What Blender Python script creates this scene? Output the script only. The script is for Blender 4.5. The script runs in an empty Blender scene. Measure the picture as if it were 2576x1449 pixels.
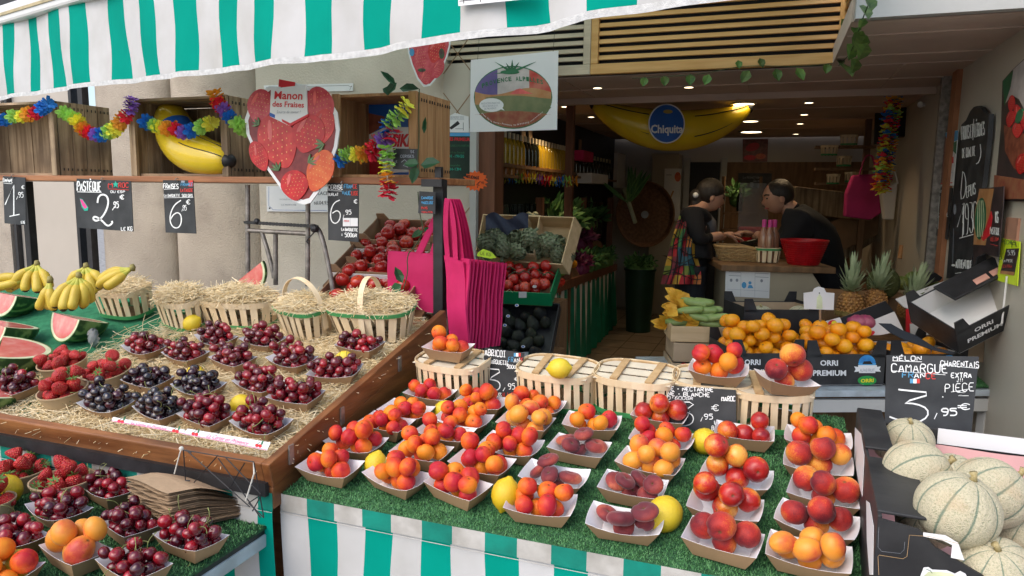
import bpy, math, random
import numpy as np
from mathutils import Vector, Matrix

SC = bpy.context.scene
COL = SC.collection
rnd = random.Random(11)
rs = np.random.RandomState(5)
sin, cos, pi, rad = math.sin, math.cos, math.pi, math.radians

# ------------------------------------------------------------------ camera
YAW, PITCH, ROLL, CAM_H, FOC, CX, CY = 20.0, 7.6, 0.8, 1.58, 1780.0, 1288.0, 724.5
def _cam():
    y, p, r = rad(YAW), rad(PITCH), rad(ROLL)
    F = np.array([-sin(y)*cos(p), cos(y)*cos(p), -sin(p)])
    X = np.array([cos(y), sin(y), 0.0]); U = np.cross(X, F)
    return X*cos(r)+U*sin(r), U*cos(r)-X*sin(r), F
CR, CU, CF = _cam()
CO = np.array([0.0, 0.0, CAM_H])
cam = bpy.data.objects.new('camera', bpy.data.cameras.new('camera')); COL.objects.link(cam)
cam.matrix_world = Matrix(((CR[0], CU[0], -CF[0], 0), (CR[1], CU[1], -CF[1], 0), (CR[2], CU[2], -CF[2], CAM_H), (0, 0, 0, 1)))
cam.data.sensor_width = 36; cam.data.lens = FOC/2576*36; cam.data.clip_end = 500; cam.data.clip_start = 0.05
SC.camera = cam

# ------------------------------------------------------------------ sky, sun, exposure
SUN_EL, SUN_AZ = 48.0, 205.0          # the sun stands behind the camera, a little to the left
w = bpy.data.worlds.new('World'); SC.world = w; w.use_nodes = True
nt = w.node_tree
sky = nt.nodes.new('ShaderNodeTexSky'); sky.sky_type = 'NISHITA'; sky.sun_disc = False
sky.sun_elevation = rad(SUN_EL); sky.sun_rotation = rad(SUN_AZ); sky.dust_density = 2.5; sky.air_density = 1.0; sky.ozone_density = 0.6
nt.links.new(sky.outputs[0], nt.nodes['Background'].inputs[0]); nt.nodes['Background'].inputs[1].default_value = 0.15
sl = bpy.data.lights.new('sun', 'SUN'); sl.energy = .7; sl.angle = rad(60); sl.color = (1.0, 0.95, 0.88)
so = bpy.data.objects.new('sun', sl); COL.objects.link(so)
_d = Vector((sin(rad(SUN_AZ))*cos(rad(SUN_EL)), cos(rad(SUN_AZ))*cos(rad(SUN_EL)), sin(rad(SUN_EL))))
so.rotation_euler = _d.to_track_quat('Z', 'Y').to_euler(); so.location = (-3, -8, 10)
SC.view_settings.view_transform = 'Standard'; SC.view_settings.look = 'None'
SC.view_settings.exposure = 0.9; SC.view_settings.gamma = 1.0
try:
    SC.cycles.max_bounces = 6; SC.cycles.diffuse_bounces = 3; SC.cycles.use_denoising = True
    SC.cycles.caustics_reflective = False; SC.cycles.caustics_refractive = False
except Exception: pass

# ------------------------------------------------------------------ from a point of the photograph to a point of the place
def ray(x, y): return CF + CR*(x-CX)/FOC - CU*(y-CY)/FOC
def onz(x, y, z): d = ray(x, y); return CO + d*(z-CO[2])/d[2]
def ony(x, y, Y): d = ray(x, y); return CO + d*(Y-CO[1])/d[1]
def onx(x, y, X): d = ray(x, y); return CO + d*(X-CO[0])/d[0]
def atz(x, y, zc): return CO + ray(x, y)*zc
def onp(x, y, pl): d = ray(x, y); return CO + d*(np.dot(pl[0]-CO, pl[1])/np.dot(d, pl[1]))
def zof(P): return float(np.dot(np.asarray(P)-CO, CF))
def A3(*v): return np.array(v, float)
def nrm(v): v = np.asarray(v, float); return v/np.linalg.norm(v)
def plane(p0, n):
    n = nrm(n); p0 = np.asarray(p0, float)
    return (p0, n if np.dot(CO-p0, n) > 0 else -n)
def zoomer(x0, y0, k=0.98433/2.954, off=0.98433): return lambda x, y: (x0*off+x*k, y0*off+y*k)
zA, zB, zC, zD = zoomer(0, 0), zoomer(872, 0), zoomer(1744, 0), zoomer(0, 440)
zE, zF = zoomer(872, 490), zoomer(1744, 490)
zG, zH, zI = zoomer(0, 980, .3343), zoomer(872, 980, .3343), zoomer(1744, 980, .3343)
zR = zoomer(2160, 200, .35316)
zP = zoomer(1680, 420, .20650)
zL = zoomer(1200, 300, .20650)
zQ = zoomer(2076, 640, .20650)
zN = lambda x, y: (x, y)

# ------------------------------------------------------------------ materials
def _mat(name):
    m = bpy.data.materials.new(name); m.use_nodes = True
    return m, m.node_tree, m.node_tree.nodes, m.node_tree.links, m.node_tree.nodes['Principled BSDF']
def _ramp(nd, stops):
    r = nd.new('ShaderNodeValToRGB'); e = r.color_ramp.elements
    while len(e) < len(stops): e.new(0.5)
    for i, (p, c) in enumerate(stops): e[i].position = p; e[i].color = (c[0], c[1], c[2], 1)
    return r
def math_(nd, lk, op, a, b=None, clamp=False):
    n = nd.new('ShaderNodeMath'); n.operation = op; n.use_clamp = clamp
    for i, v in enumerate((a, b)):
        if v is None: continue
        if isinstance(v, (int, float)): n.inputs[i].default_value = v
        else: lk.new(v, n.inputs[i])
    return n.outputs[0]
def M(name, c, rough=.6, c2=None, scale=6., bump=0., bs=60., metal=0., spec=.5, coat=0., rand=0., stretch=(1, 1, 1), var=.18,
      trans=0., ior=1.45, emit=0., island=0., detail=4., sheen=0., sss=0., lo=.35, hi=.65, alpha=1., dirt=None, dscale=3.):
    m, t, nd, lk, b = _mat(name)
    if c2 is None: c2 = tuple(min(1, x*(1+var)) for x in c); c = tuple(x*(1-var) for x in c)
    tc = nd.new('ShaderNodeTexCoord'); mp = nd.new('ShaderNodeMapping'); mp.inputs['Scale'].default_value = stretch
    lk.new(tc.outputs['Object'], mp.inputs[0])
    n = nd.new('ShaderNodeTexNoise'); n.inputs['Scale'].default_value = scale; n.inputs['Detail'].default_value = detail
    lk.new(mp.outputs[0], n.inputs['Vector'])
    f = n.outputs['Fac']
    if island:
        g = nd.new('ShaderNodeNewGeometry')
        f = math_(nd, lk, 'ADD', math_(nd, lk, 'MULTIPLY', f, 1-island), math_(nd, lk, 'MULTIPLY', g.outputs['Random Per Island'], island)); lo, hi = .2, .8
    r = _ramp(nd, [(lo, c), (hi, c2)]); lk.new(f, r.inputs[0]); out = r.outputs[0]
    if dirt:
        n3 = nd.new('ShaderNodeTexNoise'); n3.inputs['Scale'].default_value = dscale; n3.inputs['Detail'].default_value = 6
        lk.new(tc.outputs['Object'], n3.inputs['Vector'])
        r3 = _ramp(nd, [(.42, (0, 0, 0)), (.72, (1, 1, 1))]); lk.new(n3.outputs['Fac'], r3.inputs[0])
        mx = nd.new('ShaderNodeMixRGB'); mx.inputs[2].default_value = (*dirt, 1); lk.new(math_(nd, lk, 'MULTIPLY', r3.outputs[0], .7), mx.inputs[0]); lk.new(out, mx.inputs[1]); out = mx.outputs[0]
    if rand:
        oi = nd.new('ShaderNodeObjectInfo'); hs = nd.new('ShaderNodeHueSaturation')
        lk.new(math_(nd, lk, 'ADD', math_(nd, lk, 'MULTIPLY', oi.outputs['Random'], 2*rand), 1-rand), hs.inputs['Value'])
        lk.new(math_(nd, lk, 'ADD', math_(nd, lk, 'MULTIPLY', oi.outputs['Random'], rand*.05), .5-rand*.025), hs.inputs['Hue'])
        lk.new(out, hs.inputs['Color']); out = hs.outputs[0]
    lk.new(out, b.inputs['Base Color'])
    b.inputs['Roughness'].default_value = rough; b.inputs['Metallic'].default_value = metal
    b.inputs['Specular IOR Level'].default_value = spec; b.inputs['Coat Weight'].default_value = coat; b.inputs['Coat Roughness'].default_value = .12
    b.inputs['Transmission Weight'].default_value = trans; b.inputs['IOR'].default_value = ior; b.inputs['Sheen Weight'].default_value = sheen
    b.inputs['Alpha'].default_value = alpha
    if sss: b.inputs['Subsurface Weight'].default_value = sss; b.inputs['Subsurface Scale'].default_value = .01
    if emit: lk.new(out, b.inputs['Emission Color']); b.inputs['Emission Strength'].default_value = emit
    if bump:
        n2 = nd.new('ShaderNodeTexNoise'); n2.inputs['Scale'].default_value = bs; n2.inputs['Detail'].default_value = 5
        lk.new(mp.outputs[0], n2.inputs['Vector'])
        bp = nd.new('ShaderNodeBump'); bp.inputs['Strength'].default_value = bump; bp.inputs['Distance'].default_value = .01
        lk.new(n2.outputs['Fac'], bp.inputs['Height']); lk.new(bp.outputs[0], b.inputs['Normal'])
    return m
def FM(name, stops, axis=(1, 0, .3), k=.5, nz=.5, rn=.7, ns=1.6, rough=.4, bump=0., bs=30., sheen=0., coat=0., spec=.4, fine=.12, pit=.8):
    """skin of a fruit: colour runs along one side of the fruit, mottled, different on every fruit"""
    m, t, nd, lk, b = _mat(name)
    tc = nd.new('ShaderNodeTexCoord'); oi = nd.new('ShaderNodeObjectInfo')
    dt = nd.new('ShaderNodeVectorMath'); dt.operation = 'DOT_PRODUCT'; dt.inputs[1].default_value = axis; lk.new(tc.outputs['Object'], dt.inputs[0])
    va = nd.new('ShaderNodeVectorMath'); va.operation = 'ADD'; lk.new(tc.outputs['Object'], va.inputs[0])
    cb = nd.new('ShaderNodeCombineXYZ')
    for i in range(3): lk.new(math_(nd, lk, 'MULTIPLY', oi.outputs['Random'], 37+11*i), cb.inputs[i])
    lk.new(cb.outputs[0], va.inputs[1])
    n = nd.new('ShaderNodeTexNoise'); n.inputs['Scale'].default_value = ns; n.inputs['Detail'].default_value = 3; lk.new(va.outputs[0], n.inputs['Vector'])
    n2 = nd.new('ShaderNodeTexNoise'); n2.inputs['Scale'].default_value = ns*9; n2.inputs['Detail'].default_value = 4; lk.new(va.outputs[0], n2.inputs['Vector'])
    f = math_(nd, lk, 'MULTIPLY', dt.outputs['Value'], k)
    f = math_(nd, lk, 'ADD', f, math_(nd, lk, 'MULTIPLY', math_(nd, lk, 'SUBTRACT', n.outputs['Fac'], .5), 2*nz))
    f = math_(nd, lk, 'ADD', f, math_(nd, lk, 'MULTIPLY', math_(nd, lk, 'SUBTRACT', n2.outputs['Fac'], .5), 2*fine))
    f = math_(nd, lk, 'ADD', f, math_(nd, lk, 'MULTIPLY', math_(nd, lk, 'SUBTRACT', oi.outputs['Random'], .5), rn))
    f = math_(nd, lk, 'ADD', f, .5, True)
    r = _ramp(nd, stops); lk.new(f, r.inputs[0]); sx = nd.new('ShaderNodeSeparateXYZ'); lk.new(tc.outputs['Object'], sx.inputs[0])
    q = math_(nd, lk, 'SQRT', math_(nd, lk, 'ADD', math_(nd, lk, 'POWER', sx.outputs[0], 2), math_(nd, lk, 'POWER', sx.outputs[1], 2)))
    q = math_(nd, lk, 'ADD', q, math_(nd, lk, 'MULTIPLY', math_(nd, lk, 'LESS_THAN', sx.outputs[2], .2), 1.)); r6 = _ramp(nd, [(.07, (1, 1, 1)), (.17, (0, 0, 0))]); lk.new(q, r6.inputs[0])
    mx = nd.new('ShaderNodeMixRGB'); mx.inputs[2].default_value = (.10, .05, .015, 1); lk.new(math_(nd, lk, 'MULTIPLY', r6.outputs[0], pit), mx.inputs[0]); lk.new(r.outputs[0], mx.inputs[1]); lk.new(mx.outputs[0], b.inputs['Base Color'])
    b.inputs['Roughness'].default_value = rough; b.inputs['Sheen Weight'].default_value = sheen; b.inputs['Coat Weight'].default_value = coat
    b.inputs['Coat Roughness'].default_value = .1; b.inputs['Specular IOR Level'].default_value = spec
    if bump:
        n3 = nd.new('ShaderNodeTexNoise'); n3.inputs['Scale'].default_value = bs; n3.inputs['Detail'].default_value = 3; lk.new(va.outputs[0], n3.inputs['Vector'])
        bp = nd.new('ShaderNodeBump'); bp.inputs['Strength'].default_value = bump; bp.inputs['Distance'].default_value = .05
        lk.new(n3.outputs['Fac'], bp.inputs['Height']); lk.new(bp.outputs[0], b.inputs['Normal'])
    return m

# ------------------------------------------------------------------ mesh builder
class MB:
    def __init__(s): s.v = []; s.f = []; s.m = []; s.mi = 0
    def add(s, vs, fs, mi=None):
        b = len(s.v); s.v.extend([tuple(map(float, p)) for p in vs])
        for f in fs: s.f.append([b+i for i in f]); s.m.append(s.mi if mi is None else mi)
        return s
    def box(s, c, sz, R=None, mi=None, taper=1.):
        x, y, z = [q/2 for q in sz]; V = []
        for k in (-1, 1):
            t = taper if k > 0 else 1.
            V += [(-x*t, -y*t, k*z), (x*t, -y*t, k*z), (x*t, y*t, k*z), (-x*t, y*t, k*z)]
        V = np.array(V)
        if R is not None: V = V @ np.array(R).T
        return s.add(V+np.asarray(c, float), [(3, 2, 1, 0), (4, 5, 6, 7), (0, 1, 5, 4), (1, 2, 6, 5), (2, 3, 7, 6), (3, 0, 4, 7)], mi)
    def hexa(s, b4, t4, mi=None):
        return s.add(list(b4)+list(t4), [(3, 2, 1, 0), (4, 5, 6, 7), (0, 1, 5, 4), (1, 2, 6, 5), (2, 3, 7, 6), (3, 0, 4, 7)], mi)
    def slab(s, p, u, v, n, mi=None):
        """a board: corner p, edges u and v, thickness vector n"""
        p, u, v, n = map(lambda q: np.asarray(q, float), (p, u, v, n))
        return s.hexa([p, p+u, p+u+v, p+v], [p+n, p+u+n, p+u+v+n, p+v+n], mi)
    def bar(s, a, b, wd, ht, up=(0, 0, 1), mi=None):
        a, b = np.asarray(a, float), np.asarray(b, float); t = nrm(b-a)
        x = np.cross(t, up); x = nrm(x) if np.linalg.norm(x) > 1e-6 else A3(1, 0, 0); y = np.cross(x, t)
        x = x*wd/2; y = y*ht/2
        return s.hexa([a-x-y, a+x-y, a+x+y, a-x+y], [b-x-y, b+x-y, b+x+y, b-x+y], mi)
    def tube(s, pts, r, n=8, caps=True, mi=None, flat=1.):
        P = [np.asarray(p, float) for p in pts]; N = len(P)
        R = list(r) if hasattr(r, '__len__') else [r]*N
        t0 = nrm(P[1]-P[0]); ref = A3(0, 0, 1) if abs(t0[2]) < .9 else A3(1, 0, 0)
        x = nrm(np.cross(t0, ref)); V = []
        for i in range(N):
            t = nrm(P[min(i+1, N-1)]-P[max(i-1, 0)]); x = nrm(x-t*np.dot(x, t)); y = np.cross(t, x)
            for k in range(n):
                a = 2*pi*k/n; V.append(P[i]+R[i]*(x*cos(a)+y*sin(a)*flat))
        F = [(i*n+k, i*n+(k+1) % n, (i+1)*n+(k+1) % n, (i+1)*n+k) for i in range(N-1) for k in range(n)]
        if caps: F += [tuple(range(n))[::-1], tuple((N-1)*n+k for k in range(n))]
        return s.add(V, F, mi)
    def lathe(s, prof, n=20, c=(0, 0, 0), sx=1., sy=1., R=None, mi=None, fn=None):
        V = []
        for (r, z) in prof:
            for k in range(n):
                a = 2*pi*k/n; q = 1. if fn is None else fn(a, z)
                V.append((r*q*cos(a)*sx, r*q*sin(a)*sy, z))
        V = np.array(V)
        if R is not None: V = V @ np.array(R).T
        N = len(prof)
        F = [(i*n+k, i*n+(k+1) % n, (i+1)*n+(k+1) % n, (i+1)*n+k) for i in range(N-1) for k in range(n)]
        if prof[0][0] > 1e-5: F.append(tuple(range(n))[::-1])
        if prof[-1][0] > 1e-5: F.append(tuple((N-1)*n+k for k in range(n)))
        return s.add(V+np.asarray(c, float), F, mi)
    def ball(s, c, r, n=14, m=9, sc=(1, 1, 1), R=None, mi=None, fn=None):
        V = []
        for i in range(m+1):
            th = pi*i/m
            for k in range(n):
                a = 2*pi*k/n; q = 1. if fn is None else fn(th, a)
                V.append((r*q*sin(th)*cos(a)*sc[0], r*q*sin(th)*sin(a)*sc[1], r*q*cos(th)*sc[2]))
        V = np.array(V)
        if R is not None: V = V @ np.array(R).T
        F = [(i*n+k, (i+1)*n+k, (i+1)*n+(k+1) % n, i*n+(k+1) % n) for i in range(m) for k in range(n)]
        return s.add(V+np.asarray(c, float), F, mi)
    def grid(s, fn, nu, nv, mi=None, mif=None):
        b = len(s.v)
        for j in range(nv+1):
            for i in range(nu+1): s.v.append(tuple(map(float, fn(i/nu, j/nv))))
        for j in range(nv):
            for i in range(nu):
                s.f.append([b+j*(nu+1)+i, b+j*(nu+1)+i+1, b+(j+1)*(nu+1)+i+1, b+(j+1)*(nu+1)+i])
                s.m.append(mif(i, j) if mif else (s.mi if mi is None else mi))
        return s
    def prism(s, pts, n, t, mi=None):
        """outline of 3-D points given thickness t along n"""
        P = np.array(pts, float); n = np.asarray(n, float)*t; k = len(P)
        return s.add(list(P)+list(P+n), [tuple(range(k))[::-1], tuple(range(k, 2*k))]+[(i, (i+1) % k, k+(i+1) % k, k+i) for i in range(k)], mi)
    def mesh(s, name, mats, smooth=None, xf=None):
        me = bpy.data.meshes.new(name); V = np.array(s.v, float)
        if xf is not None and len(V): V = (V-np.asarray(xf[0])) @ xf[1]
        me.from_pydata(V.tolist(), [], s.f); me.validate()
        for q in (mats if isinstance(mats, (list, tuple)) else [mats]): me.materials.append(q)
        if len(me.polygons) == len(s.m): me.polygons.foreach_set('material_index', s.m)
        if smooth is True: me.polygons.foreach_set('use_smooth', [True]*len(me.polygons))
        elif smooth:
            me.polygons.foreach_set('use_smooth', [True]*len(me.polygons))
            try: me.set_sharp_from_angle(angle=rad(smooth))
            except Exception: pass
        me.update(); return me

FR = {}                                   # frame (origin, 3x3 axes as columns) of every thing
def tag(o, label=None, cat=None, group=None, kind=None):
    if label: o['label'] = label
    if cat: o['category'] = cat
    if group: o['group'] = group
    if kind: o['kind'] = kind
    return o
def setm(o, loc, R=None, sc=1.):
    R = np.eye(3) if R is None else np.asarray(R, float)
    m = Matrix(((R[0][0]*sc, R[0][1]*sc, R[0][2]*sc, loc[0]), (R[1][0]*sc, R[1][1]*sc, R[1][2]*sc, loc[1]), (R[2][0]*sc, R[2][1]*sc, R[2][2]*sc, loc[2]), (0, 0, 0, 1)))
    o.matrix_world = m; FR[o.name] = (np.asarray(loc, float), R)
    return o
def thing(name, label, cat, loc, R=None, group=None):
    o = bpy.data.objects.new(name, None); COL.objects.link(o); o.empty_display_size = .02
    setm(o, loc, R); return tag(o, label, cat, group)
def obj(name, mb, mats, loc=(0, 0, 0), R=None, smooth=None, world=False, label=None, cat=None, group=None, kind=None, bevel=0, sub=0, sc=1.):
    """one top-level mesh object; world=True when the builder holds world coordinates"""
    R_ = np.eye(3) if R is None else np.asarray(R, float)
    me = mb if isinstance(mb, bpy.types.Mesh) else mb.mesh(name, mats, smooth, (loc, R_) if world else None)
    o = bpy.data.objects.new(name, me); COL.objects.link(o); setm(o, loc, R, sc); mods(o, bevel, sub)
    return tag(o, label, cat, group, kind)
def mods(o, bevel=0, sub=0):
    if bevel:
        b = o.modifiers.new('bevel', 'BEVEL'); b.width = bevel; b.segments = 2; b.limit_method = 'ANGLE'; b.angle_limit = rad(40)
    if sub:
        q = o.modifiers.new('subsurf', 'SUBSURF'); q.levels = sub; q.render_levels = sub
def part(name, mb, mats, parent, smooth=None, world=True, label=None, bevel=0, kind=None, loc=None, R=None, sc=1.):
    """a child mesh; the builder holds world coordinates unless world=False (then the parent's own)"""
    if isinstance(mb, bpy.types.Mesh): me = mb
    else:
        xf = FR[parent.name] if world else None
        me = mb.mesh(name, mats, smooth, xf)
    o = bpy.data.objects.new(name, me); COL.objects.link(o); o.parent = parent
    FR[o.name] = FR[parent.name]
    if loc is not None:
        Rm = np.eye(3) if R is None else np.asarray(R)
        o.matrix_local = Matrix([[*(Rm[i]*sc), loc[i]] for i in range(3)]+[[0, 0, 0, 1]])
    mods(o, bevel)
    if label: o['label'] = label
    if kind: o['kind'] = kind
    return o
def rotz(a): c, s_ = cos(a), sin(a); return np.array([[c, -s_, 0], [s_, c, 0], [0, 0, 1.]])
def rotx(a): c, s_ = cos(a), sin(a); return np.array([[1., 0, 0], [0, c, -s_], [0, s_, c]])
def roty(a): c, s_ = cos(a), sin(a); return np.array([[c, 0, s_], [0, 1., 0], [-s_, 0, c]])
def rrot(r=rnd): return np.array(Matrix.Rotation(r.uniform(0, 6.28), 3, Vector((r.gauss(0, 1), r.gauss(0, 1), r.gauss(0, 1))+()).normalized()))
def frame(u, v):                          # columns x = u, z = u x v, y
    u = nrm(u); n = nrm(np.cross(u, v)); y = np.cross(n, u); return np.array([u, y, n]).T
def smooth_(pts, it=2, closed=False):
    P = [np.asarray(p, float) for p in pts]
    for _ in range(it):
        Q = [] if closed else [P[0]]
        for i in range(len(P) if closed else len(P)-1):
            a, b = P[i], P[(i+1) % len(P)]; Q += [a*.75+b*.25, a*.25+b*.75]
        if not closed: Q.append(P[-1])
        P = Q
    return P
# ------------------------------------------------------------------ materials used all over
K = dict(
 kraft=M('kraft_paper', (.34, .215, .115), .75, scale=9, var=.12, bump=.05, bs=160),
 liner=M('white_liner', (.80, .79, .80), .6, scale=8, var=.04),
 bagpaper=M('brown_bag_paper', (.42, .29, .175), .8, scale=7, var=.14, bump=.12, bs=70),
 board=M('chalkboard', (.022, .024, .027), .55, scale=5, var=.3, bump=.03, bs=90, dirt=(.06, .062, .065), dscale=9),
 chalk=M('white_chalk', (.85, .86, .85), .8, scale=90, var=.12),
 chalkred=M('red_chalk', (.65, .06, .05), .8, scale=90),
 chalkblue=M('blue_chalk', (.10, .33, .55), .8, scale=90),
 chalkgreen=M('green_chalk', (.03, .42, .30), .8),
 chalkpink=M('pink_chalk', (.75, .08, .30), .8),
 black=M('black_metal', (.018, .018, .02), .45, scale=20, var=.3, bump=.05, bs=120),
 blackcard=M('black_card', (.016, .016, .018), .5, scale=10, var=.25, bump=.05, bs=60, dirt=(.05, .05, .05), dscale=7),
 steel=M('worn_steel', (.16, .145, .13), .5, (.33, .30, .27), scale=30, metal=.55, bump=.15, bs=120),
 greymetal=M('pale_painted_metal', (.40, .46, .50), .45, scale=16, var=.12, bump=.06, bs=50, dirt=(.25, .26, .26), dscale=14),
 wood=M('varnished_wood', (.16, .055, .016), .42, (.34, .135, .045), scale=3.2, stretch=(1, 9, 9), bump=.18, bs=14, dirt=(.10, .045, .02), dscale=4),
 woody=M('varnished_wood_side', (.15, .048, .014), .42, (.30, .115, .036), scale=3.2, stretch=(9, 1.2, 9), bump=.18, bs=14, dirt=(.09, .04, .018), dscale=4),
 shelfwood=M('shelf_wood', (.24, .09, .035), .5, (.42, .18, .075), scale=2.6, stretch=(1, 12, 12), bump=.15, bs=14),
 crate=M('old_crate_wood', (.20, .13, .07), .75, (.46, .33, .20), scale=3, stretch=(12, 12, 1), bump=.3, bs=10, dirt=(.09, .06, .04), dscale=5),
 crateh=M('old_crate_wood_lengthwise', (.22, .14, .075), .75, (.48, .34, .21), scale=3, stretch=(1.2, 12, 12), bump=.3, bs=10, dirt=(.09, .06, .04), dscale=5),
 crateo=M('orange_crate_wood', (.30, .15, .06), .7, (.46, .26, .12), scale=3, stretch=(12, 12, 1), bump=.25, bs=10),
 slat=M('basket_veneer', (.72, .55, .33), .6, (.84, .69, .47), scale=5, stretch=(6, 6, 1), bump=.1, bs=40),
 slatdk=M('basket_veneer_tan', (.42, .26, .12), .6, (.55, .37, .19), scale=5, stretch=(6, 6, 1), bump=.1, bs=40),
 greenband=M('green_band', (.06, .30, .10), .5, scale=20, var=.12),
 plywood=M('thin_pale_wood', (.52, .35, .18), .65, (.66, .47, .27), scale=3, stretch=(1, 8, 8), bump=.12, bs=20),
 straw=M('straw', (.72, .54, .27), .7, (.97, .84, .58), scale=2, island=.8),
 turf=M('turf_blade', (.035, .14, .042), .55, (.12, .32, .11), scale=6, island=.7),
 turfbase=M('turf_backing', (.03, .10, .04), .9, scale=90, var=.4, bump=.4, bs=300),
 felt=M('green_felt', (.012, .14, .062), .9, (.03, .22, .10), scale=30, bump=.6, bs=220, detail=8),
 white=M('white_cloth', (.55, .545, .54), .8, spec=.15, scale=4, var=.05, bump=.10, bs=14, dirt=(.42, .41, .38), dscale=5),
 green=M('green_cloth', (.0, .275, .205), .85, spec=.08, scale=4, var=.08, bump=.10, bs=14),
 hem=M('hem_cloth', (.60, .60, .59), .7, scale=60, var=.12, bump=.4, bs=400),
 whitep=M('white_print', (.78, .78, .78), .45, scale=3, var=.03),
 cardwhite=M('white_card', (.70, .68, .66), .55, scale=4, var=.05, bump=.03, bs=60),
 cardbrown=M('brown_card', (.30, .185, .105), .8, scale=6, var=.16, bump=.08, bs=90),
 pulp=M('pulp_card', (.42, .30, .19), .85, scale=6, var=.12, bump=.1, bs=90),
 bag=M('pink_nonwoven_bag', (.52, .010, .095), .7, (.66, .018, .14), scale=6, bump=.12, bs=420),
 yellow=M('inflated_yellow', (.72, .50, .02), .22, scale=3, var=.08, coat=.4),
 blueprint=M('blue_print', (.01, .10, .42), .4, scale=4, var=.1),
 inkblack=M('black_print', (.012, .012, .014), .5),
 inkred=M('red_print', (.62, .02, .03), .45, scale=6, var=.12),
 inkgreen=M('green_print', (.03, .16, .07), .5, scale=10, var=.3),
 inkgrey=M('grey_print', (.30, .32, .36), .6),
 inkblue=M('light_blue_print', (.08, .33, .60), .5),
 plasticgreen=M('green_plastic_crate', (.005, .19, .07), .35, scale=4, var=.1),
 redplastic=M('red_plastic', (.40, .006, .012), .35, scale=20, var=.15),
 skin=M('skin', (.46, .25, .17), .55, scale=9, var=.1, sss=.1),
 hair=M('dark_hair', (.012, .009, .008), .45, (.03, .022, .016), scale=20, stretch=(6, 6, 1), bump=.5, bs=40),
 plaster=M('stucco', (.56, .50, .41), .9, (.68, .61, .51), scale=3, bump=.55, bs=70, detail=8, dirt=(.52, .46, .37), dscale=1.5),
 concrete=M('pillar_concrete', (.34, .29, .235), .92, (.50, .43, .35), scale=4, bump=.7, bs=90, detail=8, dirt=(.29, .25, .2), dscale=2),
 door=M('beige_door', (.46, .41, .35), .5, scale=2, var=.05, bump=.02),
 tile=M('cream_wall', (.52, .47, .39), .5, scale=2, var=.07, bump=.03, bs=20),
 leaf=M('plastic_leaf', (.012, .055, .025), .45, (.03, .11, .04), scale=9, rand=.3),
 leafy=M('ivy_leaf', (.05, .13, .03), .5, (.14, .24, .05), scale=20, rand=.4),
 vine=M('vine_stem', (.05, .07, .03), .7),
 string=M('string', (.6, .58, .52), .8),
)
SIGNS = {}
# ------------------------------------------------------------------ a hand-drawn letter for every character (x 0-4, y 0-6)
GL = {'A': '00 26 40|12 32', 'B': '00 06 36 45 44 33 03|33 42 41 30 00', 'C': '45 36 16 05 01 10 30 41', 'D': '00 06 26 44 42 20 00',
 'E': '46 06 00 40|03 33', 'F': '46 06 00|03 33', 'G': '45 36 16 05 01 10 30 41 43 23', 'H': '00 06|40 46|03 43', 'I': '20 26', 'J': '46 41 30 10 01',
 'K': '06 00|46 03 40', 'L': '06 00 40', 'M': '00 06 23 46 40', 'N': '00 06 40 46', 'O': '16 05 01 10 30 41 45 36 16', 'P': '00 06 36 45 44 33 03',
 'Q': '16 05 01 10 30 41 45 36 16|22 40', 'R': '00 06 36 45 44 33 03|23 40', 'S': '45 36 16 05 04 13 33 42 41 30 10 01', 'T': '06 46|26 20',
 'U': '06 01 10 30 41 46', 'V': '06 20 46', 'W': '06 10 24 30 46', 'X': '06 40|46 00', 'Y': '06 23 46|23 20', 'Z': '06 46 00 40',
 '0': '16 05 01 10 30 41 45 36 16', '1': '04 26 20', '2': '05 16 36 45 44 00 40', '3': '06 46 23 33 42 41 30 10 01', '4': '36 02 42|33 30',
 '5': '46 06 04 34 43 41 30 00', '6': '46 26 03 01 10 30 41 42 33 13 02', '7': '06 46 10', '8': '33 13 04 05 16 36 45 44 33 42 41 30 10 01 02 13',
 '9': '43 13 04 05 16 36 45 43 30 10', ',': '21 10', '.': '20 21', '-': '13 33', '=': '12 32|14 34', '!': '26 22|21 20', '€': '45 36 26 14 12 20 30 41|04 34|02 32',
 '/': '00 46', "'": '26 24', 'È': '46 06 00 40|03 33|18 27', 'É': '46 06 00 40|03 33|27 38', 'Ê': '46 06 00 40|03 33|17 28 37', 'î': '20 24|26 27', ' ': ''}
def ribbon(pts, w):
    P = [np.asarray(p, float) for p in pts]; L, R = [], []
    for i in range(len(P)):
        a = P[max(i-1, 0)]; b = P[min(i+1, len(P)-1)]; t = b-a; l = np.linalg.norm(t)
        t = t/l if l > 1e-6 else np.array([1., 0]); n = np.array([-t[1], t[0]])*w/2
        L.append(P[i]+n); R.append(P[i]-n)
    return L, R
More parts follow.
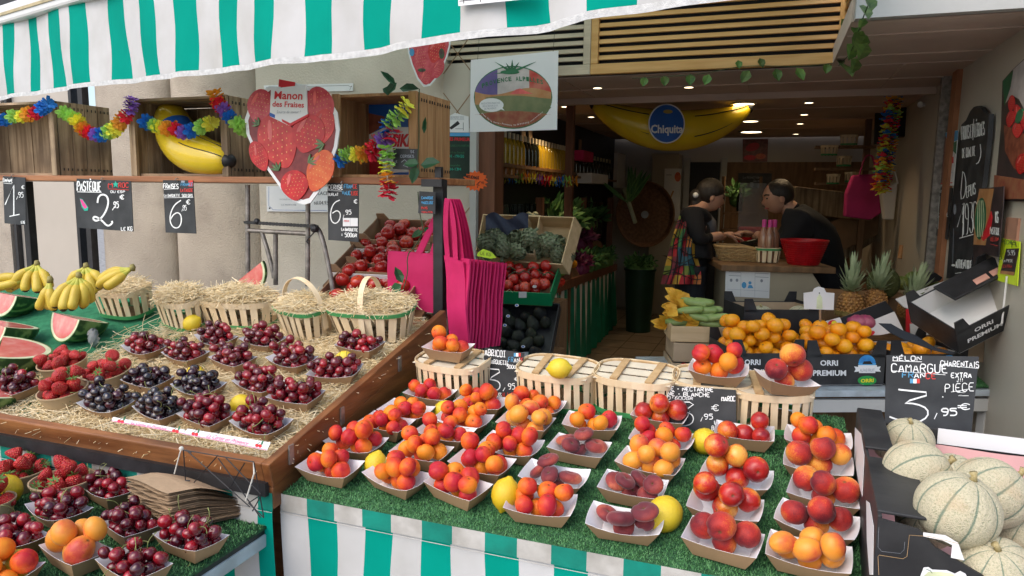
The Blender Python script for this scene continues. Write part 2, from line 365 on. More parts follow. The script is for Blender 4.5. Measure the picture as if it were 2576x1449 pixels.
class Sign:
    """a flat thing built on a plane; everything written on it is a raised film on that plane. Points are read off the photograph."""
    def __init__(s, name, label, cat, pts, pl, mat='board', t=.004, z=zN, group=None, kind=None, parent=None, bevel=0):
        s.z, s.pl, s.mbs, s.layer = z, pl, {}, 0
        P = [s.p(*q) for q in pts]; c = sum(P)/len(P)
        mb = MB().prism(P, -pl[1], t)
        s.o = part(name, mb, mats_(mat), parent, label=label) if parent else obj(name, mb, mats_(mat), loc=c, world=True, label=label, cat=cat, group=group, kind=kind)
        if bevel: mods(s.o, bevel)
        SIGNS[name] = s
    def p(s, x, y, h=0.): return onp(*s.z(x, y), s.pl)+s.pl[1]*h
    def _mb(s, nm, mat): return s.mbs.setdefault((nm, mat), MB())
    def poly(s, pts, mat, nm='print', lay=1):
        s.layer += 1; h = .0006*lay+.00002*s.layer
        s._mb(nm, mat).prism([s.p(x, y) for x, y in pts], s.pl[1], h); return s
    def blob(s, cx, cy, rx, ry, mat, nm='print', lay=1, n=22, a0=0, a1=2*pi, rot=0):
        q = [(rx*cos(a0+(a1-a0)*i/n), ry*sin(a0+(a1-a0)*i/n)) for i in range(n+(1 if a1-a0 < 6.2 else 0))]
        return s.poly([(cx+x*cos(rot)-y*sin(rot), cy+x*sin(rot)+y*cos(rot)) for x, y in q], mat, nm, lay)
    def line(s, pts, w, mat='chalk', sm=0, nm='lettering', lay=1):
        s.layer += 1; w *= .8; h = .0007*lay+.00003*(s.layer % 40)
        L, R = ribbon(smooth_(pts, sm) if sm else pts, w); mb = s._mb(nm, mat); n = len(L)
        V = [s.p(*q, h) for q in L]+[s.p(*q, h) for q in R]
        mb.add(V, [(i, i+1, n+i+1, n+i) for i in range(n-1)]); return s
    def text(s, tx, x0, y0, x1, y1, w=None, mat='chalk', dy=0., it=1, lay=2, sp=5.6):
        """hand lettering filling x0..x1 (baseline y1, top y0); dy = how far the right end drops"""
        tot = sum(3.0 if c == ' ' else (3.4 if c in "I1,.'!" else sp) for c in tx)-(sp-4); u = (x1-x0)/tot; k = (y1-y0)/6.; x = 0
        w = w or max(abs(y1-y0)*.13, 1.5)
        for c in tx:
            up = c.upper() if c.upper() in GL else c
            sc = .78 if (c != up and c.islower()) else 1.
            for st in GL.get(up, '').split('|'):
                if not st: continue
                pt = [(x0+(x+int(q[0])*(1 if c not in "I1,.'!" else .7))*u, y1-int(q[1])*k*sc+dy*(x/tot)) for q in st.split()]
                if len(pt) > 1: s.line(pt, w, mat, it, lay=lay)
            x += 3.0 if c == ' ' else (3.4 if c in "I1,.'!" else sp)
        return s
    def print(s, tx, bl, br, tl, mat='whitep', lay=2, shear=0., bold=0., sx=None):
        """set type: the box of the words is mapped to the corner points bl, br, tl"""
        cu = bpy.data.curves.new('t', 'FONT'); cu.body = tx; cu.shear = shear; cu.offset = bold; cu.resolution_u = 2; cu.align_x = 'CENTER'
        o = bpy.data.objects.new('t', cu); COL.objects.link(o); bpy.context.view_layer.update()
        me = bpy.data.meshes.new_from_object(o.evaluated_get(bpy.context.evaluated_depsgraph_get()))
        V = np.array([v.co[:] for v in me.vertices]); F = [tuple(p.vertices) for p in me.polygons]
        bpy.data.objects.remove(o); bpy.data.curves.remove(cu); bpy.data.meshes.remove(me)
        lo, hi = V.min(0), V.max(0); bl, br, tl = map(lambda q: np.array(q, float), (bl, br, tl)); s.layer += 1
        W = [s.p(*(bl+(br-bl)*(v[0]-lo[0])/(hi[0]-lo[0])+(tl-bl)*(v[1]-lo[1])/(hi[1]-lo[1])), .0007*lay+.00002*s.layer) for v in V]
        s._mb('lettering', mat).add(W, F); return s
    def done(s):
        for (nm, mat), mb in s.mbs.items(): part(nm, mb, mats_(mat), s.o)
        return s.o
def mats_(k): return [K[q] for q in k] if isinstance(k, (list, tuple)) else K[k]
def PY(Y, yaw=0., tilt=0., x=0., z=1.): return plane((x, Y, z), (sin(rad(yaw))*cos(rad(tilt)), -cos(rad(yaw))*cos(rad(tilt)), sin(rad(tilt))))
def through(P, yaw=0., tilt=0.): return plane(P, (sin(rad(yaw))*cos(rad(tilt)), -cos(rad(yaw))*cos(rad(tilt)), sin(rad(tilt))))
def rect(x0, y0, x1, y1): return [(x0, y0), (x1, y0), (x1, y1), (x0, y1)]
# ================================================================== THE SETTING
LOUV_Y, CEIL, RW, LW, BACK = 4.36, 2.30, .95, -2.0, 9.36
K['louvunlit'] = M('louvre_unlit', (.52, .44, .32), .55, scale=5, stretch=(1, 8, 8), var=.12, dirt=(.36, .29, .21), dscale=4)  # duller colour paints this louvre as lying outside the lamp glow
K['louvlamplit'] = M('louvre_lamplit', (.54, .29, .085), .5, (.66, .39, .145), scale=3, stretch=(1, 10, 10), bump=.08, bs=20)  # warm glow of an unseen lamp is put into the wood colour
K['ceil'] = M('ceiling_paint', (.58, .46, .385), .8, scale=2, var=.1)
K['floor'] = M('floor_tile', (.22, .165, .11), .5, scale=4, var=.15)
K['grout'] = M('floor_grout', (.10, .075, .05), .9)
K['pave'] = M('pavement', (.33, .315, .29), .9, scale=12, var=.3, bump=.3, bs=80)
K['facade'] = M('grey_facade', (.05, .052, .056), .8, scale=3, var=.2, bump=.2)
K['whiteframe'] = M('white_frame', (.50, .50, .48), .5, scale=6, var=.08, dirt=(.33, .33, .31), dscale=6)
K['brownjamb'] = M('brown_jamb', (.12, .045, .022), .5, (.18, .07, .035), scale=3, stretch=(10, 10, 1))
K['panelwood'] = M('panel_wood', (.15, .08, .035), .6, (.24, .13, .06), scale=3, stretch=(9, 9, 1))

mb = MB(); mb.grid(lambda u, v: (-60+120*u, -60+120*v, 0), 12, 12)
obj('pavement', mb, K['pave'], kind='structure', label='grey pavement under the fruit stalls', cat='pavement')
mb = MB(); mb.box((-.5, 6.93, .04), (3.2, 5.2, .08), mi=0)
for i in range(10): mb.box((-2.0+.33*i, 6.93, .0815), (.008, 5.1, .001), mi=1)
for i in range(15): mb.box((-.5, 4.45+.34*i, .0817), (3.1, .008, .001), mi=1)
obj('shop_floor', mb, mats_(['floor', 'grout']), kind='structure', label='beige tiled floor inside the shop', cat='floor')

def wall(name, label, cat, mbf, mat, **k): 
    mb = MB(); mbf(mb); return obj(name, mb, mats_(mat), label=label, cat=cat, **k)
wall('right_wall', 'cream wall on the right, hung with chalkboards and fruit posters', 'wall', lambda m: m.box((RW+.1, 6.2, 1.15), (.2, 6.2, 2.3)), 'tile', kind='structure')
wall('left_wall', 'dark inner wall on the left behind the bottle shelves', 'wall', lambda m: m.box((LW-.1, 6.95, 1.2), (.2, 5.1, 2.4)), 'tile', kind='structure')
wall('back_wall', 'pale back wall of the shop behind the counter', 'wall', lambda m: m.box((-.5, BACK+.1, 1.2), (3.4, .2, 2.4)), 'tile', kind='structure')
def _ceil(m):
    m.box((-.55, (LOUV_Y+BACK)/2, CEIL+.05), (3.6, BACK-LOUV_Y-.09, .1)); m.box((.8, 3.85, CEIL+.05), (1.08, 1.06, .1))
    m.box((-.55, 5.36, CEIL-.022), (3.0, .05, .044))
    for y in (4.9, 6.3, 7.2, 8.1): m.box((-.55, y, CEIL-.003), (2.9, .012, .008))
    for x in (-1.3, -.2, .62): m.box((x, 4.86, CEIL-.002), (.012, .9, .008))
    m.box((.62, 3.6, CEIL-.002), (.7, .01, .008)); m.box((.62, 4.1, CEIL-.002), (.7, .01, .008))
wall('ceiling', 'low brown panelled ceiling of the shop with small downlights', 'ceiling', _ceil, 'ceil', kind='structure')

# facade pieces at the left, all on the plane of the shop front
WY = 4.3
def X_at(px, py, Y=WY): return ony(px, py, Y)[0]
xs = {k: X_at(k, 560) for k in (-60, 40, 85, 200, 240, 425, 655, 1045, 1120, 1190, 1206, 1246)}
wall('upper_facade', 'dark grey upper facade of the building above the awning', 'building', lambda m: m.box((-3.5, WY+.36, 5.3), (11, .3, 4.7)), 'facade')
wall('neighbour_wall', 'beige facade of the next building to the right of the shop', 'wall', lambda m: m.box((4.2, 3.25, 2.5), (6.0, .3, 5.0)), 'plaster')
def _st(m): m.box(((xs[655]+xs[1120])/2, WY+.05, 1.48), (xs[1120]-xs[655], .1, 2.95))
wall('stucco_wall', 'pale rough stucco wall behind the shelf beside the shop opening', 'wall', _st, 'plaster')
for a, b, lb in ((240, 425, 'rounded rough concrete pillar next to the beige door'), (425, 655, 'rounded rough concrete pillar next to the stucco wall')):
    xa, xb = xs[a], xs[b]; mb = MB()
    mb.grid(lambda u, v: (xa+(xb-xa)*(.5-.5*cos(pi*u)), WY+.12-.16*sin(pi*u)**.8, 3.0*v), 20, 2)
    obj('pillar', mb, K['concrete'], smooth=True, label=lb, cat='pillar', group='concrete pillars')
t = thing('panel_door', 'plain beige door panel in a dark frame between post and pillar', 'door', ((xs[85]+xs[200])/2, WY, 0))
mb = MB(); mb.box(((xs[40]+xs[200])/2+.02, WY+.02, 1.4), (xs[200]-xs[40], .04, 2.8)); part('door_panel', mb, K['door'], t)
mb = MB(); mb.box((xs[240]-.035, WY-.01, 1.4), (.05, .06, 2.8)); mb.box((xs[200]+.03, WY-.01, 1.4), (.03, .06, 2.8)); mb.box((xs[40]+.05, WY-.015, 1.4), (.03, .06, 2.8)); part('frame', mb, K['black'], t)
wall('rough_wall', 'rough grey concrete wall at the left edge of the place', 'wall', lambda m: m.box((xs[40]-1.0, WY+.0, 1.5), (2.0, .1, 3.0)), 'concrete')
def _tp(m):
    m.box(((xs[1120]+xs[1190])/2, WY+.02, 1.2), (xs[1190]-xs[1120], .1, 2.4), mi=0)
    w_ = xs[1190]-xs[1120]
    for k in range(7):
        z = .3+k*.36
        for s_ in (-1, 1): m.bar((xs[1120], WY-.031, z-s_*.12), (xs[1190], WY-.031, z+s_*.12), .006, .002, up=(0, 1, 0), mi=1)
wall('tiled_pier', 'cream pier with diamond tile joints beside the shop opening', 'pier', _tp, ['tile', 'cardbrown'])
wall('white_trim', 'narrow white trim strip beside the brown jamb', 'trim', lambda m: m.box(((xs[1190]+xs[1206])/2, WY, 1.2), (xs[1206]-xs[1190], .12, 2.4)), 'whiteframe')
wall('brown_jamb', 'dark brown wooden jamb at the left of the shop opening', 'door jamb', lambda m: m.box(((xs[1206]+xs[1246])/2, WY+.06, 1.2), (xs[1246]-xs[1206], .16, 2.4)), 'brownjamb')
wall('inner_post', 'slim brown post standing inside the shop before the bottles', 'post', lambda m: m.box((*ony(1432, 450, 5.6)[:2], 1.2), (.06, .06, 2.2)), 'brownjamb')

# louvres over the opening
xl, xm, xr = onz(1050, 217, CEIL)[0], -1.24, onz(2128, 160, CEIL)[0]
xm = ony(1490, 120, LOUV_Y)[0]
def louvre(name, label, p0, p1, mat, z0=CEIL+.004, z1=3.0):
    p0, p1 = np.array(p0), np.array(p1); L = np.linalg.norm(p1-p0); u = (p1-p0)/L; n = np.array([u[1], -u[0], 0.])
    t = thing(name, label, 'louvre panel', (*((p0+p1)/2)[:2], z0), group='louvres over the shop opening')
    zz = A3(0, 0, 1); a, b = np.append(p0[:2], 0), np.append(p1[:2], 0)
    mb = MB(); mb.slab(a+zz*z0-n*.0, u*L, zz*.06, n*.04)
    mb.slab(a+zz*(z0+.0605), u*.045, zz*(z1-z0-.12), n*.04); mb.slab(b-u*.045+zz*(z0+.0605), u*.045, zz*(z1-z0-.12), n*.04)
    mb.slab(a+zz*(z1-.06), u*L, zz*.06, n*.04); part('frame', mb, K[mat], t, bevel=.003)
    mb = MB(); z = z0+.085
    while z < z1-.08:
        mb.slab(a+u*.046+zz*z+n*.033, u*(L-.092), n*-.012+zz*.026, n*-.008+zz*-.003); z += .047
    part('slats', mb, K[mat], t)
    mb = MB(); mb.slab(a+zz*z0-n*.03, u*L, zz*(z1-z0), n*.01); part('backing', mb, K['inkblack'], t)
louvre('louvre_panel', 'louvre panel above the tomato sign, dim light put in its colour', (xl, LOUV_Y, 0), (xm-.001, LOUV_Y, 0), 'louvunlit')
louvre('louvre_panel', 'wooden louvre panel above the shop opening, lamp glow put in its colour', (xm+.001, LOUV_Y, 0), (xr, LOUV_Y, 0), 'louvlamplit')
louvre('louvre_panel', 'short wooden louvre turned towards the street, beside the ivy corner', (xr+.006, LOUV_Y, 0), (xr+.006, 3.34, 0), 'louvlamplit')
wall('white_fascia', 'dirty white fascia frame above the right side of the shop', 'fascia', lambda m: [m.box((1.0, 3.30, CEIL+.06), (1.46, .06, .12)), m.box((1.0, 3.275, CEIL+.2), (1.46, .05, .15)), m.box((1.05, 3.25, CEIL+.33), (1.4, .05, .10))], 'whiteframe')

# ------------------------------------------------------------------ awning
AA, AB = onz(0, 243, 2.02), onz(1580, 0, 2.02); au = nrm((AB-AA)*A3(1, 1, 0)); an = np.array([au[1], -au[0], 0.])
apl = plane(AA, an)
def s_of(x, y): return float(np.dot(onp(x, y, apl)-AA, au))
edges = [(70, 147, 720), (240, 303, 690), (402, 495, 665), (570, 683, 635), (830, 950, 610), (1083, 1200, 585), (1337, 1495, 550), (1660, 1812, 510), (1945, 2112, 460), (2330, 2530, 425)]
gE = [(zA(a, y), zA(b, y)) for a, b, y in edges]+[(zB(a, y), zB(b, y)) for a, b, y in ((175, 393, 350), (630, 890, 275), (1212, 1515, 210), (1805, 2165, 80))]
gS = [(s_of(*a), s_of(*b)) for a, b in gE]
per = (gS[-1][0]-gS[0][0])/13
for k in range(1, 4): gS.append((gS[13][0]+per*k, gS[13][0]+per*k+per*.5))
gS = [(gS[0][0]-per*2, gS[0][0]-per*1.5), (gS[0][0]-per, gS[0][0]-per*.52)]+gS
bot = [zA(x, y) for x, y in ((-200, 775), (0, 748), (70, 727), (300, 692), (500, 663), (690, 635), (950, 608), (1200, 583), (1500, 545), (1820, 505), (2110, 462), (2560, 420))]+[zB(x, y) for x, y in ((390, 358), (640, 312), (900, 273), (1210, 243), (1500, 205), (1810, 112), (2165, 68), (2500, 32))]
bS = [s_of(*q) for q in bot]; bZ = [onp(*q, apl)[2] for q in bot]
cols, cm = [], []
prev = gS[0][0]-.1
for a, b in gS:
    for q0, q1, mi in ((prev, a, 0), (a, b, 1)):
        for i in range(3): cols.append(q0+(q1-q0)*i/3); cm.append(mi)
    prev = b
cols.append(prev)
def val_pt(s, v, off=0.):
    zb = float(np.interp(s, bS, bZ)); z = zb+(2.347-zb)*v
    wv = .010*sin(s*9.3+1.2*v)+.006*sin(s*23+2.1)*(1-v)
    sl = -.022*(1-v)*sin(s*3+1)+.006*sin(v*7+s*11)
    return AA*A3(1, 1, 0)+au*(s+sl)+an*(wv+off)+A3(0, 0, z)
aw = thing('awning', 'green and white striped market awning with a hanging valance', 'awning', (AA[0]+1.5*au[0], AA[1]+1.5*au[1], 2.02))
mb = MB(); nc = len(cols)-1
mb.grid(lambda u, v: val_pt(cols[int(round(u*nc))], v), nc, 8, mif=lambda i, j: cm[i])
vo = part('valance', mb, mats_(['white', 'green']), aw, smooth=True)
mb = MB(); mb.grid(lambda u, v: val_pt(cols[int(round(u*nc))], -.035+v*.055, .004+.003*sin(u*900)), nc, 2); part('hem', mb, K['hem'], vo, smooth=True)
sA, sB = cols[0], cols[-1]; b0 = AA*A3(1, 1, 0)
K['awnpaint'] = M('white_awning_bar', (.70, .69, .67), .4, scale=6, var=.05); K['goldline'] = M('gold_trim', (.42, .33, .16), .4, scale=20, var=.2)
mb = MB(); mb.slab(b0+au*sA-an*.05+A3(0, 0, 2.346), au*(sB-sA), an*.075, A3(0, 0, .085)); part('front_bar', mb, K['awnpaint'], aw, bevel=.012)
mb = MB(); mb.slab(b0+au*sA+an*.026+A3(0, 0, 2.378), au*(sB-sA), an*.004, A3(0, 0, .013)); part('trim_line', mb, K['goldline'], aw)
def glowcloth(name, c):
    m, t, nd, lk, b = _mat(name); b.inputs['Base Color'].default_value = (*c, 1); b.inputs['Roughness'].default_value = .7
    tr = nd.new('ShaderNodeBsdfTranslucent'); tr.inputs[0].default_value = (*c, 1); mx = nd.new('ShaderNodeMixShader'); mx.inputs[0].default_value = .75
    lk.new(b.outputs[0], mx.inputs[1]); lk.new(tr.outputs[0], mx.inputs[2]); lk.new(mx.outputs[0], nd['Material Output'].inputs[0]); return m
mb = MB()
def _roof(u, v):
    s = sA+(sB-sA)*u; p = b0+au*s-an*.03; q = A3(p[0]-.3*v, 4.33, 3.02) ; p = p+A3(0, 0, 2.45); return p+(q-p)*v+A3(0, 0, -.03*sin(pi*v))
mb.grid(_roof, 90, 6, mif=lambda i, j: i % 2); part('roof_fabric', mb, [glowcloth('white_awning_cloth', (.9, .89, .86)), glowcloth('green_awning_cloth', (.38, .64, .54))], aw, smooth=True)
def _np_(): # paper notice pinned to the valance
    S_ = Sign('paper_notice', 'white printed paper notice pinned to the awning valance', 'notice', [(1152, -40), (1342, -50), (1338, -4), (1153, 15)], plane(AA+an*.03, an), 'whitep', .002)
    for k in range(4): S_.line([(1165+42*k, -30), (1167+42*k, 9-4*k)], 2, 'inkblack')
    S_.line([(1156, 3), (1330, -15)], 2, 'inkblack'); S_.done()
_np_()

# ------------------------------------------------------------------ striped cloth stalls
def skirt(name, label, x0, x1, Y, z1, z0, gre, hemz=.045, wave=.012, parent=None):
    """cloth hanging from a table edge; gre = x of green stripe starts and ends"""
    cs, m = [x0], []; 
    for a, b in gre:
        if b < x0 or a > x1: continue
        a, b = max(a, x0), min(b, x1)
        if a > cs[-1]+1e-4:
            c0 = cs[-1]
            for i in (1, 2, 3): cs.append(c0+(a-c0)*i/3); m.append(0)
        for i in (1, 2, 3): cs.append(a+(b-a)*i/3); m.append(1)
    if cs[-1] < x1:
        c0 = cs[-1]
        for i in (1, 2, 3): cs.append(c0+(x1-c0)*i/3); m.append(0)
    n = len(cs)-1; mb = MB()
    def fn(u, v):
        x = cs[int(round(u*n))]; d = (1-v)
        return (x+.006*sin(d*9+x*13), Y-wave*(sin(x*21+.4)*.7+sin(x*47+d*3)*.3)*d-.02*d, z1-(z1-z0)*d)
    mb.grid(fn, n, 12, mif=lambda i, j: m[i])
    o = part('cloth_skirt', mb, mats_(['white', 'green']), parent, smooth=True)
    mb = MB(); mb.grid(lambda u, v: (cs[int(round(u*n))], Y-.006, z1+.004-hemz*(1-v)), n, 1, mif=lambda i, j: m[i])
    K.setdefault('dirtywhite', M('grubby_white_cloth', (.34, .32, .285), .8, (.52, .50, .465), scale=14, bump=.2, bs=30)); K.setdefault('dirtygreen', M('grubby_green_cloth', (.0, .20, .145), .85, scale=14, var=.2, bump=.2, bs=30))
    part('cloth_hem', mb, mats_(['dirtywhite', 'dirtygreen']), o)
    mb = MB(); mb.tube([(x0, Y-.010, z1+.001-hemz), ((x0+x1)/2, Y-.010, z1+.001-hemz), (x1, Y-.010, z1+.001-hemz)], .0009, 4); part('seam', mb, K['dirtywhite'], o)
    return o

TILT = rad(9); TA0 = onz(722, 1238, .83); TAu, TAd = A3(1, 0, 0), A3(0, cos(TILT), sin(TILT)); TAn = np.cross(TAu, TAd)
TA = plane(TA0, TAn); TAR = np.array([TAu, TAd, TAn]).T
apt = thing('apricot_table', 'sloping display table with striped cloth front, for apricots and peaches', 'display table', (TA0[0]+.7, TA0[1]+.35, 0))
mb = MB(); mb.slab(TA0-TAn*.03+TAu*.005+TAd*.004, TAu*1.32, TAd*.78, TAn*.028)
mb.box((TA0[0]+.05, TA0[1]+.05, .395), (.04, .04, .77)); mb.box((TA0[0]+1.28, TA0[1]+.05, .395), (.04, .04, .77)); mb.box((TA0[0]+.05, TA0[1]+.7, .44), (.04, .04, .87)); mb.box((TA0[0]+1.28, TA0[1]+.7, .44), (.04, .04, .87))
part('table_frame', mb, K['greymetal'], apt)
gxs = [onp(858.2+a*.329, 964.7+b*.329, plane(TA0, (0, -1, 0)))[0] for a, b in ((180, 900), (400, 950), (635, 985), (865, 1040), (1115, 1090), (1360, 1130), (1620, 1185), (1890, 1240), (2170, 1290), (2455, 1350))]
pr = (gxs[-2]-gxs[0])/4; gre = [(gxs[0]-pr, gxs[0]-pr*.5)]+[(gxs[i], gxs[i+1]) for i in range(0, 10, 2)]+[(gxs[-2]+pr*k, gxs[-2]+pr*(k+.5)) for k in (1, 2)]
skirt('', '', TA0[0]-.01, TA0[0]+1.4, TA0[1]-.006, .826, .05, gre, parent=apt)

TC_T = rad(13); CBX, CBY = onz(690, 1155, .92)[0], onz(690, 1155, .92)[1]
TC0 = A3(CBX-.012, CBY, .893); TCu, TCd = A3(1, 0, 0), A3(0, cos(TC_T), sin(TC_T)); TCn = np.cross(TCu, TCd); TC = plane(TC0, TCn); TCR = np.array([TCu, TCd, TCn]).T
def C(u, v, h=0.): return TC0+TCu*u+TCd*v+TCn*h
cb = thing('cherry_display', 'big sloping wooden display box with a striped cloth front', 'display box', (CBX-1.2, CBY+.4, 0))
XL = -4.3-CBX
mb = MB(); mb.slab(C(XL, -.028, -.022), TCu*(-XL+.0), TCd*.026, TCn*.055); part('front_board', mb, K['wood'], cb, bevel=.004)
mb = MB(); mb.slab(C(.0015, -.03, -.03), TCu*.024, TCd*1.02, TCn*.065)
q0, q1 = C(.0015, -.03, -.0305), C(.0015, .99, -.0305)
mb.hexa([A3(q0[0], q0[1], .80), A3(q0[0]+.022, q0[1], .80), A3(q0[0]+.022, q1[1], .83), A3(q0[0], q1[1], .83)], [q0, q0+TCu*.022, q1+TCu*.022, q1])
sbo = part('side_board', mb, K['woody'], cb, bevel=.003)
mb = MB(); mb.slab(C(XL, .0, -.03), TCu*(-XL), TCd*.99, TCn*.016); mb.box((XL/2+CBX, CBY+.9, .45), (-XL-.2, .05, .9)); part('bed', mb, K['shelfwood'], cb)
mb = MB(); mb.box((XL/2+CBX, CBY-.022, .853), (-XL, .03, .034)); part('rail', mb, K['black'], cb)
mb = MB()
for v, h in ((.28, -.005), (.62, -.005), (.05, .015)): mb.box(C(.028, v, h), (.004, .018, .05)); 
part('bracket', mb, K['steel'], sbo)
gz = zG; gl = [0, 95, 240, 385, 540, 690, 860, 1030, 1200, 1370, 1560, 1750, 1940, 2150]; gy = [335, 345, 372, 400, 430, 455, 485, 510, 535, 560, 585, 612, 635, 660]
gx = [ony(*gz(a, b), CBY-.02)[0] for a, b in zip(gl, gy)]; pr = (gx[12]-gx[0])/6
gre = [(gx[0]-pr*k, gx[0]-pr*(k-.5)) for k in range(6, 0, -1)]+[(gx[i], gx[i+1]) for i in range(0, 14, 2)]
skirt('', '', -4.2, CBX+.01, CBY-.018, .838, .05, gre, parent=cb)

# low near table at the left
LT = onz(690, 1310, .75); LZ = .75; lt = thing('low_table', 'low metal table with green turf in front of the cherry display', 'table', (-1.75, 1.05, 0))
lx1, lyb = LT[0], LT[1]-.03; lx0, lyf = -2.9, .62
mb = MB(); mb.box(((lx0+lx1)/2, (lyb+lyf)/2, LZ-.012), (lx1-lx0-.004, lyb-lyf-.004, .014)); part('top', mb, K['black'], lt)
mb = MB(); mb.box((lx1-.012, (lyb+lyf)/2, LZ-.036), (.028, lyb-lyf, .034)); mb.box(((lx0+lx1)/2-.015, lyb-.012, LZ-.036), (lx1-lx0-.03, .025, .034)); mb.box(((lx0+lx1)/2-.015, lyf+.012, LZ-.036), (lx1-lx0-.03, .025, .034)); part('frame', mb, K['greymetal'], lt, bevel=.003)
for x, y in ((lx1-.05, 1.09), (lx1-.05, lyf+.06), (lx0+.1, 1.09), (lx0+.1, lyf+.06)):
    mb = MB(); mb.tube([(x, y, LZ-.053), (x+.02, y, 0)], .019, 10); part('leg', mb, K['greymetal'], lt, smooth=40)
LTP = plane((0, 0, LZ), (0, 0, 1))

# ------------------------------------------------------------------ turf and straw
def blades(name, label, o, u, v, n, inside, N, ln=.011, wd=.0022, mat='turf', base=None):
    uv = rs.rand(N, 2)*inside[2:]+inside[:2] if not callable(inside) else inside(N); N = len(uv)
    P = o+np.outer(uv[:, 0], u)+np.outer(uv[:, 1], v)
    a = rs.rand(N)*6.283; d = np.outer(np.cos(a), u)+np.outer(np.sin(a), v); e = np.outer(-np.sin(a), u)+np.outer(np.cos(a), v)
    l = ln*(.5+rs.rand(N)); lean = .2+.9*rs.rand(N)
    T = P+n*l[:, None]*np.cos(lean)[:, None]+d*(l*np.sin(lean))[:, None]
    V = np.concatenate([P-e*wd/2, P+e*wd/2, T]); F = np.stack([np.arange(N), np.arange(N)+N, np.arange(N)+2*N], 1)
    return V, F
def np_obj(name, V, F, mats, label, cat, kind=None, mi=None, parent=None):
    me = bpy.data.meshes.new(name); c = V.mean(0); V = V-c; k = F.shape[1]
    me.vertices.add(len(V)); me.vertices.foreach_set('co', V.ravel()); me.loops.add(F.size); me.loops.foreach_set('vertex_index', F.ravel().astype(np.int32))
    me.polygons.add(len(F)); me.polygons.foreach_set('loop_start', np.arange(0, F.size, k, dtype=np.int32)); me.polygons.foreach_set('loop_total', np.full(len(F), k, np.int32))
    for q in mats: me.materials.append(q)
    if mi is not None: me.polygons.foreach_set('material_index', mi.astype(np.int32))
    me.update(calc_edges=True); o = bpy.data.objects.new(name, me); COL.objects.link(o); o.location = c; FR[name] = (c, np.eye(3))
    return tag(o, label, cat, None, kind)
def turf(name, label, o, u, v, n, rc, N, ln=.011):
    o = np.asarray(o, float); V, F = blades(name, label, o, u, v, n, np.array(rc), N, ln)
    x0, y0, w_, h_ = rc; q = [o+u*x0+v*y0, o+u*(x0+w_)+v*y0, o+u*(x0+w_)+v*(y0+h_), o+u*x0+v*(y0+h_)]
    mb = MB().prism(q, -n, .006); b = len(V)
    bv = np.array(mb.v); bf = [f for f in mb.f]
    tri = np.array([[f[0], f[i], f[i+1]] for f in bf for i in range(1, len(f)-1)])+b
    mi = np.concatenate([np.zeros(len(F)), np.ones(len(tri))])
    np_obj(name, np.concatenate([V, bv]), np.concatenate([F, tri]), mats_(['turf', 'turfbase']), label, 'artificial turf', 'stuff', mi)
turf('artificial_turf', 'green artificial turf on the apricot and peach table', TA0+TAn*.002, TAu, TAd, TAn, (-.005, -.012, 1.335, .80), 130000, .006)
turf('artificial_turf', 'green artificial turf on the low near table', A3(lx0, lyf, LZ+.002), A3(1, 0, 0), A3(0, 1, 0), A3(0, 0, 1), (0, -.004, lx1-lx0+.004, lyb-lyf+.004), 100000, .0065)
mb = MB(); mb.grid(lambda a, b: C(-3.3+2.4*a, .06+.92*b, -.0085+.004*sin(a*40)*sin(b*31)), 20, 16)
obj('green_felt', mb, K['felt'], smooth=True, label='flat dark green felt under the bananas and watermelons', cat='felt', kind='stuff')

def strands(N, pos, ln=(.05, .11), r=.0009, nrm_=TCn, u=TCu, v=TCd, lift=.012, curl=.02, steep=.35):
    """N bent straws; pos(N) gives base points"""
    P = pos(N); N = len(P); a = rs.rand(N)*6.283; L = ln[0]+(ln[1]-ln[0])*rs.rand(N); st = (rs.rand(N)-.35)*2*steep
    d = (np.outer(np.cos(a), u)+np.outer(np.sin(a), v))*np.cos(st)[:, None]+np.outer(np.sin(st), nrm_)
    e = np.outer(-np.sin(a), u)+np.outer(np.cos(a), v); cu = (rs.rand(N)-.5)*2*curl; up = rs.rand(N)*lift
    pts = [P-d*(L/2)[:, None], P+e*cu[:, None]+nrm_*(up*.7)[:, None], P+d*(L/2)[:, None]]
    rr = r*(.6+.8*rs.rand(N)); V = []
    for q in pts:
        for k in range(3):
            an_ = 2*pi*k/3; V.append(q+e*(rr*cos(an_))[:, None]+nrm_*(rr*sin(an_))[:, None])
    V = np.concatenate(V); F = []; ix = np.arange(N)
    for s_ in range(2):
        for k in range(3):
            k2 = (k+1) % 3; F.append(np.stack([ix+(s_*3+k)*N, ix+(s_*3+k2)*N, ix+((s_+1)*3+k2)*N, ix+((s_+1)*3+k)*N], 1))
    return V, np.concatenate(F)
def straw_bed(N):
    q = rs.rand(N*3, 2); a = -2.1*q[:, 0]; b = q[:, 1]**1.1*.95
    lim = np.interp(b, [0, .10, .16, .3, .95], [-2.1, -2.0, -1.2, -1.1, -1.02]); k = (a > lim+.06*rs.randn(len(a))) & (a < -.004)
    a, b = a[k][:N], b[k][:N]; h = .002+.012*rs.rand(len(a)); return TC0+np.outer(a, TCu)+np.outer(b, TCd)+np.outer(h, TCn)
V, F = strands(7500, straw_bed)
K['strawmat'] = M('straw_underlay', (.54, .39, .18), .9, (.82, .66, .38), scale=120, bump=.8, bs=200)
np_obj('straw_bedding', V, F, [K['straw']], 'loose pale straw spread under the cherry trays', 'straw', 'stuff')
mb = MB(); mb.grid(lambda a, b: C(float(np.interp(b, [0, .10, .16, .3, 1], [-2.05, -1.9, -1.15, -1.07, -1.0]))*(1-a), .0+.95*b, -.009+.006*sin(a*23+b*9)*sin(b*27)), 24, 18); obj('straw_underlay', mb, K['strawmat'], smooth=True, label='matted straw layer covering the right part of the cherry display', cat='straw', kind='stuff')
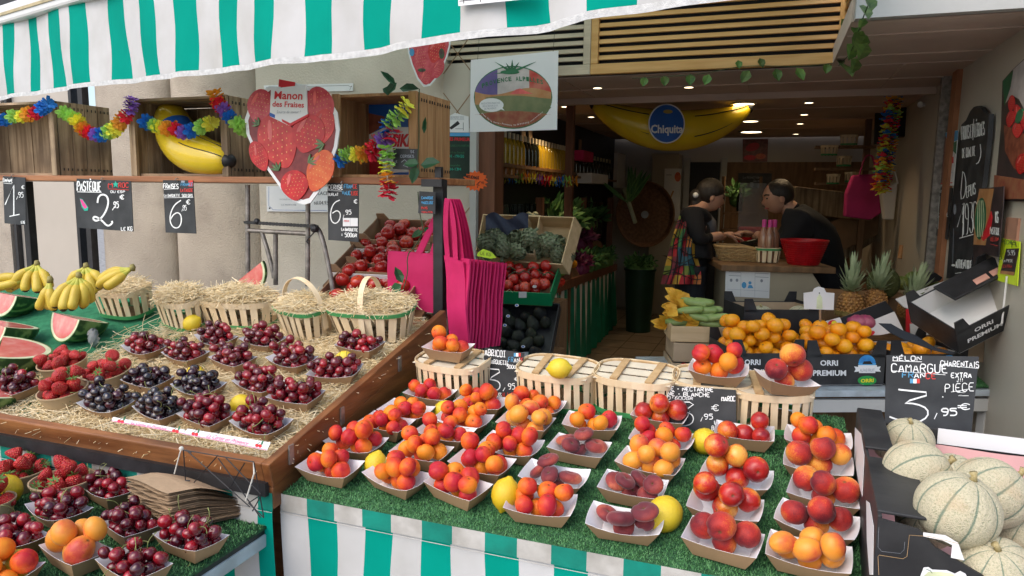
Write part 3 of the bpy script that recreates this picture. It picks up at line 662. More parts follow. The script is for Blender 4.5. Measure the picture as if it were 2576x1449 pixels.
# ================================================================== FRUIT
F_ = dict(
 apricot=FM('apricot_skin', [(0, (.76, .25, .02)), (.36, (.74, .155, .016)), (.64, (.62, .06, .02)), (1, (.44, .016, .03))], k=.38, nz=.32, rn=.8, rough=.45, spec=.25, bump=.05, bs=24),
 apricotpale=FM('orange_apricot_skin', [(0, (.78, .33, .035)), (.55, (.74, .25, .025)), (.85, (.62, .12, .03)), (1, (.5, .05, .03))], k=.4, nz=.3, rn=.6, rough=.4, sheen=.08),
 peach=FM('peach_skin', [(0, (.74, .32, .045)), (.2, (.64, .16, .025)), (.45, (.46, .03, .02)), (1, (.13, .01, .018))], k=.36, nz=.42, rn=.6, ns=1.2, rough=.55, spec=.25, sheen=.1, fine=.25),
 nectarine=FM('nectarine_skin', [(0, (.78, .38, .06)), (.24, (.68, .17, .022)), (.48, (.50, .025, .016)), (1, (.22, .008, .014))], k=.36, nz=.42, rn=.6, ns=1.2, rough=.28, fine=.22, coat=.2),
 donut=FM('flat_peach_skin', [(0, (.50, .13, .06)), (.25, (.30, .045, .035)), (.6, (.15, .018, .025)), (1, (.085, .014, .022))], k=.3, nz=.35, rn=.5, rough=.6, sheen=.22, fine=.2, spec=.25),
 cherry=FM('cherry_skin', [(0, (.32, .008, .016)), (.5, (.13, .004, .011)), (1, (.05, .002, .008))], k=.25, nz=.25, rn=1.1, rough=.16, coat=.35, spec=.5),
 darkcherry=FM('dark_cherry_skin', [(0, (.06, .004, .012)), (.4, (.018, .004, .010)), (1, (.008, .004, .009))], k=.25, nz=.25, rn=1.0, rough=.16, coat=.6, spec=.6),
 lemon=FM('lemon_skin', pit=0, stops=[(0, (.66, .42, .012)), (.5, (.72, .52, .02)), (1, (.74, .57, .05))], k=.2, nz=.3, rn=.4, rough=.36, bump=.25, bs=22, coat=.15),
 berry=FM('strawberry_skin', [(0, (.70, .06, .04)), (.3, (.58, .02, .02)), (1, (.40, .008, .014))], axis=(0, 0, -1), pit=0, k=.3, nz=.25, rn=.4, rough=.3, bump=.35, bs=11, coat=.2),
 mandarin=FM('mandarin_skin', [(0, (.95, .42, .012)), (.6, (.92, .33, .008)), (1, (.85, .24, .008))], k=.2, nz=.2, rn=.5, rough=.33, bump=.12, bs=26, coat=.15),
 tomato=FM('tomato_skin', [(0, (.60, .09, .03)), (.3, (.42, .02, .014)), (1, (.28, .010, .012))], axis=(0, 0, -.5), k=.4, nz=.25, rn=.4, rough=.22, coat=.3),
 avocado=FM('avocado_skin', [(0, (.03, .035, .016)), (1, (.012, .012, .012))], rough=.5, bump=.4, bs=14),
)
K['stalk'] = M('green_stalk', (.16, .20, .05), .6, (.26, .26, .09), scale=30, rand=.4)
K['calyx'] = M('strawberry_leaf', (.07, .16, .03), .6, (.14, .26, .06), scale=30)
def seeded(m):
    nt = m.node_tree; nd, lk = nt.nodes, nt.links; b = nd['Principled BSDF']; src = b.inputs['Base Color'].links[0].from_socket
    tc = nd.new('ShaderNodeTexCoord'); vo = nd.new('ShaderNodeTexVoronoi'); vo.inputs['Scale'].default_value = 4.6; vo.inputs['Randomness'].default_value = .35; lk.new(tc.outputs['Object'], vo.inputs['Vector'])
    r = _ramp(nd, [(.14, (1, 1, 1)), (.2, (0, 0, 0))]); lk.new(vo.outputs['Distance'], r.inputs[0]); mx = nd.new('ShaderNodeMixRGB'); mx.inputs[2].default_value = (.62, .36, .10, 1); lk.new(r.outputs[0], mx.inputs[0]); lk.new(src, mx.inputs[1]); lk.new(mx.outputs[0], b.inputs['Base Color'])
    bp = nd.new('ShaderNodeBump'); bp.inputs['Strength'].default_value = .5; bp.inputs['Distance'].default_value = .08; lk.new(vo.outputs['Distance'], bp.inputs['Height']); lk.new(bp.outputs[0], b.inputs['Normal'])
seeded(F_['berry'])
def fmesh(name, mat, elong=1., crease=.06, dim=.22, n=18, m=12, flat=1., tip=0., lump=.02, cw=.2):
    def fn(th, a):
        q = 1-crease*math.exp(-(((a+pi) % (2*pi)-pi)/cw)**2)*sin(th)**.6
        q *= 1-dim*math.exp(-(th/.34)**2)-dim*.15*math.exp(-((pi-th)/.3)**2)
        q *= 1+tip*math.exp(-((pi-th)/.35)**2)+lump*sin(2*a+1)*sin(th)
        return q
    return MB().ball((0, 0, 0), 1., n, m, (1, 1, elong*flat), fn=fn).mesh(name, F_[mat], True)
FMESH = {
 'apricot': [fmesh('apricot', 'apricot', 1.04, .13, .20, 22, 14), fmesh('apricot', 'apricot', .93, .11, .24, 22, 14, tip=.05, lump=.05), fmesh('apricot', 'apricot', 1.12, .14, .2, 22, 14, lump=-.05)],
 'pale_apricot': [fmesh('apricot', 'apricotpale', 1.15, .08, .14), fmesh('apricot', 'apricotpale', 1.22, .07, .14, tip=.05)],
 'peach': [fmesh('peach', 'peach', .93, .11, .26, 22, 14), fmesh('peach', 'peach', 1.0, .12, .28, 22, 14, tip=.07, lump=.04)],
 'nectarine': [fmesh('nectarine', 'nectarine', .97, .06, .2), fmesh('nectarine', 'nectarine', 1.02, .06, .18, tip=.06)],
 'flat_peach': [fmesh('flat_peach', 'donut', .5, .12, .62, 20, 14, lump=.06), fmesh('flat_peach', 'donut', .56, .16, .6, 20, 14, lump=.09)],
 'cherry': [fmesh('cherry', 'cherry', .93, .07, .2, 14, 9, lump=.04), fmesh('cherry', 'cherry', .9, .05, .22, 14, 9, lump=.05)],
 'dark_cherry': [fmesh('cherry', 'darkcherry', .93, .07, .2, 14, 9, lump=.04), fmesh('cherry', 'darkcherry', .9, .05, .22, 14, 9, lump=.05)],
 'mandarin': [fmesh('mandarin', 'mandarin', .86, 0, .1, 18, 12), fmesh('mandarin', 'mandarin', .9, 0, .08, 18, 12, lump=.03)],
 'tomato': [fmesh('tomato', 'tomato', .84, .03, .16, 18, 12, lump=.04), fmesh('tomato', 'tomato', .95, .04, .14, 18, 12, tip=.08)],
 'avocado': [MB().lathe([(0, -1), (.5, -.92), (.85, -.6), (1, -.15), (.92, .3), (.68, .75), (.48, 1.1), (.25, 1.35), (0, 1.42)], 16).mesh('avocado', F_['avocado'], True)],
}
def _lem():
    prof = [(0, -1.32), (.12, -1.28), (.2, -1.16), (.42, -1.02), (.72, -.78), (.94, -.38), (1.0, 0), (.95, .36), (.76, .74), (.48, .98), (.28, 1.1), (.18, 1.2), (.1, 1.24), (0, 1.22)]
    return MB().lathe(prof, 18).mesh('lemon', F_['lemon'], True)
LEM = _lem()
def _berry(k):
    prof = [(0, -1.25), (.22, -1.18), (.5, -.86), (.78, -.35), (.94, .1), (.9, .42), (.62, .62), (.2, .66), (0, .62)]
    return MB().lathe([(r*(1+.06*k), z*(1-.1*k)) for r, z in prof], 14).mesh('strawberry', F_['berry'], True)
BER = [_berry(0), _berry(1), _berry(-1)]
def _cal():
    mb = MB()
    for k in range(8):
        a = 2*pi*k/8+.2*rnd.random(); l = .75+.3*rnd.random(); up = .25+.25*rnd.random(); c, s_ = cos(a), sin(a)
        mb.add([(.1*c, .1*s_, .66), (.45*l*c-.16*s_, .45*l*s_+.16*c, .72+up*.4), (l*c, l*s_, .62+up), (.45*l*c+.16*s_, .45*l*s_-.16*c, .72+up*.4)], [(0, 1, 2, 3)])
    mb.tube([(0, 0, .62), (.05, 0, .95), (.2, .05, 1.25)], .06, 5); return mb.mesh('calyx', K['calyx'])
CAL = _cal()
def _stem(k):
    r = random.Random(k); p = [(0, 0, .7)]; a = r.uniform(0, 6.28); b = r.uniform(.3, .9)
    for i in range(1, 6): t = i/5; p.append((b*2.2*t*t*cos(a), b*2.2*t*t*sin(a), .7+2.5*t-.9*b*t*t))
    return MB().tube(p, [.055, .05, .05, .05, .055, .09], 5).mesh('stem', K['stalk'], True)
STEMS = [_stem(k) for k in range(6)]

def heap(n, r, a, b, sl=.6, jit=.12, seed=0, cand=110, cen=.25, ov=.94, sq=1., rim=None):
    """drop n balls of radius r into a tray with half base a x b and half rim; returns positions and radii"""
    R = np.random.RandomState(seed+1); P, Q = [], []; ra, rb = rim or (a, b)
    for i in range(n):
        ri = r*(1+jit*(R.rand()*2-1)); X = (R.rand(cand)*2-1)*max(.002, ra-ri*.9); Y = (R.rand(cand)*2-1)*max(.002, rb-ri*.88)
        Z = np.full(cand, ri*sq)
        for h, l in ((np.abs(X)+ri*.86-a, sl), (np.abs(Y)+ri*.86-b, sl)): Z = np.maximum(Z, np.where(h > 0, ri*sq*.75+h/l, 0))
        for p, q in zip(P, Q):
            d2 = (X-p[0])**2+(Y-p[1])**2; s2 = ((ri+q)*ov)**2; Z = np.maximum(Z, np.where(d2 < s2, p[2]+np.sqrt(np.maximum(s2-d2, 0))*sq, 0))
        j = int(np.argmin(Z+cen*np.sqrt((X/ra)**2+(Y/rb)**2)*r)); P.append((X[j], Y[j], Z[j])); Q.append(ri)
    return P, Q

def tray_mesh(name, bx=.053, by=.030, rx=.075, ry=.0435, h=.043, dip=.008, curl=.002):
    def loop(x, y, z, flare=0., inset=0.):
        out = []; N = 6
        cs = [(-x, -y), (x, -y), (x, y), (-x, y)]
        for k in range(4):
            p, q = cs[k], cs[(k+1) % 4]
            for i in range(N):
                t = i/N; u = 1-(2*t-1)**2; bow = flare*u
                px, py = p[0]+(q[0]-p[0])*t, p[1]+(q[1]-p[1])*t
                nx, ny = [(0, -1), (1, 0), (0, 1), (-1, 0)][k]
                out.append((px+nx*bow-nx*inset, py+ny*bow-ny*inset, z-(dip if k % 2 == 0 else dip*.35)*u))
        return out
    o0, o1 = [(x, y, .0005) for x, y, z in loop(bx, by, 0)], loop(rx, ry, h, curl)
    om = [tuple(np.array(p)*.5+np.array(q)*.5+A3(0, 0, -.001)) for p, q in zip(o0, o1)]
    i1 = [(x*.992, y*.988, z+.0002) for x, y, z in o1]; i0 = [(x*.965, y*.95, .0022) for x, y, z in o0]
    im = [tuple(np.array(p)*.5+np.array(q)*.5) for p, q in zip(i0, i1)]
    mb = MB(); n = len(o0); L = [o0, om, o1, i1, im, i0]
    V = [p for l in L for p in l]; F = []; m = []
    for j in range(5):
        for i in range(n): F.append((j*n+i, j*n+(i+1) % n, (j+1)*n+(i+1) % n, (j+1)*n+i)); m.append(0 if j < 2 else 1)
    F += [tuple(range(n))[::-1], tuple(range(5*n, 6*n))]; m += [0, 1]
    b = len(mb.v); mb.v.extend(V); mb.f.extend([list(f) for f in F]); mb.m.extend(m)
    return mb.mesh(name, mats_(['kraft', 'liner']), 25)
TRAYS = [tray_mesh('paper_tray', rx=.075+.0015*k, ry=.043+.001*k, dip=.005+.003*k, curl=.001+.0015*k) for k in range(3)]

CNT = {'cherry': 0}
LOOSE = []                                  # cherries beyond the three hundred nearest
def fill(kind, n, r, pos, R, where, seed, tray='n', gap=.002, a=None, b=None, sl=.55, name=None, cat=None, adj='', loose=False, cen=.25, z0=.0025, sq=1., grp=None, stems=.35, lab=None):
    a, b = .0515, .0285
    P, Q = heap(n, r, a, b, .62, seed=seed, cen=cen, sq=sq, rim=(.073, .044))
    for p, q in zip(P, Q):
        wp = pos+R @ (np.array(p)+A3(0, 0, z0)); 
        if sq < 1: Ro = R @ rotz(rnd.uniform(0, 6.28)) @ rotx(rnd.gauss(0, .38)) @ roty(rnd.gauss(0, .38))
        else: Ro = rrot()
        me = rnd.choice(FMESH[kind])
        if loose: LOOSE.append((me, wp, Ro, q)); continue
        nm = name or kind
        o = obj(nm, me, None, loc=wp, R=Ro, sc=q, label=lab or f'{adj} {where}'.strip(), cat=cat or nm.replace('_', ' '), group=grp or f'{(cat or nm).replace("_", " ")} heap {where}')
        if kind.endswith('cherry') and rnd.random() < stems:
            s_ = bpy.data.objects.new('stem', rnd.choice(STEMS)); COL.objects.link(s_); s_.parent = o
def tray(px, py, kind, n, r, where, pl, PR, yaw=0., seed=0, big=False, adj='', loose=False, lift=.009, cen=.25, sq=1., tl=None, roll=0., name=None, stems=.35, mesh=None):
    """a paper tray of fruit whose base centre is seen at (px, py) on the plane pl"""
    pos = onp(px, py, pl)+pl[1]*lift; R = PR @ rotz(rad(yaw)) @ roty(rad(roll))
    obj('paper_tray', mesh or TRAYS[seed % 3], None, loc=pos, R=R, label=tl or f'paper tray, {where[3:]}', cat='paper tray', group='paper trays of fruit')
    fill(kind, n, r, pos, R, where, seed, 'b' if big else 'n', adj=adj, loose=loose, cen=cen, sq=sq, name=name, stems=stems)

# ------------------------------------------------------------------ the apricot and peach table: where = how to find the tray
AP, PE, NE, FP, PA = 'apricot', 'peach', 'nectarine', 'flat_peach', 'pale_apricot'
TRAY_LIST = [
 (836, 1212, AP, 7, .0245, 'in the tray at the near left corner of the sloping table', -4),
 (1003, 1236, AP, 8, .0245, 'in the front edge tray between the round lemon and the corner tray', -16),
 (1155, 1262, AP, 8, .0255, 'in the front edge tray left of the pointed front lemon', -18),
 (1362, 1310, AP, 8, .026, 'in the front edge tray right of the pointed front lemon', 4),
 (1572, 1352, FP, 5, .036, 'in the front edge tray of flat peaches left of a lemon', 2),
 (1816, 1402, PE, 4, .0365, 'in the front tray of four dusky peaches', -10),
 (2030, 1440, PA, 7, .031, 'in the orange tray at the near right corner of the table', -6),
 (900, 1148, AP, 9, .0245, 'in the second tray up along the wooden side board', -8),
 (1064, 1174, AP, 8, .025, 'in the tray right behind the left front lemon', -6),
 (1215, 1203, AP, 8, .025, 'in the tray behind the pointed front lemon, left of flat peaches', -10),
 (1396, 1236, FP, 5, .035, 'in the tray with one bruised flat peach on top', -4),
 (1592, 1265, FP, 6, .035, 'in the middle tray of flat peaches with a lemon before it', -4),
 (1822, 1316, NE, 5, .035, 'in the nectarine tray just behind the four dusky peaches', -6),
 (2050, 1355, PE, 4, .036, 'in the dark peach tray behind the orange corner tray', -12),
 (975, 1100, AP, 8, .0245, 'in the third tray up along the wooden side board', -8),
 (1124, 1122, AP, 7, .025, 'in the tray in front of the lemon beside the back trays', -10),
 (1288, 1157, AP, 8, .025, 'in the tray left of the small flat peach tray', -6),
 (1458, 1163, FP, 5, .032, 'in the small tray of flat peaches furthest from the front edge', -6),
 (1634, 1203, PA, 8, .026, 'in the yellowish tray behind the middle flat peaches', -10),
 (1850, 1238, NE, 5, .035, 'in the rear nectarine tray before the middle right lemon', -8),
 (2070, 1285, PE, 4, .035, 'in the mixed peach tray second from the near right corner', -10),
 (1025, 1066, AP, 7, .0245, 'in the back corner tray beside the wooden side board', -8),
 (1168, 1088, AP, 8, .0245, 'in the tray right of the lemon at the back', -8),
 (1324, 1098, PA, 8, .0255, 'in the tray with one big yellow apricot on top', -6),
 (1490, 1098, AP, 6, .0255, 'in the tray before the gap between the two green banded baskets', 2),
 (1664, 1141, AP, 8, .026, 'in the red tray before the peach price board', -6),
 (1870, 1126, NE, 4, .036, 'in the nectarine tray right of the peach price board', 0),
 (2054, 1207, PE, 4, .0365, 'in the fuzzy peach tray before the right basket', -4),
 (2054, 1142, AP, 7, .027, 'in the apricot tray before the right basket', -4),
 (1085, 1022, AP, 7, .0245, 'in the rearmost tray under the apricot price board, left side', -8),
 (1215, 1044, AP, 8, .0245, 'in the rear tray just below the apricot price board', -6),
 (1352, 1053, AP, 8, .025, 'in the rear tray before the basket carrying a lemon', -6),
 (1660, 1080, NE, 4, .035, 'in the rear nectarine tray touching the peach price board', -6),
]
ADJ = {AP: 'orange red apricot', PE: 'dusky red peach', NE: 'shiny red and yellow nectarine', FP: 'furry dark flat peach', PA: 'long orange apricot'}
RADII = {AP: .0218, PE: .0280, NE: .0268, FP: .0275, PA: .0235}
for i, (x, y, k, n, r, wh, yw) in enumerate(TRAY_LIST):
    r = RADII[k]*(1+.03*sin(i*5))
    tray(x, y, k, n, r, wh, TA, TAR, yw, 100+i, big=k in (PE, NE, FP) or i == 6, adj=ADJ[k], sq=.62 if k == FP else 1., name='apricot' if k == PA else None)
def lemon(px, py, pl, r, label, ax=(1, 0, 0), lift=0., e=1.0):
    """px, py is where the middle of the lemon is seen"""
    n = pl[1]; c = onp(px, py, (pl[0]+n*(r*.97+lift), n)); z = nrm(ax); x = nrm(np.cross(z, A3(.1, .2, 1) if abs(z[2]) < .9 else A3(1, 0, 0))); y = np.cross(z, x)
    return obj('lemon', LEM, None, loc=c, R=np.array([x, y, z]).T, sc=r, label=label, cat='lemon', group='lemons set among the trays')
lemon(945, 1168, TA, .0295, 'upright round lemon near the left front corner of the sloping table', (.1, .35, .9), .008)
lemon(1113, 1032, TA, .026, 'lemon standing at the back between two apricot trays', (.2, .5, .8), .008)
lemon(1272, 1243, TA, .034, 'pointed greenish lemon on the turf at the middle of the front edge', (.15, .3, .95), .012)
lemon(1672, 1293, TA, .0385, 'big smooth lemon beside the tray of flat peaches at the front', (.4, .85, .3), .0)
lemon(1773, 1110, TA, .035, 'lemon sitting end on before the peach price board', (.3, -.85, .25), .0)

# ------------------------------------------------------------------ trays in the cherry display
CH, DC = 'cherry', 'dark_cherry'
CHERRY = [
 (665, 1094, CH, 30, 'in the front right corner tray of the wooden display', -4, 0), (528, 1076, CH, 30, 'in the front tray behind the right paper strip', -4, 0),
 (412, 1058, DC, 30, 'in the tray at the left end of the paper strips', -8, 0), (280, 1042, DC, 30, 'in the front dark tray next to the strawberry bowl', 2, 0),
 (750, 1026, CH, 28, 'in the second tray along the right side board', 6, 0), (658, 992, CH, 28, 'in the tray right behind the lemon in the straw', -8, 1),
 (508, 998, DC, 28, 'in the dark tray below the rear lemon', -4, 1), (380, 984, DC, 28, 'in the dark tray behind the strawberry bowls', 0, 1),
 (848, 962, CH, 28, 'in the tray by the side board with a lemon behind', 18, 1), (740, 930, CH, 26, 'in the red tray in the middle of the straw', -6, 1),
 (592, 930, CH, 26, 'in the tray right of the rear lemon', -8, 1), (474, 916, CH, 26, 'in the tray above the rear lemon', -6, 1),
 (372, 898, CH, 26, 'in the red tray behind the topmost strawberry bowl', -6, 1), (910, 895, CH, 24, 'in the tray under the right straw basket', 0, 1),
 (668, 880, CH, 26, 'in the rear tray under the handled basket', -4, 1), (550, 874, CH, 26, 'in the rear tray under the widest straw basket', -14, 1),
 (50, 1000, CH, 28, 'in the tray at the left end of the wooden front board', -4, 0)]
for i, (x, y, k, n, wh, yw, lo) in enumerate(CHERRY):
    tray(x, y, k, n+5, .0146, wh, TC, TCR, yw-9, 200+i, adj='glossy red cherry' if k == CH else 'nearly black cherry', loose=bool(lo), lift=.004, name='cherry', cen=.2, stems=.3)
lemon(490, 940, TC, .0265, 'rear lemon lying in straw between dark and red cherries', (1, .2, .3), .0)
lemon(606, 1018, TC, .0300, 'knobbly lemon in straw near the front of the cherry trays', (.9, -.3, .35), .002)
lemon(866, 903, TC, .027, 'lemon half hidden behind cherries near the side board', (1, .1, .2), .0)
lemon(483, 812, TC, .030, 'deep yellow lemon leaning on the straw baskets', (.75, .3, .5), .012)

# ------------------------------------------------------------------ strawberry bowls

def bowl(px, py, pl, R, rr, n, where, seed, hh=.047):
    pos = onp(px, py, pl)+pl[1]*.005; mb = MB()
    mb.lathe([(rr*.80, 0), (rr*.985, hh), (rr*1.03, hh+.001), (rr*1.03, hh+.005), (rr*.98, hh+.005), (rr*.95, hh), (rr*.78, .004), (0, .004)], 32)
    K.setdefault('bowlkraft', M('bowl_kraft', (.44, .32, .185), .6, scale=5, var=.06))
    obj('paper_bowl', mb, K['bowlkraft'], loc=pos, R=R, smooth=40, label=f'round brown paper bowl, the one {where}', cat='paper bowl', group='paper bowls of strawberries')
    P, Q = heap(n, .0200, rr*.8, rr*.8, seed=seed, cen=.5, rim=(rr*.86, rr*.86))
    for p, q in zip(P, Q):
        o = obj('strawberry', rnd.choice(BER), None, loc=pos+R @ (np.array(p)+A3(0, 0, .012)), R=rrot(), sc=q*1.0, label=f'ripe red strawberry {where}', cat='strawberry', group=f'strawberries {where}')
        if rnd.random() < .5: s_ = bpy.data.objects.new('calyx', CAL); COL.objects.link(s_); s_.parent = o
bowl(168, 946, TC, TCR, .073, 15, 'in the rear bowl beside the watermelon', 301)
bowl(280, 973, TC, TCR, .070, 15, 'in the bowl in front of the red cherries', 302)
bowl(170, 1020, TC, TCR, .068, 15, 'in the bowl by the wooden front board', 303)
E3 = np.eye(3)
bowl(45, 1232, LTP, E3, .073, 16, 'in the low bowl behind the left lemon', 304)
bowl(162, 1262, LTP, E3, .076, 16, 'in the low bowl nearest the striped cloth', 305, .055)
bowl(-22, 1312, LTP, E3, .055, 13, 'in the low bowl cut by the left edge', 306)
LOW = [(280, 1268, 26, 'in the low tray touching the folded bags', -10, 0), (152, 1322, 30, 'in the low tray before the strawberry bowl', -8, 0), (330, 1362, 30, 'in the low tray in front of the folded bags', -14, 0),
 (483, 1398, 32, 'in the low tray at the table corner', -4, 0), (40, 1390, 28, 'in the low tray behind the left apricots', -10, 0), (340, 1470, 30, 'in the nearest low tray at the bottom edge', -8, 0)]
for i, (x, y, n, wh, yw, lo) in enumerate(LOW):
    tray(x, y, CH, n-2, .0148, wh, LTP, E3, yw-6, 400+i, adj='shiny dark red cherry', lift=.009, name='cherry', cen=.2, stems=.5, big=i == 3)
tray(195, 1432, PA, 6, .026, 'in the low tray of pale apricots among cherries', LTP, E3, -14, 420, big=True, adj='pale orange apricot', name='apricot')
tray(-5, 1490, AP, 6, .025, 'in the low tray at the bottom left corner', LTP, E3, 10, 421, big=True, adj='orange red apricot')
lemon(18, 1232, LTP, .036, 'tall lemon standing before the left strawberry bowl', (.1, -.2, 1), .012)
lemon(45, 1424, LTP, .034, 'lemon lying beside the low tray of pale apricots', (1, -.35, .05), .0)

# cherries further back than the nearest three hundred: one mass
V, F, off = [], [], 0
base = {id(m): (np.array([v.co[:] for v in m.vertices]), [tuple(p.vertices) for p in m.polygons]) for k in (CH, DC) for m in FMESH[k]}
mb = MB()
for me, wp, Ro, q in LOOSE:
    vv, ff = base[id(me)]; mb.add(vv @ Ro.T*q+wp, ff, 1 if me in FMESH[DC] else 0)
    if rnd.random() < .28:
        d = nrm(A3(rnd.uniform(-1, 1), rnd.uniform(-1, .6), 1.1)); s_ = wp+d*q*.8
        mb.tube([s_, s_+d*.015+A3(0, 0, .004), s_+d*.032+A3(rnd.uniform(-.01, .01), rnd.uniform(-.01, .01), 0)], [.0007, .0007, .001], 4, mi=2)
def FIs(name, stops, rough):
    m, t, nd, lk, b = _mat(name); g = nd.new('ShaderNodeNewGeometry'); tc = nd.new('ShaderNodeTexCoord'); n = nd.new('ShaderNodeTexNoise'); n.inputs['Scale'].default_value = 60; lk.new(tc.outputs['Object'], n.inputs[0])
    f = math_(nd, lk, 'ADD', math_(nd, lk, 'MULTIPLY', g.outputs['Random Per Island'], .8), math_(nd, lk, 'MULTIPLY', n.outputs['Fac'], .2)); r = _ramp(nd, stops); lk.new(f, r.inputs[0]); lk.new(r.outputs[0], b.inputs['Base Color'])
    b.inputs['Roughness'].default_value = rough; b.inputs['Coat Weight'].default_value = .6; b.inputs['Coat Roughness'].default_value = .1; return m
obj('cherries', mb, [FIs('cherry_skins', [(.1, (.34, .008, .016)), (.5, (.13, .004, .011)), (.95, (.05, .002, .008))], .14), FIs('dark_cherry_skins', [(.1, (.06, .004, .012)), (.5, (.018, .004, .010)), (.95, (.008, .004, .009))], .16), K['stalk']], smooth=True, kind='stuff', label='cherries heaped in the rear trays on the straw', cat='cherries')
# ================================================================== WATERMELONS, BANANAS
def flesh():
    m, t, nd, lk, b = _mat('watermelon_flesh'); tc = nd.new('ShaderNodeTexCoord'); n = nd.new('ShaderNodeTexNoise'); n.inputs['Scale'].default_value = 22; n.inputs['Detail'].default_value = 5; lk.new(tc.outputs['Object'], n.inputs[0])
    r = _ramp(nd, [(.3, (.62, .10, .09)), (.55, (.68, .20, .17)), (.75, (.74, .36, .30))]); lk.new(n.outputs['Fac'], r.inputs[0]); lk.new(r.outputs[0], b.inputs['Base Color'])
    b.inputs['Roughness'].default_value = .25; b.inputs['Coat Weight'].default_value = .3; b.inputs['Subsurface Weight'].default_value = .15; b.inputs['Subsurface Scale'].default_value = .01; return m
K['flesh'] = flesh(); K['rindwhite'] = M('pale_rind', (.62, .66, .42), .45, scale=20); K['rindgreen'] = M('rind_edge', (.06, .14, .03), .4)
def rind():
    m, t, nd, lk, b = _mat('watermelon_rind'); tc = nd.new('ShaderNodeTexCoord'); wv = nd.new('ShaderNodeTexWave'); wv.inputs['Scale'].default_value = 9; wv.inputs['Distortion'].default_value = 6; wv.inputs['Detail'].default_value = 3; wv.inputs['Detail Scale'].default_value = 2.
    lk.new(tc.outputs['Object'], wv.inputs[0]); r = _ramp(nd, [(.25, (.025, .07, .018)), (.6, (.10, .19, .05)), (.9, (.20, .30, .10))]); lk.new(wv.outputs['Fac'], r.inputs[0]); lk.new(r.outputs[0], b.inputs['Base Color']); b.inputs['Roughness'].default_value = .35; return m
K['rind'] = rind()
def melon_wedge(loc, R, rx, ry, rz, label, a0=0., a1=pi/2):
    """wedge of a watermelon whose core runs along local x; the cut faces stand at angles a0 and a1 round the core (0 = +y, -90 = down)"""
    t = thing('watermelon_piece', label, 'watermelon', loc, R, 'cut watermelon pieces'); n = 22
    def pt(f, th, ang): return (rx*cos(th)*f, ry*sin(th)*f*cos(ang), rz*sin(th)*f*sin(ang))
    mb = MB(); mb.grid(lambda u, v: pt(1., pi*u, a0+(a1-a0)*v), n, 12); part('rind', mb, K['rind'], t, smooth=True, world=False)
    mf, me, mg = MB(), MB(), MB()
    for ang, fl in ((a0, 0), (a1, 1)):
        o = A3(0, -sin(ang), cos(ang))*(.0006 if fl else -.0006)
        for mb_, f0, f1 in ((mf, 0., .86), (me, .86, .965), (mg, .965, 1.)):
            mb_.grid(lambda u, v: tuple(np.array(pt(f0+(f1-f0)*v, pi*u, ang))+o), n, 6 if mb_ is mf else 2)
    part('flesh', mf, K['flesh'], t, world=False); part('white_rind', me, K['rindwhite'], t, world=False); part('green_edge', mg, K['rindgreen'], t, world=False)
    return t
def wm(px, py, h, yaw, rx, ry, rz, label, a0=-pi/2, a1=0., tilt=0.):
    p = onp(px, py, (TC0+TCn*h, TCn)); melon_wedge(p, TCR @ rotz(rad(yaw)) @ rotx(rad(tilt)), rx, ry, rz, label, a0, a1)
# core end points are seen; local x = along the top edge of the front face
wm(166, 795, .100, -12, .098, .155, .098, 'quarter watermelon with a round pink face between bananas and strawberries', tilt=-30)
wm(0, 872, .105, -40, .115, .15, .10, 'large quarter watermelon wrapped in film behind the strawberry bowls', tilt=-22)
wm(-15, 812, .100, -14, .105, .15, .10, 'quarter watermelon half cut by the left edge, middle of the stack', tilt=-28)
wm(5, 738, .095, -8, .115, .15, .10, 'quarter watermelon below the left bananas', tilt=-28)
wm(-30, 975, .06, -30, .10, .10, .07, 'watermelon piece at the left edge above the cherry tray', tilt=-28)
pS = onp(640, 745, plane(C(0, .93), TCn)); melon_wedge(ony(622, 688, CBY+1.0), rotz(rad(-5)) @ roty(rad(-33)), .105, .05, .09, 'red watermelon slice standing behind the straw baskets', -pi/2, 0.)
K['film'] = M('crumpled_film', (.75, .78, .78), .15, trans=.7, bump=.6, bs=50, ior=1.2)
mb = MB(); p = onp(235, 850, (TC0+TCn*.03, TCn)); mb.ball(p, .022, 12, 8, (1, .7, 1.4), fn=lambda th, a: 1+.25*sin(5*a+th*7)); obj('film_knot', mb, K['film'], loc=p, world=True, smooth=True, label='twisted knot of clear film on the quarter watermelon', cat='plastic film')

def banmat():
    m, t, nd, lk, b = _mat('banana_skin'); at = nd.new('ShaderNodeTexCoord'); oi = nd.new('ShaderNodeObjectInfo'); n = nd.new('ShaderNodeTexNoise'); n.inputs['Scale'].default_value = 18; n.inputs['Detail'].default_value = 5; lk.new(at.outputs['Object'], n.inputs[0])
    r = _ramp(nd, [(.3, (.50, .34, .025)), (.6, (.62, .46, .05)), (.75, (.48, .34, .045))]); lk.new(n.outputs['Fac'], r.inputs[0]); lk.new(r.outputs[0], b.inputs['Base Color']); b.inputs['Roughness'].default_value = .45; return m
K['banana'] = banmat(); K['bangreen'] = M('banana_neck', (.36, .38, .05), .5, (.50, .46, .06), scale=20); K['bantip'] = M('banana_tip', (.05, .035, .015), .8)
K['bancrown'] = M('banana_crown', (.16, .12, .04), .7, (.30, .26, .08), scale=60); K['sticker'] = M('red_sticker', (.7, .08, .03), .4)
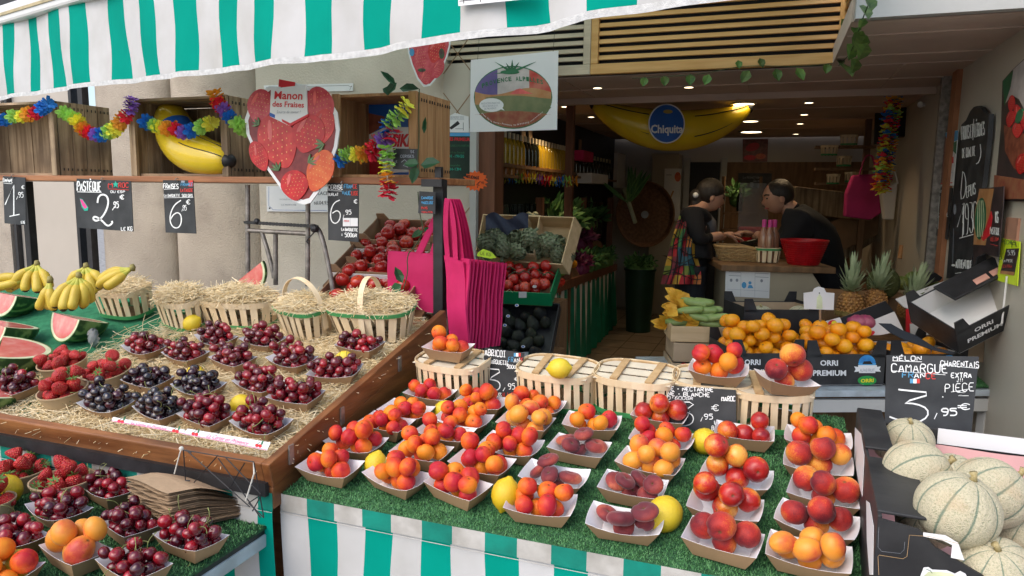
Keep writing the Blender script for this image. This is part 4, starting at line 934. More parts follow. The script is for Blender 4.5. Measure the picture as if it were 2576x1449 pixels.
def bunch(cpx, tips, zc, label, r=.0172, bulge=.5):
    """crown at pixel cpx; every banana ends at a tip pixel with a depth offset"""
    c = atz(*cpx, zc); t = thing('banana_bunch', label, 'bananas', c, None, 'bunches of bananas')
    mb = MB(); mb.tube([c+A3(0, 0, .010), c+A3(.003, 0, 0), c+A3(0, 0, -.012)], [.007, .010, .010], 8, mi=0); part('crown', mb, K['bancrown'], t, smooth=True)
    for i, (x, y, dz, bx, by) in enumerate(tips):
        e = atz(x, y, zc+dz); s_ = c+A3(0, 0, -.004)+nrm(e-c)*.006; m_ = (s_+e)/2+CR*bx*zc/FOC-CU*by*zc/FOC-CF*.02
        pts, R_, mi = [], [], []
        for k in range(15):
            u = k/14; pts.append(s_*(1-u)**2+m_*2*u*(1-u)+e*u*u)
            R_.append(r*(.38 if u < .12 else .38+.62*min(1, (u-.12)/.22))*(1 if u < .82 else max(.3, 1-((u-.82)/.18)**2*.72)))
        mb = MB(); mb.tube(pts, R_, 7, True)
        ring = lambda f: min(f)//7
        for fi, f in enumerate(mb.f):
            j = min(f)//7; mb.m[fi] = 1 if j < 3 else (2 if j >= 13 else 0)
        part('banana', mb, mats_(['banana', 'bangreen', 'bantip']), t, smooth=True)
        if i == 2:
            q = atz(bx*.5+x*.55+cpx[0]*.45, y*.55+cpx[1]*.45, zc-.03)
    return t
bunch((92, 662), [(45, 722, .03, -14, -2), (32, 728, 0, -22, 0), (65, 735, -.03, -10, 4), (95, 738, -.04, 8, 6), (125, 728, -.02, 20, 2), (110, 732, .03, 18, 0)], 2.62, 'big yellow banana bunch in front of the black post')
bunch((70, 700), [(-8, 705, 0, -4, -14), (-14, 722, -.02, -6, 8), (20, 728, .02, -4, 4)], 2.62, 'banana bunch lying at the left edge of the felt')
bunch((215, 668), [(180, 722, .02, -14, 0), (205, 738, -.02, -6, 6), (235, 742, -.03, 14, 6), (258, 722, 0, 26, 0), (248, 730, .02, 22, 2)], 2.6, 'rear banana bunch between the big bunch and the straw baskets')
bunch((197, 692), [(140, 776, -.02, -26, 0), (160, 784, -.05, -12, 8), (178, 782, -.04, 10, 8), (206, 776, 0, 30, 0), (226, 762, .03, 30, -4)], 2.42, 'front banana bunch with five fat bananas above the quarter watermelon')
bunch((125, 702), [(95, 778, .02, 14, 8), (140, 782, 0, 0, 10), (120, 776, .03, 12, 10)], 2.44, 'small banana bunch lying against the front bunch')
bunch((332, 672), [(245, 725, 0, -8, -8), (262, 725, -.04, 0, 10), (250, 712, .04, -10, -16)], 2.5, 'banana pair laid on the first straw basket')

# ================================================================== WOODEN BASKETS
K['paleboard'] = M('pale_board', (.66, .58, .45), .7, scale=9, var=.1, bump=.1)
def basket(name, label, c, R, wx, wy, h, taper=.9, nsl=18, band='bottom', top='rim', straw=0, handle=None, slw=.62, sq=3.2, slat='slat', dome=.04, seed=0, strawlab=None):
    """punnet of veneer slats; c = centre of the bottom, wx wy = size at the top"""
    t = thing(name, label, 'basket', c, R, 'slatted wooden baskets')
    def ring(a, k, z):
        ca, sa = cos(a), sin(a); q = (abs(ca)**sq+abs(sa)**sq)**(-1/sq); return A3(wx/2*k*q*ca, wy/2*k*q*sa, z)
    kz = lambda z: taper+(1-taper)*z/h
    mb = MB(); rr = random.Random(seed)
    per = [ring(2*pi*i/400, 1, 0) for i in range(401)]; L = np.cumsum([0]+[np.linalg.norm(per[i+1]-per[i]) for i in range(400)])
    angs = [np.interp(L[-1]*k/nsl, L, np.linspace(0, 2*pi, 401)) for k in range(nsl)]
    for k, a in enumerate(angs):
        wd = L[-1]/nsl*slw*(1+.12*rr.uniform(-1, 1)); p0, p1 = ring(a, kz(.004), .004), ring(a, kz(h), h); tg = nrm(ring(a+.02, 1, 0)-ring(a-.02, 1, 0)); tl = tg*rr.uniform(-.004, .004)
        nn = nrm(np.cross(tg, A3(0, 0, 1)))*.0016
        q = [p0-tg*wd/2*.92, p0+tg*wd/2*.92, p1+tg*wd/2+tl, p1-tg*wd/2+tl]; mb.hexa(q, [v+nn for v in q])
    part('slats', mb, K[slat], t, world=False)
    def hoop(z0, z1, off, th=.0022):
        m = MB(); N = 64
        def f(u, v):
            a = 2*pi*u; z = z0+(z1-z0)*(min(v, 1-v)*2 if False else [0, 1, 1, 0, 0][int(round(v*4))]); o = [off, off, off+th, off+th, off][int(round(v*4))]
            p = ring(a, kz(z), z); return p+nrm(A3(p[0]/wx, p[1]/wy, 0))*o
        m.grid(f, N, 4); return m
    part('rim', hoop(h-.018, h+.003, .0018), K[slat], t, world=False, smooth=30)
    mb = hoop(h-.016, h+.001, -.004); mb.lathe([(0, .006), (1, .006)], 40, sx=wx/2*taper*.93, sy=wy/2*taper*.93); part('lining', mb, K['slatdk'], t, world=False)
    if band == 'bottom': part('green_band', hoop(.002, .017, .0020), K['greenband'], t, world=False, smooth=30)
    if band == 'top': part('green_band', hoop(h-.016, h-.002, .0044), K['greenband'], t, world=False, smooth=30)
    if top == 'boards':
        mb = MB()
        for yy in (-.30, .02, .34): mb.box((0, yy*wy, h-.004), (wx*.93, wy*.25, .002))
        part('base_boards', mb, K['paleboard'], t, world=False)
        mb = MB(); mb.box((-wx*.2, 0, h+.003), (.022, wy*.93, .006), R=rotz(rr.uniform(-.12, .12))); mb.box((wx*.24, 0, h+.003), (.022, wy*.93, .006), R=rotz(rr.uniform(-.2, .05))); part('cross_slat', mb, K['slatdk'], t, world=False)
    if handle:
        ax, hh = handle; mb = MB(); P = []
        for i in range(25):
            a = pi*i/24; e = wx/2 if ax == 'x' else wy/2; z = h*.5+(h*.5+hh)*sin(a)**.8 if 0 < i < 24 else h*.3
            P.append(A3(cos(a)*e*1.0, 0, z) if ax == 'x' else A3(0, cos(a)*e*1.0, z))
        w_ = A3(0, 1, 0) if ax == 'x' else A3(1, 0, 0)
        for a, b in zip(P, P[1:]): d = nrm(np.cross(b-a, w_))*.0022; mb.hexa([a-w_*.010, a+w_*.010, b+w_*.010, b-w_*.010], [a-w_*.010+d, a+w_*.010+d, b+w_*.010+d, b-w_*.010+d])
        part('handle', mb, K[slat], t, world=False)
    if straw:
        RR = np.asarray(R, float); c = np.asarray(c, float)
        def pos(N):
            a = rs.rand(N)*6.283; f = np.sqrt(rs.rand(N))*.92; x = wx/2*f*np.cos(a)*1.08; y = wy/2*f*np.sin(a)*1.08; z = h-.012+dome*(1-f**2)+.012*rs.rand(N)
            return c+np.stack([x, y, z], 1) @ RR.T
        V, F = strands(straw, pos, (.04, .10), .0009, RR[:, 2], RR[:, 0], RR[:, 1], .014, .018, .45)
        mb = MB(); mb.lathe([(1., h-.025), (.8, h-.018+dome*.35), (.5, h-.016+dome*.75), (0, h-.014+dome)], 24, sx=wx/2*.95, sy=wy/2*.95); b = len(V); bv = np.array(mb.v) @ RR.T+c
        q = np.array([f if len(f) == 4 else list(f)+[f[-1]] for f in mb.f if len(f) in (3, 4)])
        np_obj('straw', np.concatenate([V, bv]), np.concatenate([F, q+b]), [K['straw'], K['strawmat']], strawlab or 'straw filling '+label, 'straw', 'stuff', np.concatenate([np.zeros(len(F)), np.ones(len(q))]))
    return t
def bpos(px, py, pl, lift=.004): return onp(px, py, pl)+pl[1]*lift
# upside down baskets at the back of the apricot table
BW = [(1146, 985, .235, .17, -6, 'upturned basket under a tray of apricots and behind the apricot price board'), (1405, 1010, .245, .17, -4, 'upturned basket carrying a lemon'), (1600, 1026, .245, .17, -3, 'empty upturned basket between the lemon basket and the peach price board'), (1935, 1062, .215, .17, 8, 'upturned basket with a tilted tray of peaches on it')]
for i, (x, y, a, b, yw, lb) in enumerate(BW):
    c = bpos(x, y, TA); basket('slatted_basket', lb, c, TAR @ rotz(rad(yw)), a, b, .115, .985, 24, 'bottom', 'boards', seed=i, slw=.66)
B0, B1, B3 = [bpos(BW[k][0], BW[k][1], TA) for k in (0, 1, 3)]
def tray_on(px, py, c, R, yaw, roll, kind, n, r, wh, seed, adj, big=False):
    pl = (np.asarray(c)+TAn*.122, TAn); tray(px, py, kind, n, r, wh, pl, TAR, yaw, seed, big, adj, lift=.0, roll=roll)
tray_on(1130, 900, B0, TAR, -6, 0, AP, 7, .0235, 'in the tray on the upturned basket by the pink bags', 501, ADJ[AP])
tray_on(1970, 985, B3, TAR, 30, 12, PE, 4, .031, 'in the tilted tray on the right upturned basket', 502, ADJ[PE], True)
B2 = onp(1806, 960, plane(atz(1806, 960, 2.15), TAn))
basket('slatted_basket', 'upturned basket behind the peach price board, under a tray of apricots', bpos(1790, 1040, TA), TAR @ rotz(rad(4)), .225, .16, .115, .985, 22, 'bottom', 'boards', seed=9)
tray_on(1806, 958, bpos(1790, 1040, TA), TAR, -2, 0, AP, 7, .0245, 'in the tray on the basket behind the peach price board', 503, ADJ[AP])
lemon(1407, 927, plane(B1+TAn*.122, TAn), .031, 'fat lemon lying on the upturned basket', (1, .1, .12), .0)
# straw filled baskets in the cherry display
STB = [(322, 790, .245, .15, .115, -4, 'bottom', None, 'first straw basket, with bananas lying on it', .02), (470, 818, .215, .14, .115, -16, 'bottom', None, 'second straw basket, behind the deep yellow lemon', .04),
       (612, 814, .315, .15, .105, 4, 'bottom', None, 'widest straw basket, before the red watermelon slice', .045), (775, 838, .215, .15, .11, -14, 'top', ('x', .10), 'straw basket with a round bent handle', .03),
       (945, 845, .31, .17, .115, 4, 'top', ('y', .10), 'large straw basket with an upright flat handle and green rim', .045)]
for i, (x, y, a, b, h, yw, bd, hd, lb, dm) in enumerate(STB):
    basket('straw_basket', lb, bpos(x, y, TC), TCR @ rotz(rad(yw)), a, b, h, .88 if bd == 'bottom' else .80, 18, bd, 'rim', 900, hd, seed=20+i, dome=dm, strawlab=f'tangled straw heaped in the {lb.split(",")[0]}', slat='slat')

# ================================================================== PRICE BOARDS ON THE STALLS
def small_flag(S_, x0, y0, x1, y1):
    w = (x1-x0)/3
    for k, m in enumerate(('chalkblue', 'chalk', 'chalkred')): S_.poly(rect(x0+k*w, y0, x0+(k+1)*w, y1), m)
pA = plane(onp(1260, 998, TA)+TAn*.03, nrm(A3(.03, -1, .12)))
S_ = Sign('price_board', 'black chalk price board for apricots between the upturned baskets', 'price board', [(655, 1176), (977, 1225), (975, 1560), (1045, 1545), (1045, 1545)][:0] or [(1084, 1178), (1382, 1218), (1335, 1555), (1042, 1530)], pA, 'board', .004, zE)
S_.text('ABRICOT', 1086, 1186, 1242, 1235, 7, dy=18).line([(1092, 1228), (1240, 1248)], 5).text('LA BARQUETTE', 1076, 1258, 1265, 1290, 5, dy=22).line([(1115, 1294), (1270, 1304)], 4)
S_.text('FR', 1264, 1248, 1300, 1285, 5, 'chalkblue').text('AN', 1306, 1252, 1346, 1288, 5).text('CE', 1350, 1254, 1374, 1290, 5, 'chalkred'); small_flag(S_, 1304, 1218, 1356, 1244)
S_.text('500gr', 1252, 1308, 1336, 1335, 6); S_.line([(1085, 1333), (1226, 1345), (1108, 1416), (1175, 1424), (1202, 1450), (1195, 1490), (1150, 1505), (1072, 1492)], 11, sm=1)
S_.line([(1222, 1505), (1238, 1478)], 6).text('95', 1262, 1448, 1312, 1490, 7).text('€', 1306, 1398, 1344, 1428, 5).text('ROUSS', 1160, 1518, 1210, 1550, 5).text('ILLON', 1216, 1515, 1330, 1548, 5, 'chalkred').done()
pP = plane(onp(1760, 1085, TA)+TAn*.02, nrm(A3(-.10, -1, .18)))
S_ = Sign('price_board', 'black chalk price board for peaches and nectarines in front of a basket', 'price board', [(-200, 8), (402, 50), (405, 370), (-205, 345)], pP, 'board', .004, zI)
S_.text('PÊCHE - NECTARINE', -195, 22, 232, 52, 7, dy=10).text('JAUNE - BLANCHE', -195, 58, 205, 90, 7, dy=12).text('=500-600gr', -195, 92, 78, 118, 5, dy=6).text('MAROC', 296, 96, 398, 132, 7).line([(300, 126), (396, 134)], 4)
S_.line([(-110, 138), (108, 140), (10, 212), (65, 225), (88, 262), (70, 305), (10, 322), (-60, 310)], 10, sm=1).line([(138, 285), (152, 252)], 6).text('95', 166, 230, 228, 268, 8).text('€', 218, 160, 274, 205, 7).text('LA', 242, 280, 290, 308, 7).text('BARQ', 222, 318, 300, 350, 7).done()
pM = plane(atz(2340, 1140, 1.80), nrm(A3(-.02, -1, .20)))
S_ = Sign('price_board', 'large black chalk price board for melons standing in the melon box', 'price board', [(2230, 893), (2463, 897), (2438, 1146), (2224, 1132)], pM, 'board', .005)
S_.z = lambda x, y: zF(x, y)
S_.text('MÉLON', 1590, 1240, 1802, 1275, 8).line([(1585, 1276), (1808, 1284)], 6).text('CAMARGUE', 1578, 1298, 1998, 1362, 10, dy=6).line([(1580, 1352), (1985, 1382)], 5).text('CHARENTAIS', 1948, 1275, 2236, 1318, 8, dy=10).line([(1945, 1306), (2236, 1334)], 5)
S_.text('FR', 1660, 1362, 1742, 1402, 9, 'chalkblue').text('AN', 1750, 1366, 1830, 1406, 9).text('CE', 1838, 1370, 1910, 1412, 9, 'chalkred'); small_flag(S_, 1718, 1412, 1792, 1446); S_.text('EXTRA', 2028, 1368, 2180, 1404, 9).text('!!!', 2076, 1408, 2114, 1432, 6)
S_.z = zI
S_.text('PIÈCE', 1975, 5, 2190, 66, 8, dy=-12).line([(2020, 64), (2164, 40)], 5).line([(2068, 68), (2130, 66), (2075, 92), (2152, 92)], 5).line([(1954, 98), (1962, 104)], 10)
S_.line([(1625, 44), (1640, 48), (1898, 72), (1648, 146), (1760, 152), (1845, 190), (1848, 250), (1770, 296), (1680, 288), (1600, 266), (1558, 250)], 15, sm=1).line([(1895, 268), (1916, 222)], 8).text('95', 1950, 188, 2062, 240, 13, sp=5.2).text('€', 2070, 152, 2162, 196, 9).done()
K['signprint'] = K['inkred']
def strip(pts, label, tx):
    S_ = Sign('paper_strip', label, 'paper strip', pts, plane(C(0, -.032, .012), nrm(A3(0, -1, .30))), 'whitep', .0015, zG)
    P = [np.array(q, float) for q in pts]; ed = (P[3]*.94+P[0]*.06, P[2]*.94+P[1]*.06); S_.line([ed[0]+(2, -2), ed[1]+(-2, -2)], 5, 'chalkpink')
    f = lambda u, v: tuple(P[0]*(1-u)*(1-v)+P[1]*u*(1-v)+P[2]*u*v+P[3]*(1-u)*v)
    S_.print(tx, f(.27, .78), f(.76, .78), f(.27, .22), 'chalkpink', shear=.35)
    for u in (.12, .88):
        c = f(u, .52); S_.blob(c[0]-12, c[1]+4, 13, 13, 'inkred').blob(c[0]+12, c[1]+8, 13, 13, 'inkred').line([(c[0]-10, c[1]-4), (c[0]+14, c[1]-24)], 4, 'inkgreen').blob(c[0]+28, c[1]-16, 6, 18, 'inkgreen', rot=.4)
    S_.done()
strip([(850, 252), (1392, 348), (1380, 378), (838, 284)], 'white paper strip with pink script, left one on the front board', 'La Cerise en Provence')
strip([(1412, 340), (2036, 444), (2008, 505), (1372, 380)], 'white paper strip with pink script, right one on the front board', 'La Cerise en Provence')

# ------------------------------------------------------------------ folded bags and wire rack at the low table
t = thing('bag_pile', 'pile of folded brown paper bags on the low table', 'paper bags', onz(470, 1300, LZ), None)
bl, br = onz(325, 1292, LZ+.02), onz(425, 1330, LZ+.02)
ux = nrm(br-bl); uy = nrm(np.cross(A3(0, 0, 1), ux)); wdt = np.linalg.norm(br-bl)*1.05
mb = MB(); N = 40
tx = nrm(onz(600, 1290, LZ+.02)-br); rr = random.Random(3)
for k in range(N):
    z = LZ+.012+.0025*k; f = k/N; o = rr.uniform(-.003, .003); tl = A3(0, 0, -.0018*(N-k)*.0)
    p = bl+A3(0, 0, z-bl[2])+ux*o+tx*rr.uniform(-.004, .003); L_ = .20-.045*f
    def fn(u, v, p=p, f=f, k=k): return p+ux*wdt*v+tx*L_*u+A3(0, 0, .004*sin(v*6+k)*(1-u)-.085*f*max(0, u-.35)**1.3*(1.0)+.0012*sin(k*1.7+v*20)*(1-u))
    mb.grid(fn, 8, 5); b = len(mb.v)
part('folded_bag', mb, K['bagpaper'], t)
mb = MB(); p = bl+A3(0, 0, LZ+.012+.0025*N-bl[2]); mb.grid(lambda u, v: p+ux*(wdt*1.02*v-.002)+tx*(.175*u-.004)+A3(0, 0, .003+.004*sin(v*5)-.085*max(0, u-.35)**1.3), 12, 6); part('top_bag', mb, K['bagpaper'], t)
K['wire'] = M('black_wire', (.012, .012, .015), .5)
def wireat(x, y, Y=CBY-.075): return ony(*zG(x, y), Y)
mb = MB()
for a, b in (((1380, 500), (1910, 590)), ((1380, 500), (1395, 730)), ((1910, 590), (1985, 1010)), ((1400, 500), (1880, 930)), ((1640, 560), (1960, 1010)), ((1840, 600), (1720, 800)), ((1640, 540), (1460, 745)), ((1960, 840), (1870, 900)), ((1960, 850), (1900, 960)), ((1395, 730), (1430, 730)), ((1700, 560), (1960, 830)), ((1870, 900), (1985, 1010)), ((1380, 500), (1440, 520))): mb.tube([wireat(*a), wireat(*b)], .0015, 5)
obj('wire_rack', mb, K['wire'], loc=wireat(1600, 700), world=True, label='black wire rack hanging on the striped cloth behind the paper bags', cat='wire rack')
mb = MB(); mb.tube([wireat(1370, 480, CBY-.04), wireat(1355, 520), wireat(1312, 680)], .0016, 5); mb.tube([wireat(1910, 590, CBY-.06), wireat(1912, 680), wireat(1850, 880)], .002, 5); mb.ball(wireat(1365, 490, CBY-.06), .006, 8, 6)
obj('string', mb, K['string'], loc=wireat(1600, 560), world=True, label='white strings tied to the wire rack', cat='string')
# ================================================================== SHELF, CRATES AND WHAT HANGS THERE
SY = 2.45; SZ = ony(560, 444, SY)[2]
sx1 = ony(1112, 460, SY)[0]; sx0 = -4.6
sh = thing('display_shelf', 'long brown wooden shelf on black posts above the cherry display', 'shelf', (-2.4, SY+.15, SZ))
mb = MB(); mb.box(((sx0+sx1)/2, SY+.16, SZ-.013), (sx1-sx0, .32, .026)); part('board', mb, K['shelfwood'], sh, bevel=.003)
px_ = ony(1107, 600, SY+.03)
for x, y in ((px_[0], SY+.03), (ony(75, 560, SY+.26)[0], SY+.26)):
    mb = MB(); mb.box((x, y, (SZ-.027+.75)/2), (.042, .042, SZ-.027-.75)); po_ = part('post', mb, K['black'], sh, bevel=.003); pf_ = po_ if x == px_[0] else pf_
mb = MB(); mb.box((px_[0]-.005, SY-.01, SZ-.020), (.085, .05, .028)); mb.box((px_[0]+.02, SY-.02, SZ+.02), (.025, .02, .04)); part('clamp', mb, K['black'], pf_)

def open_crate(name, label, x0, x1, z0, h, depth, nb=4, mat='crate', math='crateh', back='crate', Y=SY+.0):
    """crate lying on its side, open towards the street"""
    t = thing(name, label, 'wooden crate', ((x0+x1)/2, Y+depth/2, z0), None, 'old wooden crates on the shelf'); th = .012
    for xx in (x0, x1):
        mb = MB(); w_ = (depth-.02)/nb
        for k in range(nb): mb.box((xx+(th/2 if xx == x0 else -th/2), Y+.02+w_*(k+.5), z0+h/2), (th, w_-.004, h-.004))
        so_ = part('side', mb, K[mat], t, bevel=.0015)
        mb = MB(); s_ = 1 if xx == x0 else -1
        for k in range(nb):
            for zz in (z0+.03, z0+h-.03):
                for q in (-.3, .0, .3): mb.tube([(xx-s_*.0045, Y+.02+w_*(k+.5+q), zz-.006), (xx-s_*.0045, Y+.02+w_*(k+.5+q), zz+.006)], .0022, 5)
        part('nail_stains', mb, K['inkblack'], so_) if xx == x1 else None
        mb = MB(); mb.box((xx+s_*.018, Y+.008, z0+h/2), (.034, .016, h)); part('corner_post', mb, K[mat], t, bevel=.002)
    for zz in (z0, z0+h):
        mb = MB(); s_ = 1 if zz == z0 else -1; w_ = (depth-.02)/3
        for k in range(3): mb.box(((x0+x1)/2, Y+.02+w_*(k+.5), zz+s_*.006), (x1-x0-.026, w_-.004, .011))
        part('floor_boards' if zz == z0 else 'top_boards', mb, K[math], t)
    if back:
        mb = MB(); n = 5; w_ = (x1-x0-.03)/n
        for k in range(n): mb.box((x0+.015+w_*(k+.5), Y+depth-.005, z0+h/2), (w_-.006, .009, h-.03))
        part('back_boards', mb, K[back], t)
    return t
X_ = lambda px, py, Y=SY: ony(px, py, Y)[0]
def dep(px, py, X): return onx(px, py, X)[1]
h1 = ony(120, 252, SY)[2]-SZ
c1 = X_(138, 350); open_crate('fruit_crate', 'greyish open crate with a flower garland at the left end of the shelf', X_(-190, 350), c1, SZ, h1, max(.22, min(.34, dep(280, 350, c1)-SY)), 4)
c2 = X_(572, 350); h2 = ony(450, 242, SY)[2]-SZ
open_crate('fruit_crate', 'open crate holding the inflatable banana', X_(325, 350), c2, SZ, h2, .30, 4)
c3 = X_(1048, 350); h3 = ony(1040, 228, SY)[2]-SZ
open_crate('fruit_crate', 'orange brown open crate with a poster inside, next to the opening', X_(835, 350), c3, SZ, h3, .30, 4, 'crateo', 'crateo', 'crateo')
# inflatable banana in the crate
t = thing('inflatable_banana', 'shiny yellow inflatable banana lying in the middle crate', 'inflatable', ony(500, 400, SY+.12))
P = smooth_([ony(425, 275, SY+.2), ony(445, 345, SY+.14), ony(490, 390, SY+.08), ony(575, 405, SY+.02)], 3); n = len(P)
mb = MB(); R_ = [.105*(max(.05, sin(pi*(.10+.83*i/(n-1)))))**.75*.92 for i in range(n)]; mb.tube(P, R_, 20); part('body', mb, K['yellow'], t, smooth=True)
e = P[-1]; d = nrm(P[-1]-P[-4]); mb = MB(); mb.tube([e-d*.012, e+d*.012, e+d*.03], [R_[-1]*1.15, R_[-1]*1.0, R_[-1]*.6], 16); part('black_tip', mb, K['inkblack'], t, smooth=60)
k = int(n*.43); f_ = nrm(P[k+1]-P[k-1]); mb = MB()
xb = nrm(np.cross(f_, A3(0, 0, 1))); yb = np.cross(xb, f_); vw = nrm(CO-P[k]); vw = nrm(vw-f_*np.dot(vw, f_)); sd = np.cross(f_, vw)
mb.grid(lambda u, v: P[k]+f_*(.10*(v-.5))+(vw*cos(-.25+1.35*(u-.05))-sd*sin(-.25+1.35*(u-.05))*1)*R_[k]*1.03, 10, 8); part('blue_label', mb, K['blueprint'], t, smooth=True)
for a in (-.5, .35):
    mb = MB(); mb.tube([P[i]+(vw*cos(a)+sd*sin(a))*R_[i]*1.005 for i in range(int(n*.62), n-1)], .0022, 5); part('black_line', mb, K['inkblack'], t)

# ------------------------------------------------------------------ garlands
PET = {c: M('petal_'+c, v, .8, scale=12, var=.2, rand=.1) for c, v in dict(red=(.80, .03, .06), orange=(.90, .40, .04), yellow=(.88, .80, .08), green=(.42, .72, .16), blue=(.02, .19, .62), purple=(.36, .16, .60)).items()}
def flower_mesh(c, k):
    r = random.Random(k); mb = MB()
    for ly in range(3):
        n = 7; z = (ly-1)*.35
        for i in range(n):
            a = 2*pi*(i+ly*.4+r.uniform(-.15, .15))/n; l = 1.0+r.uniform(-.15, .12); up = (ly-1)*.35+r.uniform(-.15, .25); c_, s_ = cos(a), sin(a); w_ = .42
            pts = [(.12*c_, .12*s_, z), (.5*l*c_-w_*s_, .5*l*s_+w_*c_, z+up*.5+.1), (l*c_-w_*.6*s_, l*s_+w_*.6*c_, z+up), (1.08*l*c_, 1.08*l*s_, z+up-.1), (l*c_+w_*.6*s_, l*s_-w_*.6*c_, z+up), (.5*l*c_+w_*s_, .5*l*s_-w_*c_, z+up*.5-.1)]
            mb.add(pts, [(0, 1, 2, 3), (0, 3, 4, 5)])
    return mb.mesh('flower', PET[c])
FLW = {(c, k): flower_mesh(c, k) for c in PET for k in range(2)}
def garland(label, pts, Y, size=.031, grp='flower garlands on the crates', zc=None):
    """pts: pixel and colour of every flower"""
    W = [(atz(x, y, zc) if zc else ony(x, y, Y), c) for x, y, c in pts]; t = thing('flower_garland', label, 'garland', W[len(W)//2][0], None, grp)
    mb = MB(); mb.tube([p for p, c in W], .0018, 5); part('string', mb, K['string'], t)
    for i, (p, c) in enumerate(W):
        d = nrm(W[min(i+1, len(W)-1)][0]-W[max(i-1, 0)][0]); x = nrm(np.cross(d, A3(.3, -.8, .5))); R = np.array([x, np.cross(d, x), d]).T
        part('flower', FLW[(c, i % 2)], None, t, loc=p-FR[t.name][0], R=R, sc=size*rnd.uniform(.9, 1.1))
    return t
GY = SY-.03
garland('paper flower garland across the leftmost crate, violet to blue', [(-6, 303, 'purple'), (14, 300, 'blue'), (36, 292, 'green'), (58, 292, 'yellow'), (76, 287, 'orange'), (90, 284, 'red'), (108, 272, 'blue'), (118, 264, 'blue')], GY)
garland('paper flower garland hanging between the leftmost and the middle crate', [(165, 285, 'green'), (180, 292, 'green'), (198, 308, 'yellow'), (212, 325, 'orange'), (226, 334, 'red'), (244, 338, 'purple'), (260, 338, 'blue'), (275, 330, 'green'), (290, 324, 'yellow'), (303, 306, 'orange'), (318, 292, 'red'), (328, 272, 'purple'), (330, 258, 'purple')], GY+.0)
garland('paper flower garland hanging across the front of the inflatable banana', [(372, 308, 'blue'), (390, 315, 'green'), (402, 320, 'yellow'), (425, 322, 'orange'), (446, 326, 'red'), (464, 332, 'purple'), (484, 328, 'blue'), (508, 318, 'green'), (530, 310, 'yellow')], GY)
garland('paper flower garland going down the right edge of the banana crate', [(543, 242, 'orange'), (552, 262, 'red'), (565, 278, 'purple'), (582, 296, 'blue'), (600, 314, 'green'), (612, 322, 'green'), (540, 300, 'yellow')][:6], GY)
garland('paper flower garland drooping left inside the right crate', [(1018, 268, 'yellow'), (1000, 292, 'green'), (984, 306, 'green'), (975, 318, 'blue'), (986, 338, 'red'), (965, 352, 'purple'), (942, 362, 'red'), (940, 380, 'red'), (918, 385, 'orange'), (900, 388, 'yellow'), (872, 388, 'green'), (860, 400, 'blue')], GY)
garland('paper flower garland end falling below the shelf, green to red', [(972, 380, 'green'), (975, 398, 'green'), (970, 420, 'yellow'), (975, 448, 'orange'), (978, 472, 'red'), (976, 482, 'red')], GY-.03)

# ------------------------------------------------------------------ big fruit signs
def berries(S_, items):
    for cx, cy, w_, h_, rot, m in items:
        pts = []
        for i in range(26):
            a = 2*pi*i/26; q = 1-.18*max(0, sin(a))**2; x, y = w_/2*cos(a)*(1-.38*max(0, sin(a))**1.5), h_/2*sin(a); pts.append((cx+x*cos(rot)-y*sin(rot), cy+x*sin(rot)+y*cos(rot)))
        S_.poly(pts, m, lay=1); c = S_.layer
        rr = random.Random(int(cx*7+cy))
        for i in range(-4, 5):
            for j in range(-4, 5):
                x, y = (i+.5*(j % 2))*w_*.125, j*h_*.115
                if (x/(w_*.44))**2+(y/(h_*.45))**2 < (1 if y < 0 else .72): S_.blob(cx+x*cos(rot)-y*sin(rot)+rr.uniform(-1, 1), cy+x*sin(rot)+y*cos(rot), max(w_*.013, .5), max(w_*.02, .8), 'seed', n=6, lay=1.15)
        S_.blob(cx-w_*.2, cy-h_*.2, w_*.06, h_*.2, 'glint', n=10, rot=rot+.3, lay=1.1)
K['leafprint'] = M('leaf_print', (.05, .13, .04), .4, (.16, .24, .10), scale=40); K['seed'] = M('seed_print', (.75, .42, .16), .5); K['glint'] = M('pale_red_print', (.66, .12, .11), .4, scale=20, var=.2)
K['ink_r1'] = M('strawberry_print', (.40, .004, .010), .35, (.58, .015, .02), scale=30); K['ink_r2'] = M('strawberry_print_light', (.46, .010, .014), .35, (.62, .04, .035), scale=30); K['ink_r3'] = M('strawberry_print_pink', (.48, .03, .05), .4, (.60, .09, .11), scale=30); K['ink_r4'] = M('strawberry_print_orange', (.62, .08, .02), .4, (.70, .16, .04), scale=30); K['ink_bg'] = M('berry_gap_print', (.16, .012, .015), .4, (.24, .03, .03), scale=30); K['ink_dk'] = M('dark_leaf_print', (.06, .02, .02), .4, (.05, .10, .04), scale=30)
pS1 = PY(SY-.05, 0, 2, z=SZ)
heart = [(2030, 650), (2110, 655), (2115, 600), (2230, 622), (2310, 652), (2390, 660), (2470, 730), (2545, 850), (2562, 980), (2545, 1110), (2490, 1270), (2410, 1440), (2345, 1530), (2295, 1545), (2215, 1520), (2120, 1425), (2010, 1270), (1920, 1150), (1860, 1010), (1848, 900), (1880, 800), (1950, 710)]
S_ = Sign('strawberry_sign', 'large white edged drop shaped sign printed with strawberries, before the shelf', 'sign', heart, pS1, 'whitep', .006, zA)
hc = np.array([2205, 1050]); S_.poly([tuple(hc+(np.array(q)-hc)*.925) for q in heart], 'ink_bg')
berries(S_, [(1960, 800, 190, 260, .2, 'ink_r3'), (2420, 800, 210, 300, -.3, 'ink_r3'), (2440, 960, 170, 280, .2, 'ink_r2'), (2100, 1070, 290, 420, -.35, 'ink_r2'), (2330, 1010, 250, 300, .3, 'ink_r1'), (1960, 1180, 130, 240, -.4, 'ink_r1'), (2420, 1290, 200, 330, .35, 'ink_r4'), (2230, 1400, 210, 230, -.1, 'ink_r1')])
